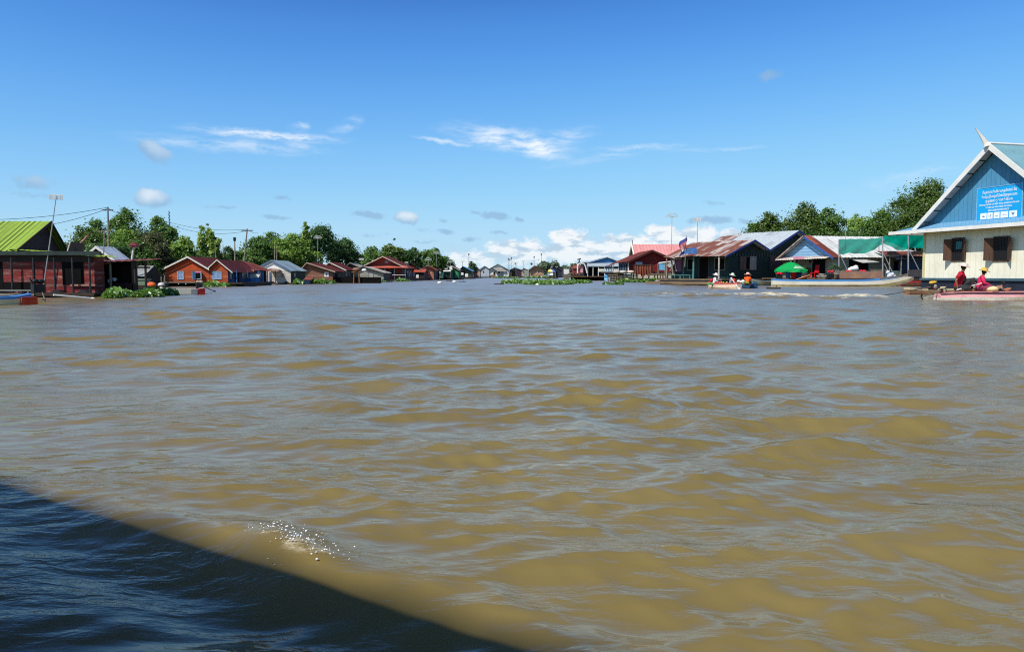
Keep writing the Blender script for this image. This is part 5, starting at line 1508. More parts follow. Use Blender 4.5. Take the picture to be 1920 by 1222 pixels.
# banks: low earth strips the trees stand on
def bank(name, pts, z=.32):
    m = MB().slab([(x, y, -.6) for x, y in pts], (0, 0, z + .6))
    o_ = m.build(name, surf((96, 92, 50), (70, 64, 42), .5, .2)); tag(o_, None, None, None, 'structure'); return o_
bank('left_bank', [(-60, 62), (-34, 70), (-42, 100), (-41, 130), (-36, 165), (-30, 210), (-24, 300), (-20, 480), (-400, 600), (-400, 62)])
bank('right_bank', [(46, 78), (60, 70), (500, 70), (500, 600), (30, 480), (24, 260), (26, 190), (38, 150), (37, 112), (52, 100)])
bank('far_bank', [(-19, 470), (29, 470), (260, 620), (-300, 620)])


def hyacinth(label, cen, n, seed, leaf=.16, h=.35, group=None):
    """floating mat of round leaves on stalks; cen: list of (px,py,halfwidth_px,depth_m)"""
    rs = np.random.RandomState(seed)
    P = []
    for (px_, py_, hw, dep, sh) in cen:
        c = wat(px_, py_); k = int(n * sh)
        r = hw * c.y / F
        a = rs.uniform(0, 6.283, k); q = np.sqrt(rs.uniform(0, 1, k))
        x = c.x + r * q * np.cos(a); y = c.y + dep * (.5 + .5 * q * np.sin(a)) + rs.normal(0, .1, k)
        z = rs.uniform(.02, 1, k) ** .7 * h * np.sqrt(np.clip(1.05 - q * q, .08, 1)) * (.62 + .38 * np.sin(x * 2.1 + seed) * np.sin(x * .9 + y * 1.7)) + (rs.uniform(size=k) > .93) * h * .35
        P.append(np.stack([x, y, z], 1))
    P = np.vstack(P); k = len(P)
    nn = rs.normal(size=(k, 3)) * .8 + np.array([-.2, -.35, .6]); nn /= np.linalg.norm(nn, axis=1)[:, None]
    a = np.cross(nn, rs.normal(size=(k, 3))); a /= np.linalg.norm(a, axis=1)[:, None]; b = np.cross(nn, a)
    s = leaf * rs.uniform(.6, 1.35, (k, 1))
    hexa = [P + (a * math.cos(t_) + b * math.sin(t_) * .8) * s for t_ in (0, 1.05, 2.09, 3.14, 4.19, 5.24)]
    V = np.stack(hexa, 1).reshape(-1, 3)
    Q = np.concatenate([np.arange(k)[:, None] * 6 + np.array([[0, 1, 2, 3]]), np.arange(k)[:, None] * 6 + np.array([[0, 3, 4, 5]])])
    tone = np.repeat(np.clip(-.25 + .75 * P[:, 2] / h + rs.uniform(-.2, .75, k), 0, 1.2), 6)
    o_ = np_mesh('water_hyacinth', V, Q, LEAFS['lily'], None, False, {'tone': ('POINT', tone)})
    tag(o_, label, 'water plants', group, 'stuff')
    return o_


hyacinth('broad mat of bright green water hyacinth in front of the brown shed', [(235, 557.5, 50, 2.2, .5), (277, 555, 34, 2.4, .35), (205, 559, 22, 1.5, .15)], 5200, 81, .105, .46)
hyacinth('floating island of water hyacinth in the middle of the river', [(985, 532, 45, 9, .3), (1030, 534, 52, 10, .42), (1075, 531.5, 34, 8, .2), (960, 531, 20, 5, .08)], 7000, 82, .17, .58)
hyacinth('small patch of water hyacinth right of the floating island', [(1098, 530.5, 14, 3, 1)], 500, 83, .2, .5)
hyacinth('strip of water plants along the stilts of the red house', [(1195, 529.5, 30, 3, .6), (1225, 529, 14, 3, .3), (1170, 529.5, 14, 2, .1)], 1500, 84, .22, .55)
hyacinth('sparse floating leaves near the palisade landing', [(1146, 534, 14, 2, .7), (1162, 534, 8, 1, .3)], 160, 85, .2, .35)
hyacinth('water plants at the foot of the orange house', [(398, 538, 26, 1.6, 1)], 900, 86, .18, .5)
hyacinth('clump of water plants between the white house and the hut', [(556, 533.5, 9, 2, 1)], 500, 87, .22, .75)
hyacinth('clump of water plants before the brown plank house', [(595, 532.5, 12, 2, .8), (615, 532, 12, 1.5, .2)], 700, 88, .24, .8)
hyacinth('low plants below the grey plank house', [(668, 530.5, 14, 2, .4), (700, 529, 20, 2, .6)], 600, 89, .24, .45)
hyacinth('yellowish plants below the big red house', [(752, 527.5, 14, 3, 1)], 420, 90, .28, .55)
hyacinth('far water plants before the white gabled house', [(950, 521.5, 26, 6, 1)], 500, 91, .4, .7)
hyacinth('far water plants before the brown gabled house', [(1010, 521.5, 28, 6, 1)], 600, 92, .4, .8)

# ================================================================== CREAM HOUSE WITH BLUE GABLE (right edge)
H = House('floating_house', 'large cream walled floating house with blue gable, white roof edges and blue signboard', 0, 0, rz=-76.1, org=(28.9, 52.0, 0))
xa_ = H.f(1870, 300)[0]
W_ = 2 * xa_
zf = H.f(1735, 521)[1]; zw = H.f(1731, 437)[1] + .12
OV = 0.65
_, zap = H.f(1852, 272, -OV)
zgl = H.f(1740, 421.5)[1]
CREAM = surf((242, 237, 216), (226, 218, 190), .3, 1.0, 'V', .42, .16, tint=.05)
BGAB = surf((82, 148, 186), (70, 132, 170), .35, .8, 'V', .34, .4, tint=.1)
BROOF = surf((104, 154, 186), (90, 138, 170), .35, .8, 'V', .3, .3, tint=.1)
slope = (zap - zgl) / xa_
def rz_(x): return zap - abs(x - xa_) * slope
H.b(MB().poly([(0, 0, zf), (W_, 0, zf), (W_, 0, zw), (0, 0, zw)]), 'wall', CREAM)
H.b(MB().poly([(0, 12, zf), (0, 0, zf), (0, 0, zw), (0, 12, zw)]), 'side_wall', CREAM)
H.b(MB().poly([(W_, 0, zf), (W_, 12, zf), (W_, 12, zw), (W_, 0, zw)]), 'side_wall', CREAM)
H.b(MB().poly([(W_, 12, zf), (0, 12, zf), (0, 12, zw), (xa_, 12, zap - .3), (W_, 12, zw)]), 'back_wall', CREAM)
H.b(MB().poly([(0, .0, zw), (W_, .0, zw), (W_, .0, zgl - .02), (xa_, .0, zap - .25), (0, .0, zgl - .02)]), 'gable', BGAB)
xl = -.55
TEALR = surf((118, 160, 170), (100, 142, 152), .35, .8)
H.b(MB().slab([(xl, -OV, rz_(xl)), (xl, 12.4, rz_(xl)), (xa_, 12.4, zap), (xa_, -OV, zap)], (0, 0, .06)), 'roof', TEALR)
H.b(MB().slab([(W_ - xl, -OV, rz_(xl)), (W_ - xl, 12.4, rz_(xl)), (xa_, 12.4, zap), (xa_, -OV, zap)], (0, 0, .06)), 'roof', TEALR)
for sg in (-1, 1):
    E = (xa_ + sg * (xa_ - xl)); 
    H.b(MB().slab([(E, -OV, rz_(xl) - .22), (xa_, -OV, zap - .3), (xa_, -OV, zap + .12), (E, -OV, rz_(xl) + .12)], (0, -.06, 0)), 'rake_board', WHITE)
    # soffit strips under the overhang
    m = MB()
    for k in range(7):
        u0, u1 = k / 7 + .008, (k + 1) / 7 - .008
        a = Vector((E, -OV + .02, rz_(xl) - .1)); b = Vector((xa_, -OV + .02, zap - .12))
        p0 = a.lerp(b, u0); p1 = a.lerp(b, u1)
        m.poly([p0, p1, p1 + Vector((0, OV - .04, 0)), p0 + Vector((0, OV - .04, 0))])
    so = H.b(m, 'soffit', surf((190, 188, 196), (160, 156, 166), .3, 1))
# curved horn at the gable tip
pts = []
for k in range(9):
    u = k / 8
    pts.append((Vector((xa_ - .1 - .25 * u, -OV - .05 - .75 * u ** 1.6, zap - .05 + 1.15 * u - .1 * math.sin(u * 3))), .20 * (1 - u) + .03))
m = MB(); nn_ = 10
for (p, r) in pts:
    for k in range(nn_):
        a = 2 * math.pi * k / nn_; m.v.append((p.x + math.cos(a) * r * .7, p.y + math.sin(a) * r, p.z + math.sin(a) * r * .35))
for i in range(len(pts) - 1):
    for k in range(nn_): m.f.append((i * nn_ + k, i * nn_ + (k + 1) % nn_, (i + 1) * nn_ + (k + 1) % nn_, (i + 1) * nn_ + k))
H.b(m, 'finial', TRIMW, smooth=True)
H.b(MB().tube((xa_, -OV, zap + .08), (xa_, 12.4, zap + .08), .09), 'ridge_cap', TRIMW)
# skirt roof
e0 = H.f(1669, 437.5, -0.85); e1 = H.f(1919, 421, -0.85)
zl_ = e0[1]
xs0 = e0[0]; xs1 = W_ - xs0
P_ = lambda x, y, z: (x, y, z)
H.b(MB().slab([P_(xs0, -0.85, zl_), P_(xs1, -0.85, zl_), P_(W_, -.02, zgl), P_(0, -.02, zgl)], (0, 0, .05)), 'skirt_roof', BROOF)
H.b(MB().slab([P_(xs0, 12, zl_), P_(xs0, -0.85, zl_), P_(-.03, -.02, zgl - .1), P_(-.03, 12, zgl - .1)], (0, 0, .05)), 'skirt_roof', BROOF)
H.b(MB().slab([P_(xs0 - .05, -0.9, zl_ - .13), P_(xs1, -0.9, zl_ - .13), P_(xs1, -0.9, zl_ + .1), P_(xs0 - .05, -0.9, zl_ + .1)], (0, -.05, 0)), 'fascia', WHITE)
H.b(MB().slab([P_(xs0 - .05, 12, zl_ - .13), P_(xs0 - .05, -0.9, zl_ - .13), P_(xs0 - .05, -0.9, zl_ + .1), P_(xs0 - .05, 12, zl_ + .1)], (-.05, 0, 0)), 'fascia', WHITE)
H.b(MB().box(-.14, .05, -.05, .14, zf, zw), 'corner_post', surf((206, 196, 150), (176, 166, 124), .4, 1))
# windows with open shutters
BSHUT = surf((92, 66, 52), (60, 44, 36), .5, 2, 'V', .18, .5)
for (a, b, c, d) in ((1787, 1806, 444, 489), (1866, 1890, 437, 488)):
    u0, z1 = H.f(a, c); u1, z0 = H.f(b, d)
    z0 = H.f(a, 488.5)[1]; z1 = z0 + 1.42
    wd = H.b(H.pb('f', u0, u1, z0, z1, .004, .02), 'window', surf((24, 24, 26), (40, 56, 60), .3, 1.5))
    m = MB()
    for (p, q, r, s2) in ((u0 - .06, u1 + .06, z1, z1 + .08), (u0 - .06, u1 + .06, z0 - .08, z0), (u0 - .06, u0, z0, z1), (u1, u1 + .06, z0, z1)): m.box(p, q, -.05, .02, r, s2)
    H.b(m, 'frame', BSHUT, wd)
    m = MB()
    for k in range(5): m.tube((u0 + (u1 - u0) * (k + .5) / 5, -.035, z0), (u0 + (u1 - u0) * (k + .5) / 5, -.035, z1), .012, n=5)
    H.b(m, 'window_bar', BLACKM, wd)
    sw = (u1 - u0) * .52
    for sg, e in ((-1, u0), (1, u1)):
        ang = R_(50 if sg < 0 else 32)
        q = Vector((math.cos(ang) * sg * sw, -math.sin(ang) * sw, 0))
        H.b(MB().slab([(e, -.06, z0), (e + q.x, -.06 + q.y, z0), (e + q.x, -.06 + q.y, z1), (e, -.06, z1)], (.0, -.04, 0)), 'shutter', BSHUT, wd)
    if a < 1800:
        H.b(MB().box(u0 + .3, u0 + .75, -.03, -.022, z0 + .75, z0 + 1.25), 'curtain', surf((70, 130, 136), (50, 100, 110)), wd)
# floor beam and pontoon hull
H.b(MB().box(-.25, W_ + .25, -.14, .05, zf - .16, zf), 'floor_beam', surf((70, 96, 108), (56, 78, 88), .4, 1))
H.b(MB().box(-.2, W_ + .2, -.02, 12, -.4, zf - .17), 'float', surf((40, 48, 66), (28, 32, 42), .5, 1.2))
NGO = H

# --- signboard on the gable
sx0, sz1 = H.f(1834, 355, -.12); sx1, _ = H.f(1918, 345, -.12)
sz0 = H.f(1836, 415, -.12)[1]
SGN = thing('signboard', 'bright blue signboard with white lettering and five white logo squares on the blue gable', 'sign', H.root.matrix_basis @ Vector((sx0, -.12, sz0)), H.rz)
SW, SH = sx1 - sx0, sz1 - sz0
BLS = surf((24, 168, 236), (20, 160, 230), .2, .5, rough=.4)
MB().box(0, SW, -.02, .04, 0, SH).build('board', BLS, SGN)
m = MB()
for (a, b, c, d) in ((0, SW, SH, SH + .05), (0, SW, -.05, 0), (-.05, 0, -.05, SH + .05), (SW, SW + .05, -.05, SH + .05)): m.box(a, b, -.04, .04, c, d)
m.build('frame', surf((130, 190, 226), (100, 160, 200)), SGN)
WTXT = surf((244, 248, 250), (236, 240, 244), .1, 1)


def text(body, name, cx, z, hgt, width, mat, parent, y=-.03, bold=.0):
    cu = bpy.data.curves.new(name, 'FONT'); cu.body = body; cu.align_x = 'CENTER'; cu.size = 1.0; cu.offset = bold
    cu.resolution_u = 3
    tmp = bpy.data.objects.new(name, cu); C.objects.link(tmp)
    dg = bpy.context.evaluated_depsgraph_get(); dg.update()
    me = bpy.data.meshes.new_from_object(tmp.evaluated_get(dg))
    bpy.data.objects.remove(tmp)
    if len(me.vertices) == 0: return None
    xs = [v.co.x for v in me.vertices]; ys = [v.co.y for v in me.vertices]
    k = width / (max(xs) - min(xs)); mx = (max(xs) + min(xs)) / 2; ky = hgt / (max(ys) - min(ys)); y0_ = min(ys)
    for v in me.vertices: v.co = ((v.co.x - mx) * k + cx, y, (v.co.y - y0_) * ky + z)
    me.materials.clear(); me.materials.append(mat)
    o_ = bpy.data.objects.new(name, me); C.objects.link(o_); o_.parent = parent
    return o_


for (s_, zz, hh_, ww, bd) in (('ទីស្នាក់ការតំបន់រ៉ាមសារព្រែកទាល់ និង', .80, .125, .76, .012), ('តំបន់ប្រើប្រាស់ច្រើនយ៉ាងបឹងទន្លេសាប', .665, .125, .80, .012), ('ក្នុងខេត្តបាត់ដំបង', .535, .12, .60, .012),
                             ('HEADQUARTER OF PREK TOAL RAMSAR SITE AND', .455, .055, .90, .02), ('TONLE SAP MULTIPLE USE AREA,', .365, .055, .60, .02), ('BATTAMBANG PROVINCE', .275, .055, .46, .02)):
    text(s_, 'lettering', SW * .5, SH * zz, SH * hh_, SW * ww, WTXT, SGN, bold=bd)
for i, (a, b) in enumerate(((.09, .235), (.255, .375), (.40, .53), (.555, .72), (.745, .91))):
    lg = MB().box(SW * a, SW * b, -.035, -.021, SH * .045, SH * .235).build('logo', WTXT, SGN)
    cx = SW * (a + b) / 2; cz = SH * .14; k = SH * .07
    m = MB()
    if i == 0:
        for (dx, hh_) in ((-.55, .2), (-.25, .5), (0, .95), (.25, .5), (.55, .2)): m.poly([(cx + dx * k - .12 * k, -.037, cz - .2 * k), (cx + dx * k + .12 * k, -.037, cz - .2 * k), (cx + dx * k, -.037, cz - .2 * k + hh_ * k)])
        m.box(cx - .8 * k, cx + .8 * k, -.04, -.036, cz - .35 * k, cz - .2 * k); mt = surf((60, 90, 130))
    elif i == 1:
        m.box(cx - .6 * k, cx - .45 * k, -.04, -.036, cz - .6 * k, cz + .7 * k).box(cx + .45 * k, cx + .6 * k, -.04, -.036, cz - .6 * k, cz + .7 * k).box(cx - .45 * k, cx + .45 * k, -.04, -.036, cz - .75 * k, cz - .6 * k).box(cx + .1 * k, cx + .35 * k, -.04, -.036, cz, cz + .6 * k); mt = surf((70, 120, 160))
    elif i == 2:
        m.box(cx - .7 * k, cx + .7 * k, -.04, -.036, cz - .35 * k, cz - .2 * k).box(cx - .5 * k, cx + .5 * k, -.04, -.036, cz - .6 * k, cz - .5 * k); mt = surf((90, 180, 220))
    elif i == 3:
        m.box(cx - .8 * k, cx + .8 * k, -.04, -.036, cz - .15 * k, cz - .05 * k).box(cx - .45 * k, cx - .3 * k, -.04, -.036, cz + .4 * k, cz + .6 * k); mt = surf((200, 140, 150))
    else:
        m.poly([(cx - .75 * k, -.037, cz + .75 * k), (cx - .5 * k, -.037, cz - .1 * k), (cx - .1 * k, -.037, cz - .4 * k), (cx, -.037, cz + .3 * k)]).poly([(cx, -.037, cz + .3 * k), (cx + .1 * k, -.037, cz - .4 * k), (cx + .5 * k, -.037, cz - .1 * k), (cx + .85 * k, -.037, cz + .85 * k)])
        m.box(cx - .4 * k, cx + .4 * k, -.04, -.036, cz - .75 * k, cz - .62 * k); mt = surf((30, 110, 180))
    m.build('emblem', mt, lg)

# ================================================================== NET FRAME
NETG = surf((8, 186, 158), (6, 160, 136), .4, 3.0, alpha=.93, trans=.5, rough=.9, spec=.05)


def net_panel(name, corners, n=26, k=8, wob=.10, parent=None, seed=0):
    """corners: functions of u giving top and bottom points"""
    top, bot = corners
    rs = random.Random(seed)
    V = []; Q = []
    for i in range(n + 1):
        u = i / n
        a, b = top(u), bot(u)
        for j in range(k + 1):
            v = j / k
            p = a.lerp(b, v)
            p = p + Vector((0, wob * math.sin(u * 17 + v * 5 + seed) * v, 0)) + Vector((0, 0, .03 * math.sin(u * 29 + v * 7)))
            V.append(tuple(p))
    for i in range(n):
        for j in range(k): Q.append((i * (k + 1) + j, (i + 1) * (k + 1) + j, (i + 1) * (k + 1) + j + 1, i * (k + 1) + j + 1))
    return np_mesh(name, np.array(V), np.array(Q), NETG, parent, True)


def interp(pts, u):
    x = u * (len(pts) - 1); i = min(int(x), len(pts) - 2); f_ = x - i
    return tuple(a * (1 - f_) + b * f_ for a, b in zip(pts[i], pts[i + 1]))


t = thing('shade_frame', 'steel post frame draped with green shade netting beside the cream walled house', 'frame', (at(1573, 520, 82).x, 82, 0)); o = t.location
T1 = [(1572, 449, 82), (1600, 448, 82), (1630, 448, 82), (1656, 445, 82)]
B1 = [(1572, 476, 82), (1582, 477, 82), (1592, 474, 82), (1605, 476, 82), (1620, 475, 82), (1636, 470, 82), (1647, 463, 82), (1656, 457, 82)]
net_panel('shade_net', (lambda u: rel(*interp(T1, u)), lambda u: rel(*interp(B1, u))), parent=t, seed=1)
T2 = [(1655, 443, 82), (1680, 442, 82), (1705, 441, 82), (1732, 440, 82.5)]
B2 = [(1655, 456, 82), (1665, 460, 82), (1680, 468, 82), (1692, 470, 82), (1703, 466, 82), (1718, 461, 82.5), (1732, 460, 82.5)]
net_panel('shade_net', (lambda u: rel(*interp(T2, u)), lambda u: rel(*interp(B2, u))), parent=t, seed=2)
# upper net roof hanging back
T3 = [(1656, 446, 82), (1690, 444, 82), (1732, 441, 82.5)]
B3 = [(1660, 452, 86), (1690, 462, 82), (1732, 466, 86)]
net_panel('shade_net', (lambda u: rel(*interp(T3, u)), lambda u: rel(*interp(B3, u))), parent=t, seed=3)
for (a, b, c, d, Y_, r_) in ((1573, 525, 1573, 449, 82, .06), (1648, 508, 1648, 447, 86, .055), (1655, 524, 1655, 443, 82, .075), (1703, 518, 1703, 441, 82, .075), (1716, 512, 1716, 441, 86, .055)):
    MB().tube(rel(a, b, Y_), rel(c, d, Y_), r_, n=8).build('post', METALPOLE, t)
for (a, b, c, d, Y_) in ((1574, 475, 1590, 509, 82), (1656, 474, 1677, 518, 82), (1648, 470, 1660, 500, 86), (1658, 494, 1670, 518, 82), (1704, 468, 1724, 508, 82), (1717, 470, 1734, 506, 86)):
    MB().tube(rel(a, b, Y_), rel(c, d, Y_), .05, n=8).build('brace', METALPOLE, t)
BRD = surf((128, 96, 85), (150, 116, 90), .45, 1.2)
MB().slab([rel(1575, 522, 74.2), rel(1655, 521.5, 71.2), rel(1655, 508.5, 71.2), rel(1575, 508.5, 74.2)], (0, .06, 0)).build('side_board', BRD, t)
MB().slab([rel(1703, 519, 62.2), rel(1732, 519, 82.5), rel(1732, 505, 82.5), rel(1703, 506, 62.2)], (0, .06, 0)).build('side_board', BRD, t)
MB().slab([rel(1570, 522.5, 81.3), rel(1732, 522.5, 81.3), rel(1732, 521, 86), rel(1570, 521, 86)], (0, 0, -.3)).build('deck', DARKWOOD, t)
MB().slab([rel(1572, 528, 81.6), rel(1732, 528, 81.6), rel(1732, 526, 86), rel(1572, 526, 86)], (0, 0, -.5)).build('float', DARK, t)
p = at(1585, 505, 85)
t = thing('pole', 'thin tall pole standing through the green netting', 'pole', p)
MB().tube((0, 0, -.6), at(1586, 418, 85) - p, .045, .03, 6).build('shaft', METALPOLE, t)
p = at(1601, 508, 82)
t = MB().ball((0, 0, .25), .36, 14, 9, (1.5, .8, .75)).ball((.2, 0, .45), .24, 10, 6, (1.2, .8, .8)).ball((-.45, 0, .15), .22, 10, 6).build('sack', WHITE, None, True, loc=(p.x, p.y, p.z)); tag(t, 'white sack on the brown side board under the green netting', 'sack')
p = at(1668, 521, 82)
t = MB().ball((0, 0, .3), .32, 12, 8, (1.0, .7, 1.2)).ball((.5, 0, .2), .26, 10, 6, (1.1, .7, 1.0)).ball((-.2, 0, .7), .22, 10, 6, (1, .7, 1.1)).ball((.3, 0, .5), .2, 10, 6).build('sack', surf((214, 218, 230), (120, 150, 200), .4, 3), None, True, loc=(p.x, p.y, p.z - .1)); tag(t, 'blue and white plastic sacks at the foot of the middle net post', 'sack')
# dark store behind the net
H = House('shed', 'dark blue shed with a small rusty awning behind the right part of the netting', 1702, 0, Y=84, cat='shed')
x1_, z1_ = H.f(1745, 474)
H.b(MB().poly([(0, 0, .8), (x1_, 0, .8), (x1_, 0, z1_), (0, 0, z1_)]), 'wall', surf((44, 62, 84), (30, 40, 54), .5, 1.2, 'H', .3))
H.sheet((-2.2, -1.4, z1_ - .4), (x1_, -1.4, z1_ - .4), (x1_, .6, z1_ + .2), (-2.2, .6, z1_ + .2), 'roof', RST)
H.b(MB().box(-2, x1_, -1.2, 4, -.3, .8), 'deck', DARKWOOD)
H.b(MB().box(-1.8, -.2, -1.1, -.6, .8, 1.7), 'counter', surf((90, 110, 110), (60, 76, 76)))
H.post(-1.6, -1.2, .8, z1_ - .4, POSTW, .06); H.post(-.3, -1.2, .8, z1_ - .4, POSTW, .06)

# ================================================================== BOATS
def boat(label, loc, rz, L, beam, free, top, side, low=None, bow_up=.5, stern_up=.1, group='boats moored or moving on the river', name='longtail_boat', bow_mat=None, inner=None, decked=False, split=(.42, .80)):
    """bow along +x, stern at x=0; z=0 is the waterline"""
    t = thing(name, label, 'boat', loc, R_(rz), group)
    n = 16; st = []
    for i in range(n + 1):
        u = i / n
        hw = beam * .5 * (min(1, .45 + 1.8 * u) if u < .3 else 1.0) * (1 - max(0, (u - .55) / .45) ** 2.2 * .93)
        sh = free + bow_up * max(0, (u - .55) / .45) ** 2.2 + stern_up * max(0, (.2 - u) / .2) ** 1.5
        kl = -.18 + (bow_up * .95 + .18) * max(0, (u - .72) / .28) ** 2.0
        st.append((u * L, hw, sh, min(kl, sh - .06)))
    def strip(f0, f1, name, mat, both=True):
        m = MB()
        for sgn in (-1, 1):
            for (a, b) in zip(st[:-1], st[1:]):
                q = [f0(a, sgn), f0(b, sgn), f1(b, sgn), f1(a, sgn)]
                m.poly(q if sgn < 0 else q[::-1])
        a = st[0]
        m.poly([f0(a, -1), f1(a, -1), f1(a, 1), f0(a, 1)])
        return m
    low = low or side
    g = .62
    zt = lambda s_, v: s_[3] + (s_[2] - s_[3]) * v
    wid = lambda s_, v: s_[1] * (.72 + .28 * min(v / split[0], 1)) * (1 - (.30 * max(0, v - split[1]) / (1 - split[1]) if split[1] < .7 else 0))
    P = lambda v: (lambda s_, sgn: (s_[0], sgn * wid(s_, v), zt(s_, v)))
    strip(P(0), P(split[0]), '', None).build('hull_bottom', low, t, True)
    strip(P(split[0]), P(split[1]), '', None).build('hull_side', side, t, True)
    strip(P(split[1]), P(1.0), '', None).build('gunwale_strake', top, t, True)
    # rim and inside
    m = MB()
    for sgn in (-1, 1):
        for (a, b) in zip(st[:-1], st[1:]):
            m.poly([(a[0], sgn * a[1], a[2]), (b[0], sgn * b[1], b[2]), (b[0], sgn * max(0.0, b[1] - .09), b[2] + .012), (a[0], sgn * max(0.0, a[1] - .09), a[2] + .012)])
    m.build('rim', top, t)
    m = MB()
    for (a, b) in zip(st[:-1], st[1:]):
        dz = -.02 if decked or a[0] > L * .74 or a[0] < L * .12 else -free * .55
        m.poly([(a[0], -a[1] * .97, a[2] + dz), (b[0], -b[1] * .97, b[2] + dz), (b[0], b[1] * .97, b[2] + dz), (a[0], a[1] * .97, a[2] + dz)])
    m.build('deck', inner or top, t)
    if bow_mat:
        k = int(n * .80)
        m = MB()
        for sgn in (-1, 1):
            for (a, b) in zip(st[k:-1], st[k + 1:]):
                q = [(a[0], sgn * (a[1] + .02), a[2] + .03), (b[0], sgn * (b[1] + .02), b[2] + .03), (b[0], sgn * (wid(b, 0) + .02), b[3] - .01), (a[0], sgn * (wid(a, 0) + .02), a[3] - .01)]
                m.poly(q if sgn > 0 else q[::-1])
        m.build('bow', bow_mat, t)
    m = MB()
    for u in (.3, .45, .6): m.box(u * L - .12, u * L + .12, -beam * .45, beam * .45, free - .08, free - .03)
    if not decked: m.build('thwart', WOOD, t)
    return t


def engine(label, loc, rz, cap, shaft=None, group='longtail boat engines', sc=1.0):
    """small diesel on the stern; shaft: world point of the propeller end"""
    t = thing('boat_engine', label, 'engine', loc, R_(rz), group)
    s = sc
    MB().box(-.2 * s, .22 * s, -.16 * s, .16 * s, 0, .34 * s).build('block', BLACKM, t, bevel=.02)
    MB().ball((-.1 * s, 0, .45 * s), .15 * s, 10, 6, (1.1, 1, .7)).ball((.1 * s, .02, .47 * s), .13 * s, 10, 6, (1.1, 1, .7)).build('fuel_tank', cap, t, True)
    MB().ball((0, -.2 * s, .2 * s), .14 * s, 12, 8, (1, .3, 1)).build('flywheel', surf((170, 166, 160), (70, 66, 64), .5, 9), t, True)
    MB().tube((.2 * s, 0, .3 * s), (.3 * s, .02, .62 * s), .035 * s, n=8).build('exhaust', surf((90, 84, 80)), t)
    MB().box(-.15 * s, .15 * s, -.22 * s, -.16 * s, .08 * s, .22 * s).build('guard', surf((190, 30, 36), (150, 20, 26)), t)
    if shaft is not None:
        e = Matrix.Rotation(-R_(rz), 3, 'Z') @ (Vector(shaft) - Vector(loc))
        MB().tube((-.1 * s, 0, .2 * s), e, .035, .028, 8).build('tail_shaft', surf((110, 100, 90), (70, 62, 56), .5, 3), t)
        m = MB()
        d = (e - Vector((0, 0, .2))).normalized(); a = d.cross(Vector((0, 0, 1))).normalized(); b = d.cross(a)
        for k in range(3):
            th = k * 2.094; r = (a * math.cos(th) + b * math.sin(th)) * .16
            m.slab([e, e + r * .5 + a * .05 + d * .03, e + r, e + r * .6 - a * .05 - d * .03], d * .01)
        m.build('propeller', BLACKM, t)
    return t


BOATBLUE = surf((84, 146, 206), (70, 124, 184), .4, 2.0, streak='H')
BOATWHT = surf((226, 220, 204), (176, 164, 140), .42, 1.6, streak='H')
BOATYEL = surf((206, 190, 140), (150, 134, 96), .45, 1.6, streak='H')
OLDBOW = surf((150, 138, 122), (100, 88, 76), .5, 2.0)
PINKB = surf((218, 160, 158), (190, 124, 126), .4, 1.6, streak='H')
REDB = surf((170, 40, 40), (120, 30, 30), .4, 2)

a = wat(1447, 537.2); b = wat(1712, 537.6); d = b - a; ang = math.degrees(math.atan2(d.y, d.x))
LB = boat('long blue and white boat moored in front of the plank house, grey wooden bow raised', (a.x, a.y, 0), ang, d.length, 1.5, .72, BOATBLUE, BOATWHT, BOATYEL, bow_up=.75, bow_mat=OLDBOW, inner=BOATBLUE)
a = wat(1405, 536); b = wat(1462, 534.5); d = b - a
boat('pale blue and cream boat behind the vendor boats, bow to the left', (b.x, b.y, 0), math.degrees(math.atan2(-d.y, -d.x)), d.length, 1.3, .55, surf((196, 206, 206), (160, 176, 186), .4, 2), BOATYEL, BOATBLUE, bow_up=.3)
a = at(1740, 530, 80.7); b = at(1676, 530, 80.9); d = b - a
boat('red decked boat with brown raised prow in front of the cream walled house corner', (a.x, a.y, 0), math.degrees(math.atan2(d.y, d.x)), d.length, 1.1, .55, REDB, surf((96, 66, 50), (66, 46, 38), .5, 2), surf((110, 50, 44)), bow_up=.42, bow_mat=surf((140, 104, 84), (96, 70, 58), .5, 2), inner=REDB, decked=True)
# ferryman's boat
a = wat(1757, 561.5); b = wat(2040, 561.0); d = b - a; FA = math.degrees(math.atan2(d.y, d.x))
FB = boat('pink decked white boat carrying the man in the red shirt', (a.x, a.y, 0), FA, d.length, 1.35, .40, PINKB, BOATWHT, BOATWHT, bow_up=.35, stern_up=-.1, inner=PINKB, decked=True, split=(.28, .55))
FO = Vector((a.x, a.y, 0)); FD = d.normalized(); FN = Vector((-FD.y, FD.x, 0))
def onboat(u, v, z=.40): return FO + FD * u + FN * v + Vector((0, 0, z))
engine('black engine with long tail arms at the stern of the pink boat', onboat(.35, .1, .30), FA + 5, surf((206, 190, 150), (120, 100, 80)), at(1727, 556.5, 36.2), sc=.62)
# second boat behind it
a = wat(1700, 552); b = wat(1830, 551.0); d = b - a; SA = math.degrees(math.atan2(d.y, d.x))
SBT = boat('wooden decked boat just behind the pink boat with a yellow capped engine', (a.x, a.y, 0), SA, d.length, 1.15, .34, surf((196, 184, 150), (150, 136, 110), .4, 2), surf((150, 110, 80), (110, 80, 60), .5, 2), bow_up=.15, inner=surf((206, 196, 164), (170, 156, 124), .4, 2), decked=True)
q = at(1749, 543, 43.2)
engine('yellow capped engine with red flywheel guard behind the man in the red shirt', (q.x, q.y, .34), SA, surf((226, 176, 60), (200, 140, 40), .4, 3), at(1641, 556.5, 42.0), sc=.95)
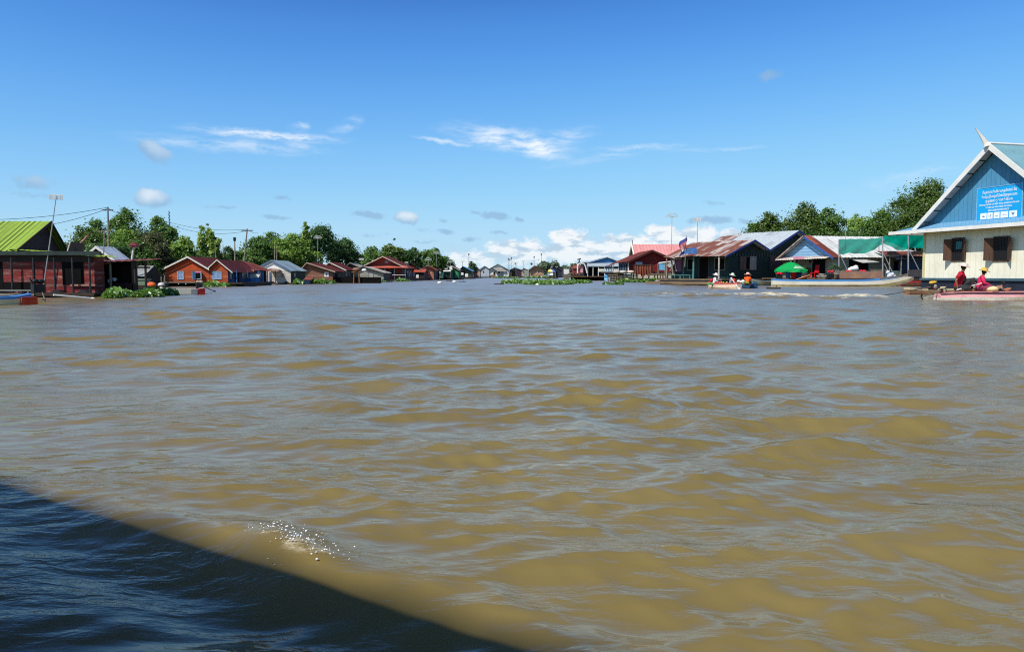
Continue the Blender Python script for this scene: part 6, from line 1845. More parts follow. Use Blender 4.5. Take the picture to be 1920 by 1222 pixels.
# left boat
a = wat(54, 571); b = wat(-160, 577); d = b - a; LA = math.degrees(math.atan2(d.y, d.x))
LBT = boat('blue decked boat with cream side and red stern below the green roofed house', (a.x, a.y, 0), LA, d.length, 1.4, .36, BOATBLUE, surf((230, 210, 160), (200, 120, 70), .38, .9, streak='H'), BOATYEL, bow_up=.3, inner=BOATBLUE, decked=True)
MB().box(-.12, .45, -.58, .58, -.12, .32).build('stern_panel', surf((206, 74, 40), (170, 50, 30), .4, 2), LBT)
q = at(72, 556, 33.2)
engine('black engine on the stern of the blue decked boat at the left edge', (q.x, q.y, .42), LA, BLACKM, at(84, 561, 33), sc=1.1)
q = at(100, 553, 36.8)
t = thing('boat_pole', 'long white pole laid along the edge of the green roofed house', 'pole', q); MB().tube((0, 0, 0), at(173, 559.5, 38.2) - q, .045, n=8).build('shaft', WHITE, t); MB().ball(at(173, 559.5, 38.2) - q, .1, 8, 6, (1.4, .8, .6)).build('end_float', WHITE, t)
# white and red boat
a = wat(381, 551.5); b = wat(300, 552.5); d = b - a; WA = math.degrees(math.atan2(d.y, d.x))
t = boat('white boat with red stern moored in front of the orange house', (a.x, a.y, 0), WA, d.length, 1.1, .34, BOATWHT, BOATWHT, BOATWHT, bow_up=.15)
MB().box(-.06, .5, -.40, .40, -.1, .36).build('stern_panel', REDB, t)
q = at(374, 542, 47.5); engine('small engine with tail shaft on the white and red boat', (q.x, q.y, .36), WA, surf((200, 180, 160)), wat(404, 547), sc=.9)
p = at(303, 541, 52.5)
t = MB().lathe([(.08, 0), (.13, .02), (.22, .2), (.25, .36), (.2, .52), (.09, .58)], 14).build('jar', surf((206, 204, 200), (150, 146, 140), .4, 5), None, True, loc=(p.x, p.y, .1)); tag(t, 'big white jar beside the white and red boat', 'jar')
p = at(284, 538, 47)
t = MB().ball((0, 0, .3), .28, 10, 7, (1.1, .8, .8)).tube((0, 0, 0), (0, 0, .3), .16, .2, 8).build('plastic_basin', surf((230, 100, 50), (200, 70, 30), .3, 3), None, True, loc=(p.x, p.y, p.z - .2)); tag(t, 'orange plastic basin behind the left water hyacinth', 'basin')
t = thing('crate', 'pale green wooden crate beside the brown shed', 'crate', at(262, 537, 47.5)); t.location.z = .55
MB().box(-.55, .55, -.3, .3, 0, .34).build('body', surf((130, 150, 126), (100, 120, 100), .4, 3, 'H', .12), t); MB().box(-.6, .6, -.34, .34, .345, .42).build('lid', surf((150, 166, 140), (120, 136, 112)), t)
MB().box(-.7, 1.4, -.35, .8, -.9, -.02).build('stand', DARKWOOD, t)
# prow by the palisade
a = wat(1141, 527); b = wat(1120, 525.5); d = b - a
boat('small bright blue boat nosing out beside the palisade landing', (a.x, a.y, 0), math.degrees(math.atan2(d.y, d.x)), 4.0, 1.3, .8, surf((80, 170, 226), (60, 140, 200)), surf((150, 206, 236), (110, 176, 220)), bow_up=.8)
p = at(884, 521, 262)
# vendor boats
a = wat(1386, 542); b = wat(1328, 540.5); d = b - a; VA = math.degrees(math.atan2(d.y, d.x))
VB = boat('small pink and cream vendor boat loaded with fruit', (a.x, a.y, 0), VA, d.length, 1.25, .50, surf((190, 96, 90), (150, 70, 70), .4, 2), surf((230, 206, 180), (190, 130, 120), .45, 1.2), bow_up=.12)
a2 = wat(1416, 540.5); b2 = wat(1376, 539.5); d2 = b2 - a2
VB2 = boat('small dark blue vendor boat behind the loaded pink boat', (a2.x, a2.y, 0), math.degrees(math.atan2(d2.y, d2.x)), d2.length, 1.2, .5, surf((70, 120, 160), (50, 90, 120)), surf((44, 84, 116), (30, 56, 80)), bow_up=.1)

# ================================================================== PEOPLE
SKIN = surf((150, 96, 70), (128, 78, 56), .3, 6, rough=.55, tint=0)


def skinned(name, verts, edges, radii, mat, parent=None, sub=1):
    me = bpy.data.meshes.new(name)
    me.from_pydata([tuple(v) for v in verts], edges, [])
    me.materials.append(mat)
    ob = bpy.data.objects.new(name, me); C.objects.link(ob)
    if parent: ob.parent = parent
    sk = ob.modifiers.new('skin', 'SKIN'); sk.use_smooth_shade = True; sk.branch_smoothing = .3
    if not me.skin_vertices: 
        return ob
    for i, r in enumerate(radii):
        r = r if isinstance(r, tuple) else (r, r)
        me.skin_vertices[0].data[i].radius = r
    me.skin_vertices[0].data[0].use_root = True
    sb = ob.modifiers.new('subdivision', 'SUBSURF'); sb.levels = sub; sb.render_levels = sub
    return ob


def person(label, loc, rz, J, shirt, trousers, hat=None, sleeve='short', hair=(24, 20, 18), sc=1.0, hatshape='brim', group=None, hand=None):
    """J: joints in metres, facing +x. hip, chest, neck, head, and for side l/r: sho, elb, wri, kne, ank"""
    V = []; E = []; Rr = []
    def add(p, r, frm=None):
        V.append(Vector(p) * sc); Rr.append((r[0] * sc, r[1] * sc) if isinstance(r, tuple) else r * sc)
        if frm is not None: E.append((frm, len(V) - 1))
        return len(V) - 1
    hip = Vector(J['hip']); ch = Vector(J['chest']); nk = Vector(J['neck']); hd = Vector(J['head'])
    i0 = add(hip, (.135, .11)); i1 = add(hip.lerp(ch, .5), (.125, .10), i0); i2 = add(ch, (.15, .11), i1); i3 = add(nk, .052, i2)
    up = (hd - nk).normalized(); fw = Vector(J.get('face', (1, 0, 0))).normalized()
    i4 = add(hd - up * .05 + fw * .012, (.068, .075), i3); i5 = add(hd + up * .03, (.080, .09), i4); i6 = add(hd + up * .10, (.058, .066), i5)
    add(hd - up * .015 + fw * .105, .014, i5)                     # nose
    sd_ = up.cross(fw).normalized()
    for s_ in (-1, 1): add(hd + sd_ * s_ * .092 - up * .01, .016, i5)   # ears
    for s_ in ('l', 'r'):
        sh, el, wr = (Vector(J[k + s_]) for k in ('sho', 'elb', 'wri'))
        a = add(sh, .058, i2); b = add(sh.lerp(el, .55), .048, a); c = add(el, .040, b); d_ = add(wr, .028, c)
        dirv = (wr - el).normalized(); side = Vector((0, 0, 1)).cross(dirv); side = side.normalized() if side.length > .1 else Vector((0, 1, 0))
        pm = add(wr + dirv * .06, (.036, .018), d_)
        for k, (o_, l_) in enumerate(((-.027, .062), (-.009, .075), (.009, .070), (.027, .055))):
            f1 = add(wr + dirv * (.09 + l_ * .45) + side * o_ + Vector((0, 0, -.006)), .0095, pm)
            add(wr + dirv * (.09 + l_ * .8) + side * o_ * 1.1 + Vector((0, 0, -.03)), .008, f1)
        th = add(wr + dirv * .055 + side * .045, .010, d_); add(wr + dirv * .095 + side * .055 + Vector((0, 0, -.01)), .0085, th)
        if 'kne' + s_ in J:
            kn, an = Vector(J['kne' + s_]), Vector(J['ank' + s_])
            hp = hip + Vector((0, .09 if s_ == 'l' else -.09, -.03))
            a = add(hp, .085, i0); b = add(hp.lerp(kn, .55), .075, a); c = add(kn, .058, b); d_ = add(kn.lerp(an, .4), .056, c); e_ = add(an, .036, d_); add(an + Vector((.13, 0, -.03)), .034, e_)
    body = skinned('person', V, E, Rr, SKIN, None, 2)
    body.location = loc; body.rotation_euler.z = R_(rz)
    tag(body, label, 'person', group)
    def loft(m, pts, rad, n=12):
        """smooth tube through pts; rad (across, along-view) per ring"""
        b = len(m.v); k = len(pts); pts = [Vector(p) * sc for p in pts]
        for i, p in enumerate(pts):
            d = (pts[min(i + 1, k - 1)] - pts[max(i - 1, 0)]).normalized()
            ax = Vector((0, 1, 0)) if abs(d.y) < .8 else Vector((1, 0, 0))
            e1 = (ax - d * ax.dot(d)).normalized(); e2 = d.cross(e1)
            r1, r2 = rad[i] if isinstance(rad[i], tuple) else (rad[i], rad[i])
            for t_ in range(n):
                a = 2 * math.pi * t_ / n; w_ = 1 + .035 * math.sin(a * 3 + i * 2.1)
                m.v.append(tuple(p + (e1 * math.cos(a) * r1 + e2 * math.sin(a) * r2) * sc * w_))
        for i in range(k - 1):
            for t_ in range(n): m.f.append((b + i * n + t_, b + i * n + (t_ + 1) % n, b + (i + 1) * n + (t_ + 1) % n, b + (i + 1) * n + t_))
        m.f.append(tuple(range(b + n - 1, b - 1, -1))); m.f.append(tuple(range(b + (k - 1) * n, b + k * n)))
    m = MB()
    tz = ch.lerp(nk, .55)
    loft(m, [hip + Vector((0, 0, -.05)), hip, hip.lerp(ch, .3), hip.lerp(ch, .6), ch, ch.lerp(nk, .35), tz, nk - (nk - ch) * .12], [(.15, .125), (.165, .14), (.155, .13), (.165, .13), (.19, .135), (.185, .12), (.125, .09), (.062, .06)], 16)
    for s_ in ('l', 'r'):
        sh, el, wr = (Vector(J[k + s_]) for k in ('sho', 'elb', 'wri'))
        inn = sh.lerp(ch.lerp(nk, .4), .45)
        if sleeve == 'long': loft(m, [inn, sh, sh.lerp(el, .5), el, el.lerp(wr, .5), el.lerp(wr, .92)], [.085, .082, .068, .060, .050, .042])
        else: loft(m, [inn, sh, sh.lerp(el, .4), sh.lerp(el, .72)], [.088, .085, .076, .074])
    m.build('shirt', shirt, body, True)
    if trousers and 'knel' in J:
        m = MB()
        loft(m, [hip + Vector((0, 0, .05)), hip, hip + Vector((.02, 0, -.09)), hip + Vector((.03, 0, -.13))], [(.155, .13), (.175, .15), (.165, .14), (.10, .09)], 14)
        for s_ in ('l', 'r'):
            kn, an = Vector(J['kne' + s_]), Vector(J['ank' + s_])
            hp = hip + Vector((0, .085 if s_ == 'l' else -.085, -.03))
            loft(m, [hp, hp.lerp(kn, .5), hp.lerp(kn, .92), kn, kn.lerp(an, .12), kn.lerp(an, .5), kn.lerp(an, .9)], [.115, .098, .082, .078, .080, .070, .058])
        m.build('trousers', trousers, body, True)
    q = up.to_track_quat('Z', 'Y')
    def place(m, name, mat):
        m.v = [tuple((hd + q @ Vector(v)) * sc) for v in m.v]
        return m.build(name, mat, body, True)
    place(MB().ball((-.034 * fw.x, -.034 * fw.y, .035), .095, 14, 9, (1, .96, 1.0)), 'hair', surf(hair, tint=0))
    for s_ in (-1, 1):
        e_ = fw * .085 + sd_ * s_ * .034 + Vector((0, 0, .02)); place(MB().ball(tuple(e_), .011, 8, 5), 'eye', BLACKM)
    place(MB().box(fw.x * .088 - .008, fw.x * .088 + .008, fw.y * .088 - .024, fw.y * .088 + .024, -.058, -.05), 'mouth', surf((120, 56, 50)))
    if hat:
        if hatshape == 'brim': prof = [(.20, .055), (.21, .07), (.125, .085), (.118, .13), (.10, .18), (.05, .195), (0, .197)]
        else: prof = [(.27, .02), (.275, .035), (.14, .075), (.125, .14), (.10, .19), (.05, .205), (0, .207)]
        place(MB().lathe(prof, 20), 'hat', hat)
    return body


SQUAT = dict(hip=(0, 0, .17), chest=(.10, 0, .60), neck=(.14, 0, .76), head=(.17, 0, .88), face=(1, .1, 0),
             shol=(.10, .19, .68), elbl=(.26, .27, .42), wril=(.46, .16, .36), shor=(.08, -.19, .68), elbr=(-.06, -.30, .42), wrir=(.0, -.26, .14),
             knel=(.50, .14, .46), ankl=(.42, .14, .06), kner=(.42, -.16, .16), ankr=(.10, -.26, .06))
SIT = dict(hip=(0, 0, .14), chest=(.07, 0, .50), neck=(.10, 0, .64), head=(.13, 0, .76),
           shol=(.07, .17, .57), elbl=(.16, .24, .34), wril=(.36, .14, .26), shor=(.07, -.17, .57), elbr=(.14, -.25, .34), wrir=(.36, -.14, .24),
           knel=(.38, .18, .20), ankl=(.12, .22, .05), kner=(.38, -.18, .20), ankr=(.12, -.22, .05))
CRIM = surf((176, 14, 40), (150, 10, 32), .25, 4, rough=.8)
PINKS = surf((216, 44, 90), (186, 34, 74), .3, 4, rough=.8)
CHAR = surf((52, 50, 52), (36, 34, 36), .4, 4, rough=.85)
PINKHAT = surf((236, 200, 190), (212, 168, 160), .3, 4)
YELHAT = surf((208, 170, 76), (180, 138, 54), .35, 5)
q = wat(1800, 561); uu = (Vector((q.x, q.y, 0)) - FO).dot(FD)
def ub(px): 
    # distance along the boat seen at column px
    k = (px - 960) / F
    return (k * FO.y - FO.x) / (FD.x - k * FD.y)
person('man in crimson polo shirt and pale brimmed hat squatting at the pink boat stern', onboat(ub(1797), .1, .40), FA - 34, dict(SQUAT, face=(1, -.55, 0)), CRIM, CHAR, PINKHAT, sc=1.32)
person('woman in pink with a yellow hat sitting behind the man in the crimson shirt', onboat(ub(1838), .1, .42), FA - 32, dict(SIT, face=(1, -.1, -.15)), PINKS, surf((150, 60, 90), (120, 46, 70)), YELHAT, sleeve='long', sc=1.22, hatshape='brim')
person('bare headed child lying low on the pink boat deck', onboat(ub(1884), .3, .34), FA - 30, dict(SIT, hip=(-.35, 0, .02), chest=(-.1, 0, .20), neck=(.02, 0, .30), head=(.08, 0, .41), shol=(-.06, .14, .24), elbl=(.08, .2, .1), wril=(.24, .12, .1), shor=(-.06, -.14, .24), elbr=(.08, -.2, .1), wrir=(.24, -.12, .1)), surf((160, 120, 96), (140, 100, 80)), None, None, sc=1.05)
p = onboat(ub(1851), -.30, .40)
t = MB().lathe([(.0, .0), (.22, .02), (.30, .10), (.24, .20), (.12, .26), (0, .27)], 16).build('straw_hat', surf((230, 206, 150), (200, 170, 110), .3, 6), None, True, loc=(p.x, p.y, p.z)); tag(t, 'pale straw hat lying on the pink deck in front of the woman', 'hat')
p = onboat(ub(1866), -.35, .40)
t = thing('oarlock', 'dark metal tiller bracket on the pink deck beside the straw hat', 'bracket', p)
MB().tube((-.2, 0, .12), (.22, 0, .02), .035, n=8).tube((.05, -.1, 0), (.05, .1, .16), .03, n=8).build('arm', BLACKM, t); MB().box(-.08, .2, -.06, .06, -.02, .06).build('base', BLACKM, t)
# steering handle
p = onboat(ub(1797) - .05, -.30, .48)
t = thing('tiller', 'white steering handle held low by the man in the crimson shirt', 'tiller', p); MB().tube((-.25, 0, 0), (1.1, .22, .32), .03, n=8).build('handle', WHITE, t)

# vendors
WSH = surf((226, 222, 224), (196, 180, 190), .4, 5); GSH = surf((150, 160, 166), (110, 120, 130), .4, 5); ORS = surf((240, 92, 24), (214, 72, 16), .25, 5)
v = at(1340, 527, wat(1360, 541).y); yv = v.y
def vb(px, dz=.3, dy=0): 
    q = at(px, 530, yv + dy); return (q.x, q.y, dz)
person('vendor in white with wide white hat at the front of the loaded boat', vb(1339), -20, dict(SIT, face=(1, -.4, -.2)), WSH, surf((170, 40, 50)), surf((240, 232, 226), (216, 206, 204)), sleeve='long', sc=1.15, hatshape='wide')
person('vendor in pale green hat and grey shirt amid the loaded pink boat', vb(1370, .3, .3), -30, dict(SIT, face=(1, -.6, -.2)), GSH, CHAR, surf((206, 226, 196), (170, 196, 160)), sleeve='long', sc=1.15, hatshape='wide')
person('vendor in bright orange shirt and pink hat, back turned, in the dark blue boat', vb(1401, .3, .5), 60, dict(SIT, face=(1, .1, 0)), ORS, CHAR, surf((238, 190, 176), (210, 150, 140)), sleeve='short', sc=1.2, hatshape='wide')
def lump(name, label, cat, px, dz, dy, col, balls, grp='goods piled in the vendor boats'):
    m = MB()
    for b_ in balls: m.ball(b_[:3], b_[3] * .6, 9, 6, (1.15, 1, .9))
    q = vb(px, dz, dy)
    o_ = m.build(name, col, None, True, loc=q); tag(o_, label, cat, grp)
lump('red_lantern', 'round red bag hanging by the green hatted vendor', 'bag', 1376, .72, -.5, surf((226, 50, 30), (190, 36, 22), .3, 5), [(0, 0, 0, .24), (0, 0, .08, .2)])
lump('green_bag', 'green bag at the bow of the loaded pink boat', 'bag', 1331, .36, -.2, surf((70, 160, 90), (50, 130, 70), .3, 5), [(0, 0, .1, .2), (.2, 0, .05, .18), (-.15, 0, .04, .16)])
lump('fruit_pile', 'yellow fruit piled in the middle of the loaded pink boat', 'fruit', 1356, .40, -.3, surf((214, 190, 70), (150, 160, 50), .4, 6), [(random.uniform(-.4, .4), random.uniform(-.2, .2), random.uniform(0, .2), .12) for _ in range(12)])
lump('red_fruit', 'red fruit piled behind the white hatted vendor', 'fruit', 1347, .45, -.3, surf((206, 60, 44), (170, 40, 34), .3, 6), [(random.uniform(-.3, .3), random.uniform(-.2, .2), random.uniform(0, .16), .11) for _ in range(10)])
lump('red_bag', 'red bag behind the white hatted vendor', 'bag', 1333, .62, .3, surf((190, 36, 40), (150, 26, 30), .3, 5), [(0, 0, .1, .22), (.1, 0, .2, .18)])
lump('white_basket', 'white woven basket beside the orange shirted vendor', 'basket', 1389, .45, .1, WHITE, [(0, 0, .1, .3), (.2, 0, .2, .26), (-.2, 0, .2, .24)])
lump('green_bananas', 'green and yellow produce below the orange shirted vendor', 'fruit', 1399, .42, -.6, surf((150, 170, 60), (80, 130, 50), .4, 6), [(random.uniform(-.3, .3), 0, random.uniform(0, .2), .12) for _ in range(8)])
t = thing('paddle', 'white paddle slanting into the water from the loaded pink boat', 'paddle', vb(1371, .95, -.9)); 
e_ = Vector(wat(1386, 542.5)) - t.location
MB().tube((0, 0, 0), e_, .035, n=8).build('shaft', WHITE, t); MB().ball(e_, .16, 10, 6, (.9, .3, 1.1)).build('blade', WHITE, t)

# ================================================================== UMBRELLA, GOODS
yu = 85.5
b_ = at(1484, 523, yu)
t = thing('market_umbrella', 'big green market umbrella with white lettering on its valance over the long boat stern', 'umbrella', (b_.x, b_.y, .7)); o = t.location
UG = surf((16, 168, 84), (12, 150, 74), .2, 2, rough=.6, trans=.2)
tp = rel(1483, 491, yu); zr0 = rel(1484, 506.5, yu).z; R0 = 29.5 * yu / F
m = MB(); n = 8
V = []; Q = []
def rim(a, rr, z): return (tp.x + math.cos(a) * rr, math.sin(a) * rr, z + math.cos(a) * rr * -.03)
for k in range(n):
    a0 = 2 * math.pi * k / n + .2; a1 = a0 + 2 * math.pi / n
    for j in range(5):
        u0, u1 = j / 5, (j + 1) / 5
        f_ = lambda u: tp.z - (tp.z - zr0) * u ** 1.55
        m.poly([rim(a0, R0 * u1, f_(u1)), rim(a1, R0 * u1, f_(u1)), rim(a1, R0 * u0, f_(u0)), rim(a0, R0 * u0, f_(u0))] if j else [rim(a0, R0 * u1, f_(u1)), rim(a1, R0 * u1, f_(u1)), (tp.x, 0, tp.z)])
m.build('canopy', UG, t)
m = MB()
for k in range(n):
    a0 = 2 * math.pi * k / n + .2; a1 = a0 + 2 * math.pi / n; am = (a0 + a1) / 2
    m.poly([rim(a0, R0, zr0), rim(a1, R0, zr0), rim(a1, R0 * 1.01, zr0 - .22), rim(am, R0 * .98, zr0 - .27), rim(a0, R0 * 1.01, zr0 - .22)])
m.build('valance', UG, t)
m = MB()
for k in range(n):
    a0 = 2 * math.pi * k / n + .2; m.tube((tp.x, 0, tp.z - .5), rim(a0, R0 * .98, zr0 - .03), .015, n=5)
m.build('rib', METALPOLE, t)
MB().tube((0, 0, -.4), (tp.x, 0, tp.z + .12), .035, n=8).build('pole', METALPOLE, t)
# white lettering blocks on the front panels
m = MB(); 
for r_ in range(3):
    for k in range(11 - r_ * 2):
        a = R_(-98 + k * 4.6 + r_ * 4); u = .80 + .075 * (1 - r_)
        z_ = lambda u: tp.z - (tp.z - zr0) * u ** 1.55 + .02
        p0 = Vector(rim(a, R0 * u * 1.005, z_(u))); p1 = Vector(rim(a + R_(3.2), R0 * u * 1.005, z_(u))); p2 = Vector(rim(a + R_(3.2), R0 * (u - .05), z_(u - .05))); p3 = Vector(rim(a, R0 * (u - .05), z_(u - .05)))
        m.poly([p0, p1, p2, p3])
m.build('lettering', WHITE, t)
def tub(label, px, py, Y, r, h, col, name='plastic_tub', cat='tub', grp=None):
    q = at(px, py, Y); t = thing(name, label, cat, (q.x, q.y, q.z), 0, grp)
    MB().lathe([(r * .8, 0), (r, h * .9), (r * 1.08, h * .92), (r * 1.08, h), (r * .95, h), (r * .9, h * .8), (0, h * .78)], 16).build('body', col, t, True)
    MB().path([(-r, 0, h * .95), (-r * .7, 0, h * 1.3), (r * .7, 0, h * 1.3), (r, 0, h * .95)], .02, 5).build('handle', METALPOLE, t)
tub('blue plastic drum under the left side of the green umbrella', 1477.5, 522, 85, .30, 1.05, surf((50, 100, 190), (36, 80, 160), .25, 3))
tub('red plastic bucket under the green umbrella', 1488, 521.5, 84.8, .30, .85, surf((206, 26, 50), (170, 18, 40), .25, 3))
tub('dark blue tub right of the red bucket under the umbrella', 1497, 521.5, 85.2, .36, .75, surf((44, 84, 160), (30, 60, 120), .25, 3))
tub('white tub on top of the blue drum', 1477.5, 510.5, 85, .24, .3, WHITE)
p = at(1510, 521, 88)
t = thing('potted_plant', 'bushy potted plant on the deck left of the dark doorway', 'plant', (p.x, p.y, .95))
MB().lathe([(.22, 0), (.3, .3), (.33, .32), (.3, .34), (0, .3)], 12).build('pot', surf((120, 84, 66)), t)
rs = np.random.RandomState(5); V, Q, tone = leaf_cloud(rs, [(0, 0, .75, .6, .4, .45), (.5, 0, .55, .4, .3, .3)], 260, .10); np_mesh('foliage', V, Q, LEAFS['mid'], t, False, {'tone': ('POINT', tone)})
t = thing('potted_plant', 'leafy plant in a wide brown basin beside the corner of the plank house', 'plant', at(1565, 522, 81.5))
MB().lathe([(.34, 0), (.45, .4), (.48, .42), (.44, .45), (0, .38)], 14).build('pot', surf((140, 110, 90), (100, 76, 62)), t)
V, Q, tone = leaf_cloud(rs, [(0, 0, .95, .6, .4, .6)], 260, .10); np_mesh('foliage', V, Q, LEAFS['dark'], t, False, {'tone': ('POINT', tone)})
RCAP = surf((206, 30, 50), (170, 20, 40), .3, 4)
for (q_, py_, Y_, l_) in ((1461, 524.5, 83.5, 'red capped engine at the left end of the long blue boat'), (1557, 521.5, 80.5, 'dark engine with pinkish cap at the middle of the long blue boat'), (1591, 521, 79.5, 'red capped engine right of the brown basin'), (1617, 520.5, 79.2, 'red capped engine nearest the middle net post')):
    p = at(q_, py_, Y_); engine(l_, (p.x, p.y, p.z), 180, RCAP, None, 'red engines standing along the long boat', 1.5)
for (q_, py_, Y_, r_, l_) in ((1537, 520.5, 83, .4, 'white basin on the deck before the dark doorway'), (1541, 517.5, 84, .3, 'second white basin behind the first before the doorway'), (1546, 520.8, 81, .34, 'round white enamel lid standing against the dark engine')):
    p = at(q_, py_, Y_); t = MB().lathe([(r_ * .6, 0), (r_, .22), (r_ * 1.05, .25), (r_ * .9, .24), (r_ * .5, .06), (0, .05)], 16).build('basin', WHITE, None, True, loc=p); tag(t, l_, 'basin', 'white basins on the long boat deck')
t = thing('canoe', 'upturned orange brown canoe on the deck below the umbrella', 'boat', at(1498, 523.5, 82.5)); o = t.location
MB().slab([rel(1494, 523.8, 82.5), rel(1518, 516, 82.5), rel(1520, 517.5, 82.5), rel(1516, 520.5, 82.5), rel(1500, 524.2, 82.5)], (0, .5, 0)).build('hull', surf((190, 100, 64), (140, 70, 50), .4, 2), t)
MB().path([rel(1494, 523.6, 82.45), rel(1506, 519.3, 82.45), rel(1518, 515.8, 82.45)], .05).build('rim', surf((220, 150, 110), (180, 110, 80)), t)

# ================================================================== POLES, WIRES, AERIALS
def pole(name, label, base, top, r=.09, mat=POSTW, group=None, cat='pole'):
    base = Vector(base); t = thing(name, label, cat, base, 0, group)
    tp = Vector(top) - base
    MB().tube((0, 0, -.5), tp, r, r * .7, 8).build('shaft', mat, t)
    return t, tp
t, tp = pole('power_pole', 'tall straight grey power pole behind the brown shed', at(204, 470, 70), at(202, 388, 70), .10); MB().box(tp.x - .5, tp.x + .5, tp.y - .05, tp.y + .05, tp.z - .35, tp.z - .25).build('crossarm', DARKWOOD, t)
t, tp = pole('power_pole', 'leaning power pole behind the blue porch house', at(457, 490, 104), at(463.5, 429, 104), .13); MB().box(tp.x - .8, tp.x + .8, tp.y - .05, tp.y + .05, tp.z - .3, tp.z - .18).build('crossarm', DARKWOOD, t)
t, tp = pole('pole', 'short dark topped pole left of the leaning power pole', at(440.5, 490, 100), at(440, 452, 100), .11); MB().box(tp.x - .15, tp.x + .15, tp.y - .1, tp.y + .1, tp.z, tp.z + .5).build('cap', BLACKM, t)
t, tp = pole('pole', 'thin grey pole leaning beside the pale roof left of the tall power pole', at(193, 484, 58), at(196, 432, 58), .05); MB().tube(tp + Vector((-.5, 0, -.1)), tp + Vector((.7, 0, 0)), .03).build('crossbar', POSTW, t)
pole('pole', 'bare pole rising left of the white gabled house roof', at(514.5, 488, 112), at(516, 454, 112), .09)
pole('pole', 'second bare pole close beside it at the white gabled house', at(518.5, 488, 112), at(519, 468, 112), .07)
pole('pole', 'thin pole standing before the bamboo', at(404, 476, 98), at(403.5, 455, 98), .07)
pole('pole', 'thin pole right of the bamboo clump', at(418.5, 476, 98), at(418, 458, 98), .06)
t, tp = pole('lattice_mast', 'dark lattice mast poking above the feathery tree', at(318, 470, 110), at(317, 396, 110), .07, BLACKM, None, 'mast')
m = MB()
for k in range(8): m.tube(tp + Vector((-.14, 0, -.5 * k)), tp + Vector((.14, 0, -.5 * k - .25)), .035, n=5).tube(tp + Vector((.14, 0, -.5 * k - .25)), tp + Vector((-.14, 0, -.5 * k - .5)), .035, n=5)
m.build('bracing', BLACKM, t)
def wire(label, a, b, sag):
    t = thing('power_line', label, 'wire', a); m = []
    for k in range(17):
        u = k / 16; p = Vector(a).lerp(Vector(b), u); p.z -= sag * 4 * u * (1 - u); m.append(p - Vector(a))
    MB().path(m, .022, 5).build('cable', BLACKM, t)
tpA = at(202, 389, 70); tpB = at(463, 430, 104)
wire('upper power line running left from the tall power pole', at(-120, 410, 70), tpA, .5)
wire('lower power line sagging left from the tall power pole', at(-120, 412, 71), at(202, 391, 70.5), 1.3)
wire('power line dropping from the tall power pole into the trees', tpA, at(226, 398, 80), .2)
wire('upper power line between the lattice mast and the leaning power pole', at(318, 417, 110), tpB, .5)
wire('lower power line between the lattice mast and the leaning power pole', at(318, 421, 110), at(463, 433, 104), .8)
wire('power line leaving the leaning power pole to the right', tpB, at(484, 437, 112), .2)

dish(at(596, 447, 124), at(595, 494, 124), 'tall fan shaped tv aerial before the big domed tree', 'tv aerials on poles')
yagi(at(677.5, 487, 134), at(679, 500, 134), 'white panel aerial above the light grey roof', big=True, grid=True, sz=.85, group='tv aerials on poles')
dish(at(818.5, 475.5, 186), at(819, 499, 186), 'fan shaped aerial on a pole before the fresh green rounded tree', 'tv aerials on poles', r=.6)
dish(at(803, 488, 186), at(803, 500, 186), 'fan shaped aerial on the ridge of the pink gabled house', 'tv aerials on poles', r=.6)
dish(at(845, 492, 210), at(845, 501, 210), 'low fan shaped aerial above the teal green house', 'tv aerials on poles', r=.6)
yagi(at(762, 492.5, 160), at(763, 499, 160), 'flat white panel on the back roof of the big red house', grid=True, sz=.7, group='tv aerials on poles')
dish(at(1260, 407, 104), at(1259, 470, 104), 'tall round white aerial above the pink roof', 'tv aerials on poles', r=.55)
yagi(at(1307.5, 413, 102), at(1307.5, 462, 102), 'tall square white aerial above the rusty roof', big=True, grid=True, sz=1.15, group='tv aerials on poles')
for (a, b, c, Y_, k, l_) in ((879, 477, 492, 292, 1, 'dark tipped mast over the lone round tree'), (867, 490, 501, 262, 0, 'white aerial over the blue tarpaulin roof'), (953, 486, 501, 322, 1, 'leftmost of three dark tipped masts over the dark red roof'),
                          (956, 487, 501, 322, 1, 'middle of three dark tipped masts over the dark red roof'), (958.7, 484, 501, 322, 1, 'rightmost and tallest of three dark tipped masts over the dark red roof'),
                          (962, 491.5, 502, 318, 0, 'small white aerial just right of the three masts'), (969, 492, 502, 318, 0, 'small white aerial left of the dark red roof end'), (966, 494.5, 502, 318, 1, 'short dark mast between two white aerials'),
                          (981, 489.5, 504, 318, 0, 'white aerial in the gap left of the brown gabled house'), (1001.5, 482, 498, 318, 1, 'dark tipped mast on the peak of the brown gabled house'), (1015, 477, 492, 320, 1, 'tallest mast over the far grey green tree'), (1036, 486, 499, 300, 0, 'white aerial over the far grey roofs')):
    B_ = at(a, c, Y_); t = thing('tv_antenna', l_, 'antenna', B_, 0, 'far tv aerials'); tp = at(a, b, Y_) - B_
    MB().tube((0, 0, -1), tp, .09, .07, 5).build('pole', surf((120, 124, 130)), t)
    m = MB()
    if k: m.ball(tp, .38, 8, 6, (.7, .7, 1.1)); m.build('aerial', surf((60, 70, 80)), t)
    else: m.tube(tp + Vector((-.8, 0, 0)), tp + Vector((.8, 0, .2)), .13, n=5).tube(tp + Vector((-.5, 0, -.3)), tp + Vector((-.4, 0, .5)), .12, n=5).tube(tp + Vector((.4, 0, -.3)), tp + Vector((.4, 0, .5)), .12, n=5); m.build('aerial', WHITE, t)
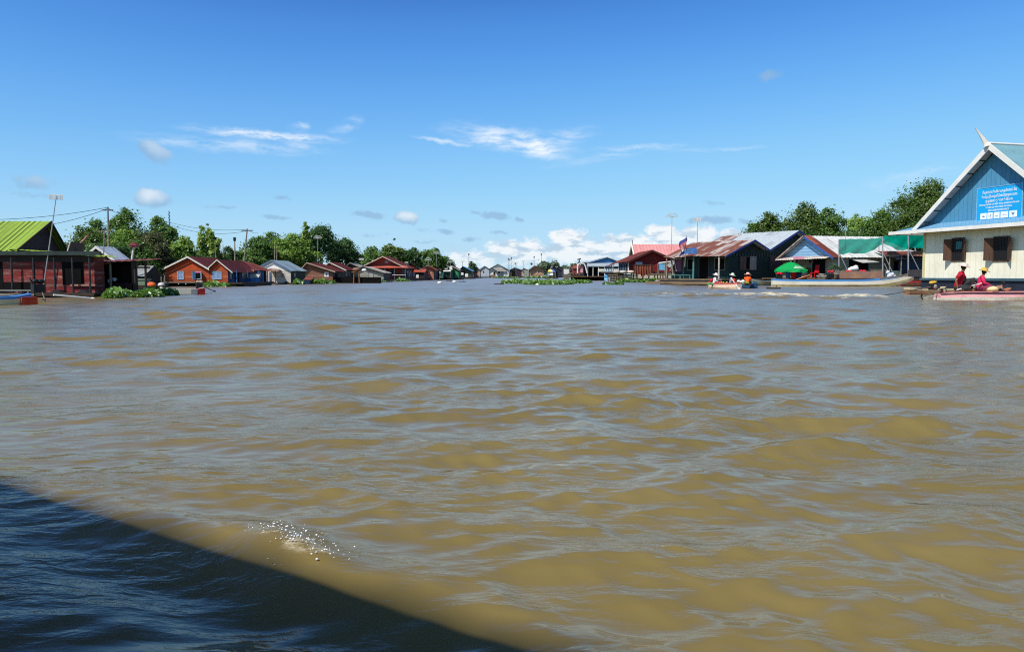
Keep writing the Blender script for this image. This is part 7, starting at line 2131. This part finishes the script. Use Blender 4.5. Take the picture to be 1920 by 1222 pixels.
# bits floating on the river
for (a, b, l_) in ((824.5, 531.5, 'white float drifting below the pink gabled house'), (852, 529.5, 'second white float drifting further right')):
    p = wat(a, b); t = MB().ball((0, 0, .1), .3, 10, 6, (1.2, 1, .7)).build('float', WHITE, None, True, loc=p); tag(t, l_, 'float', 'white floats drifting on the river')
for (a, b, l_) in ((842, 527.5, 'dark driftwood floating left of the middle'), (935, 533.5, 'dark floating stick left of the plant island'), (866, 528.5, 'small dark driftwood right of the first'), (1450, 541.5, 'dark stick floating below the long blue boat')):
    p = wat(a, b); t = MB().tube((-.6, 0, .05), (.7, .1, .06), .09, .06, 7).tube((.2, 0, .05), (.35, .2, .3), .04, .03, 6).build('driftwood', DARKWOOD, None, loc=p); tag(t, l_, 'driftwood', 'driftwood on the river')

# ================================================================== THE BOAT THE VIEW IS FROM (only its shadow falls into the picture)
hd_ = Vector((-.845, .535, 0)); out = Vector((.535, .845, 0))
P0 = Vector((-2.85, 4.1, 0)) + Vector((sd.x, sd.y, 0)) * (2.23 / sd.z)
ca = P0 - out * 1.15
t = thing('tour_boat', 'roofed tour boat carrying the viewer, its shadow lying on the water', 'boat', (ca.x, ca.y, 0), math.atan2(hd_.y, hd_.x))
MB().slab([(-6, -1.15, 2.2), (7, -1.15, 2.2), (7, 2.4, 2.2), (-6, 2.4, 2.2)], (0, 0, .06)).build('roof', WHITE, t)
for q_, al in enumerate((.9, .8, .7, .6, .5, .4, .3, .2, .1)):
    m = MB()
    for k in range(66):
        f_ = lambda k_, e: (-6 + k_ * .2, -1.15 - .026 * e - (.05 * math.sin(k_ * 1.7) + .04 * math.sin(k_ * .61)) * e / 9, 2.21 - .004 * e)
        m.poly([f_(k, q_), f_(k + 1, q_), f_(k + 1, q_ + 1), f_(k, q_ + 1)])
    m.build('shadow_soften_strip', surf((220, 216, 206), (190, 186, 176), .3, 2, alpha=al), t)  # added strips, ever more transparent outward, to soften the roof's shadow edge
for xx in (-5.5, -2.6, 3.4, 6.5):
    for yy in (-1.0, 2.2): MB().tube((xx, yy, .4), (xx, yy, 2.2), .03, n=8).build('roof_post', METALPOLE, t)
st_ = [(-6.5, 1.2, .5, -.25), (-5, 1.45, .45, -.3), (0, 1.5, .45, -.3), (5, 1.4, .5, -.3), (8, .7, .7, -.1), (9.5, .08, 1.0, .5)]
m = MB()
for (a, b) in zip(st_[:-1], st_[1:]):
    for sg in (-1, 1): m.poly([(a[0], .65 + sg * a[1], a[2]), (b[0], .65 + sg * b[1], b[2]), (b[0], .65 + sg * b[1] * .7, b[3]), (a[0], .65 + sg * a[1] * .7, a[3])])
    m.poly([(a[0], .65 - a[1] * .7, a[3]), (b[0], .65 - b[1] * .7, b[3]), (b[0], .65 + b[1] * .7, b[3]), (a[0], .65 + a[1] * .7, a[3])])
m.build('hull', surf((120, 84, 60), (84, 60, 46), .5, 2), t)
MB().box(-5, 5, -.3, 1.6, .1, .16).build('floor', WOOD, t)
for xx in (-3.6, -2.4, 2.6, 3.8): MB().box(xx, xx + .4, -.4, 1.7, .42, .47).build('bench', WOOD, t)

# splash where its bow wave breaks
rs = random.Random(4)
c = wat(540, 1036)
m = MB()
for i in range(420):
    s_ = rs.gauss(0, .16); w_ = rs.gauss(0, .035)
    if i > 280: s_ = rs.uniform(.05, .55); w_ = rs.gauss(-.06, .06)
    p = Vector((c.x, c.y, .058)) + Vector((.845, -.535, 0)) * s_ + Vector((.535, .845, 0)) * w_
    z = abs(rs.gauss(0, .02)) * math.exp(-(s_ / .3) ** 2) + (.02 if i <= 280 else -.03) - .09 * (1 - math.exp(-(s_ / .5) ** 2))
    r = .0011 + .0032 * rs.random() ** 3
    m.ball((p.x, p.y, p.z + z), r, 6, 4, (rs.uniform(.8, 1.6), 1, rs.uniform(.7, 1.2)))
o_ = m.build('splash', surf((250, 250, 250), (240, 240, 242), .1, 5, rough=.1, spec=.8), None, True); tag(o_, 'sparkling droplets where the bow wave breaks', 'splash', None, 'stuff')
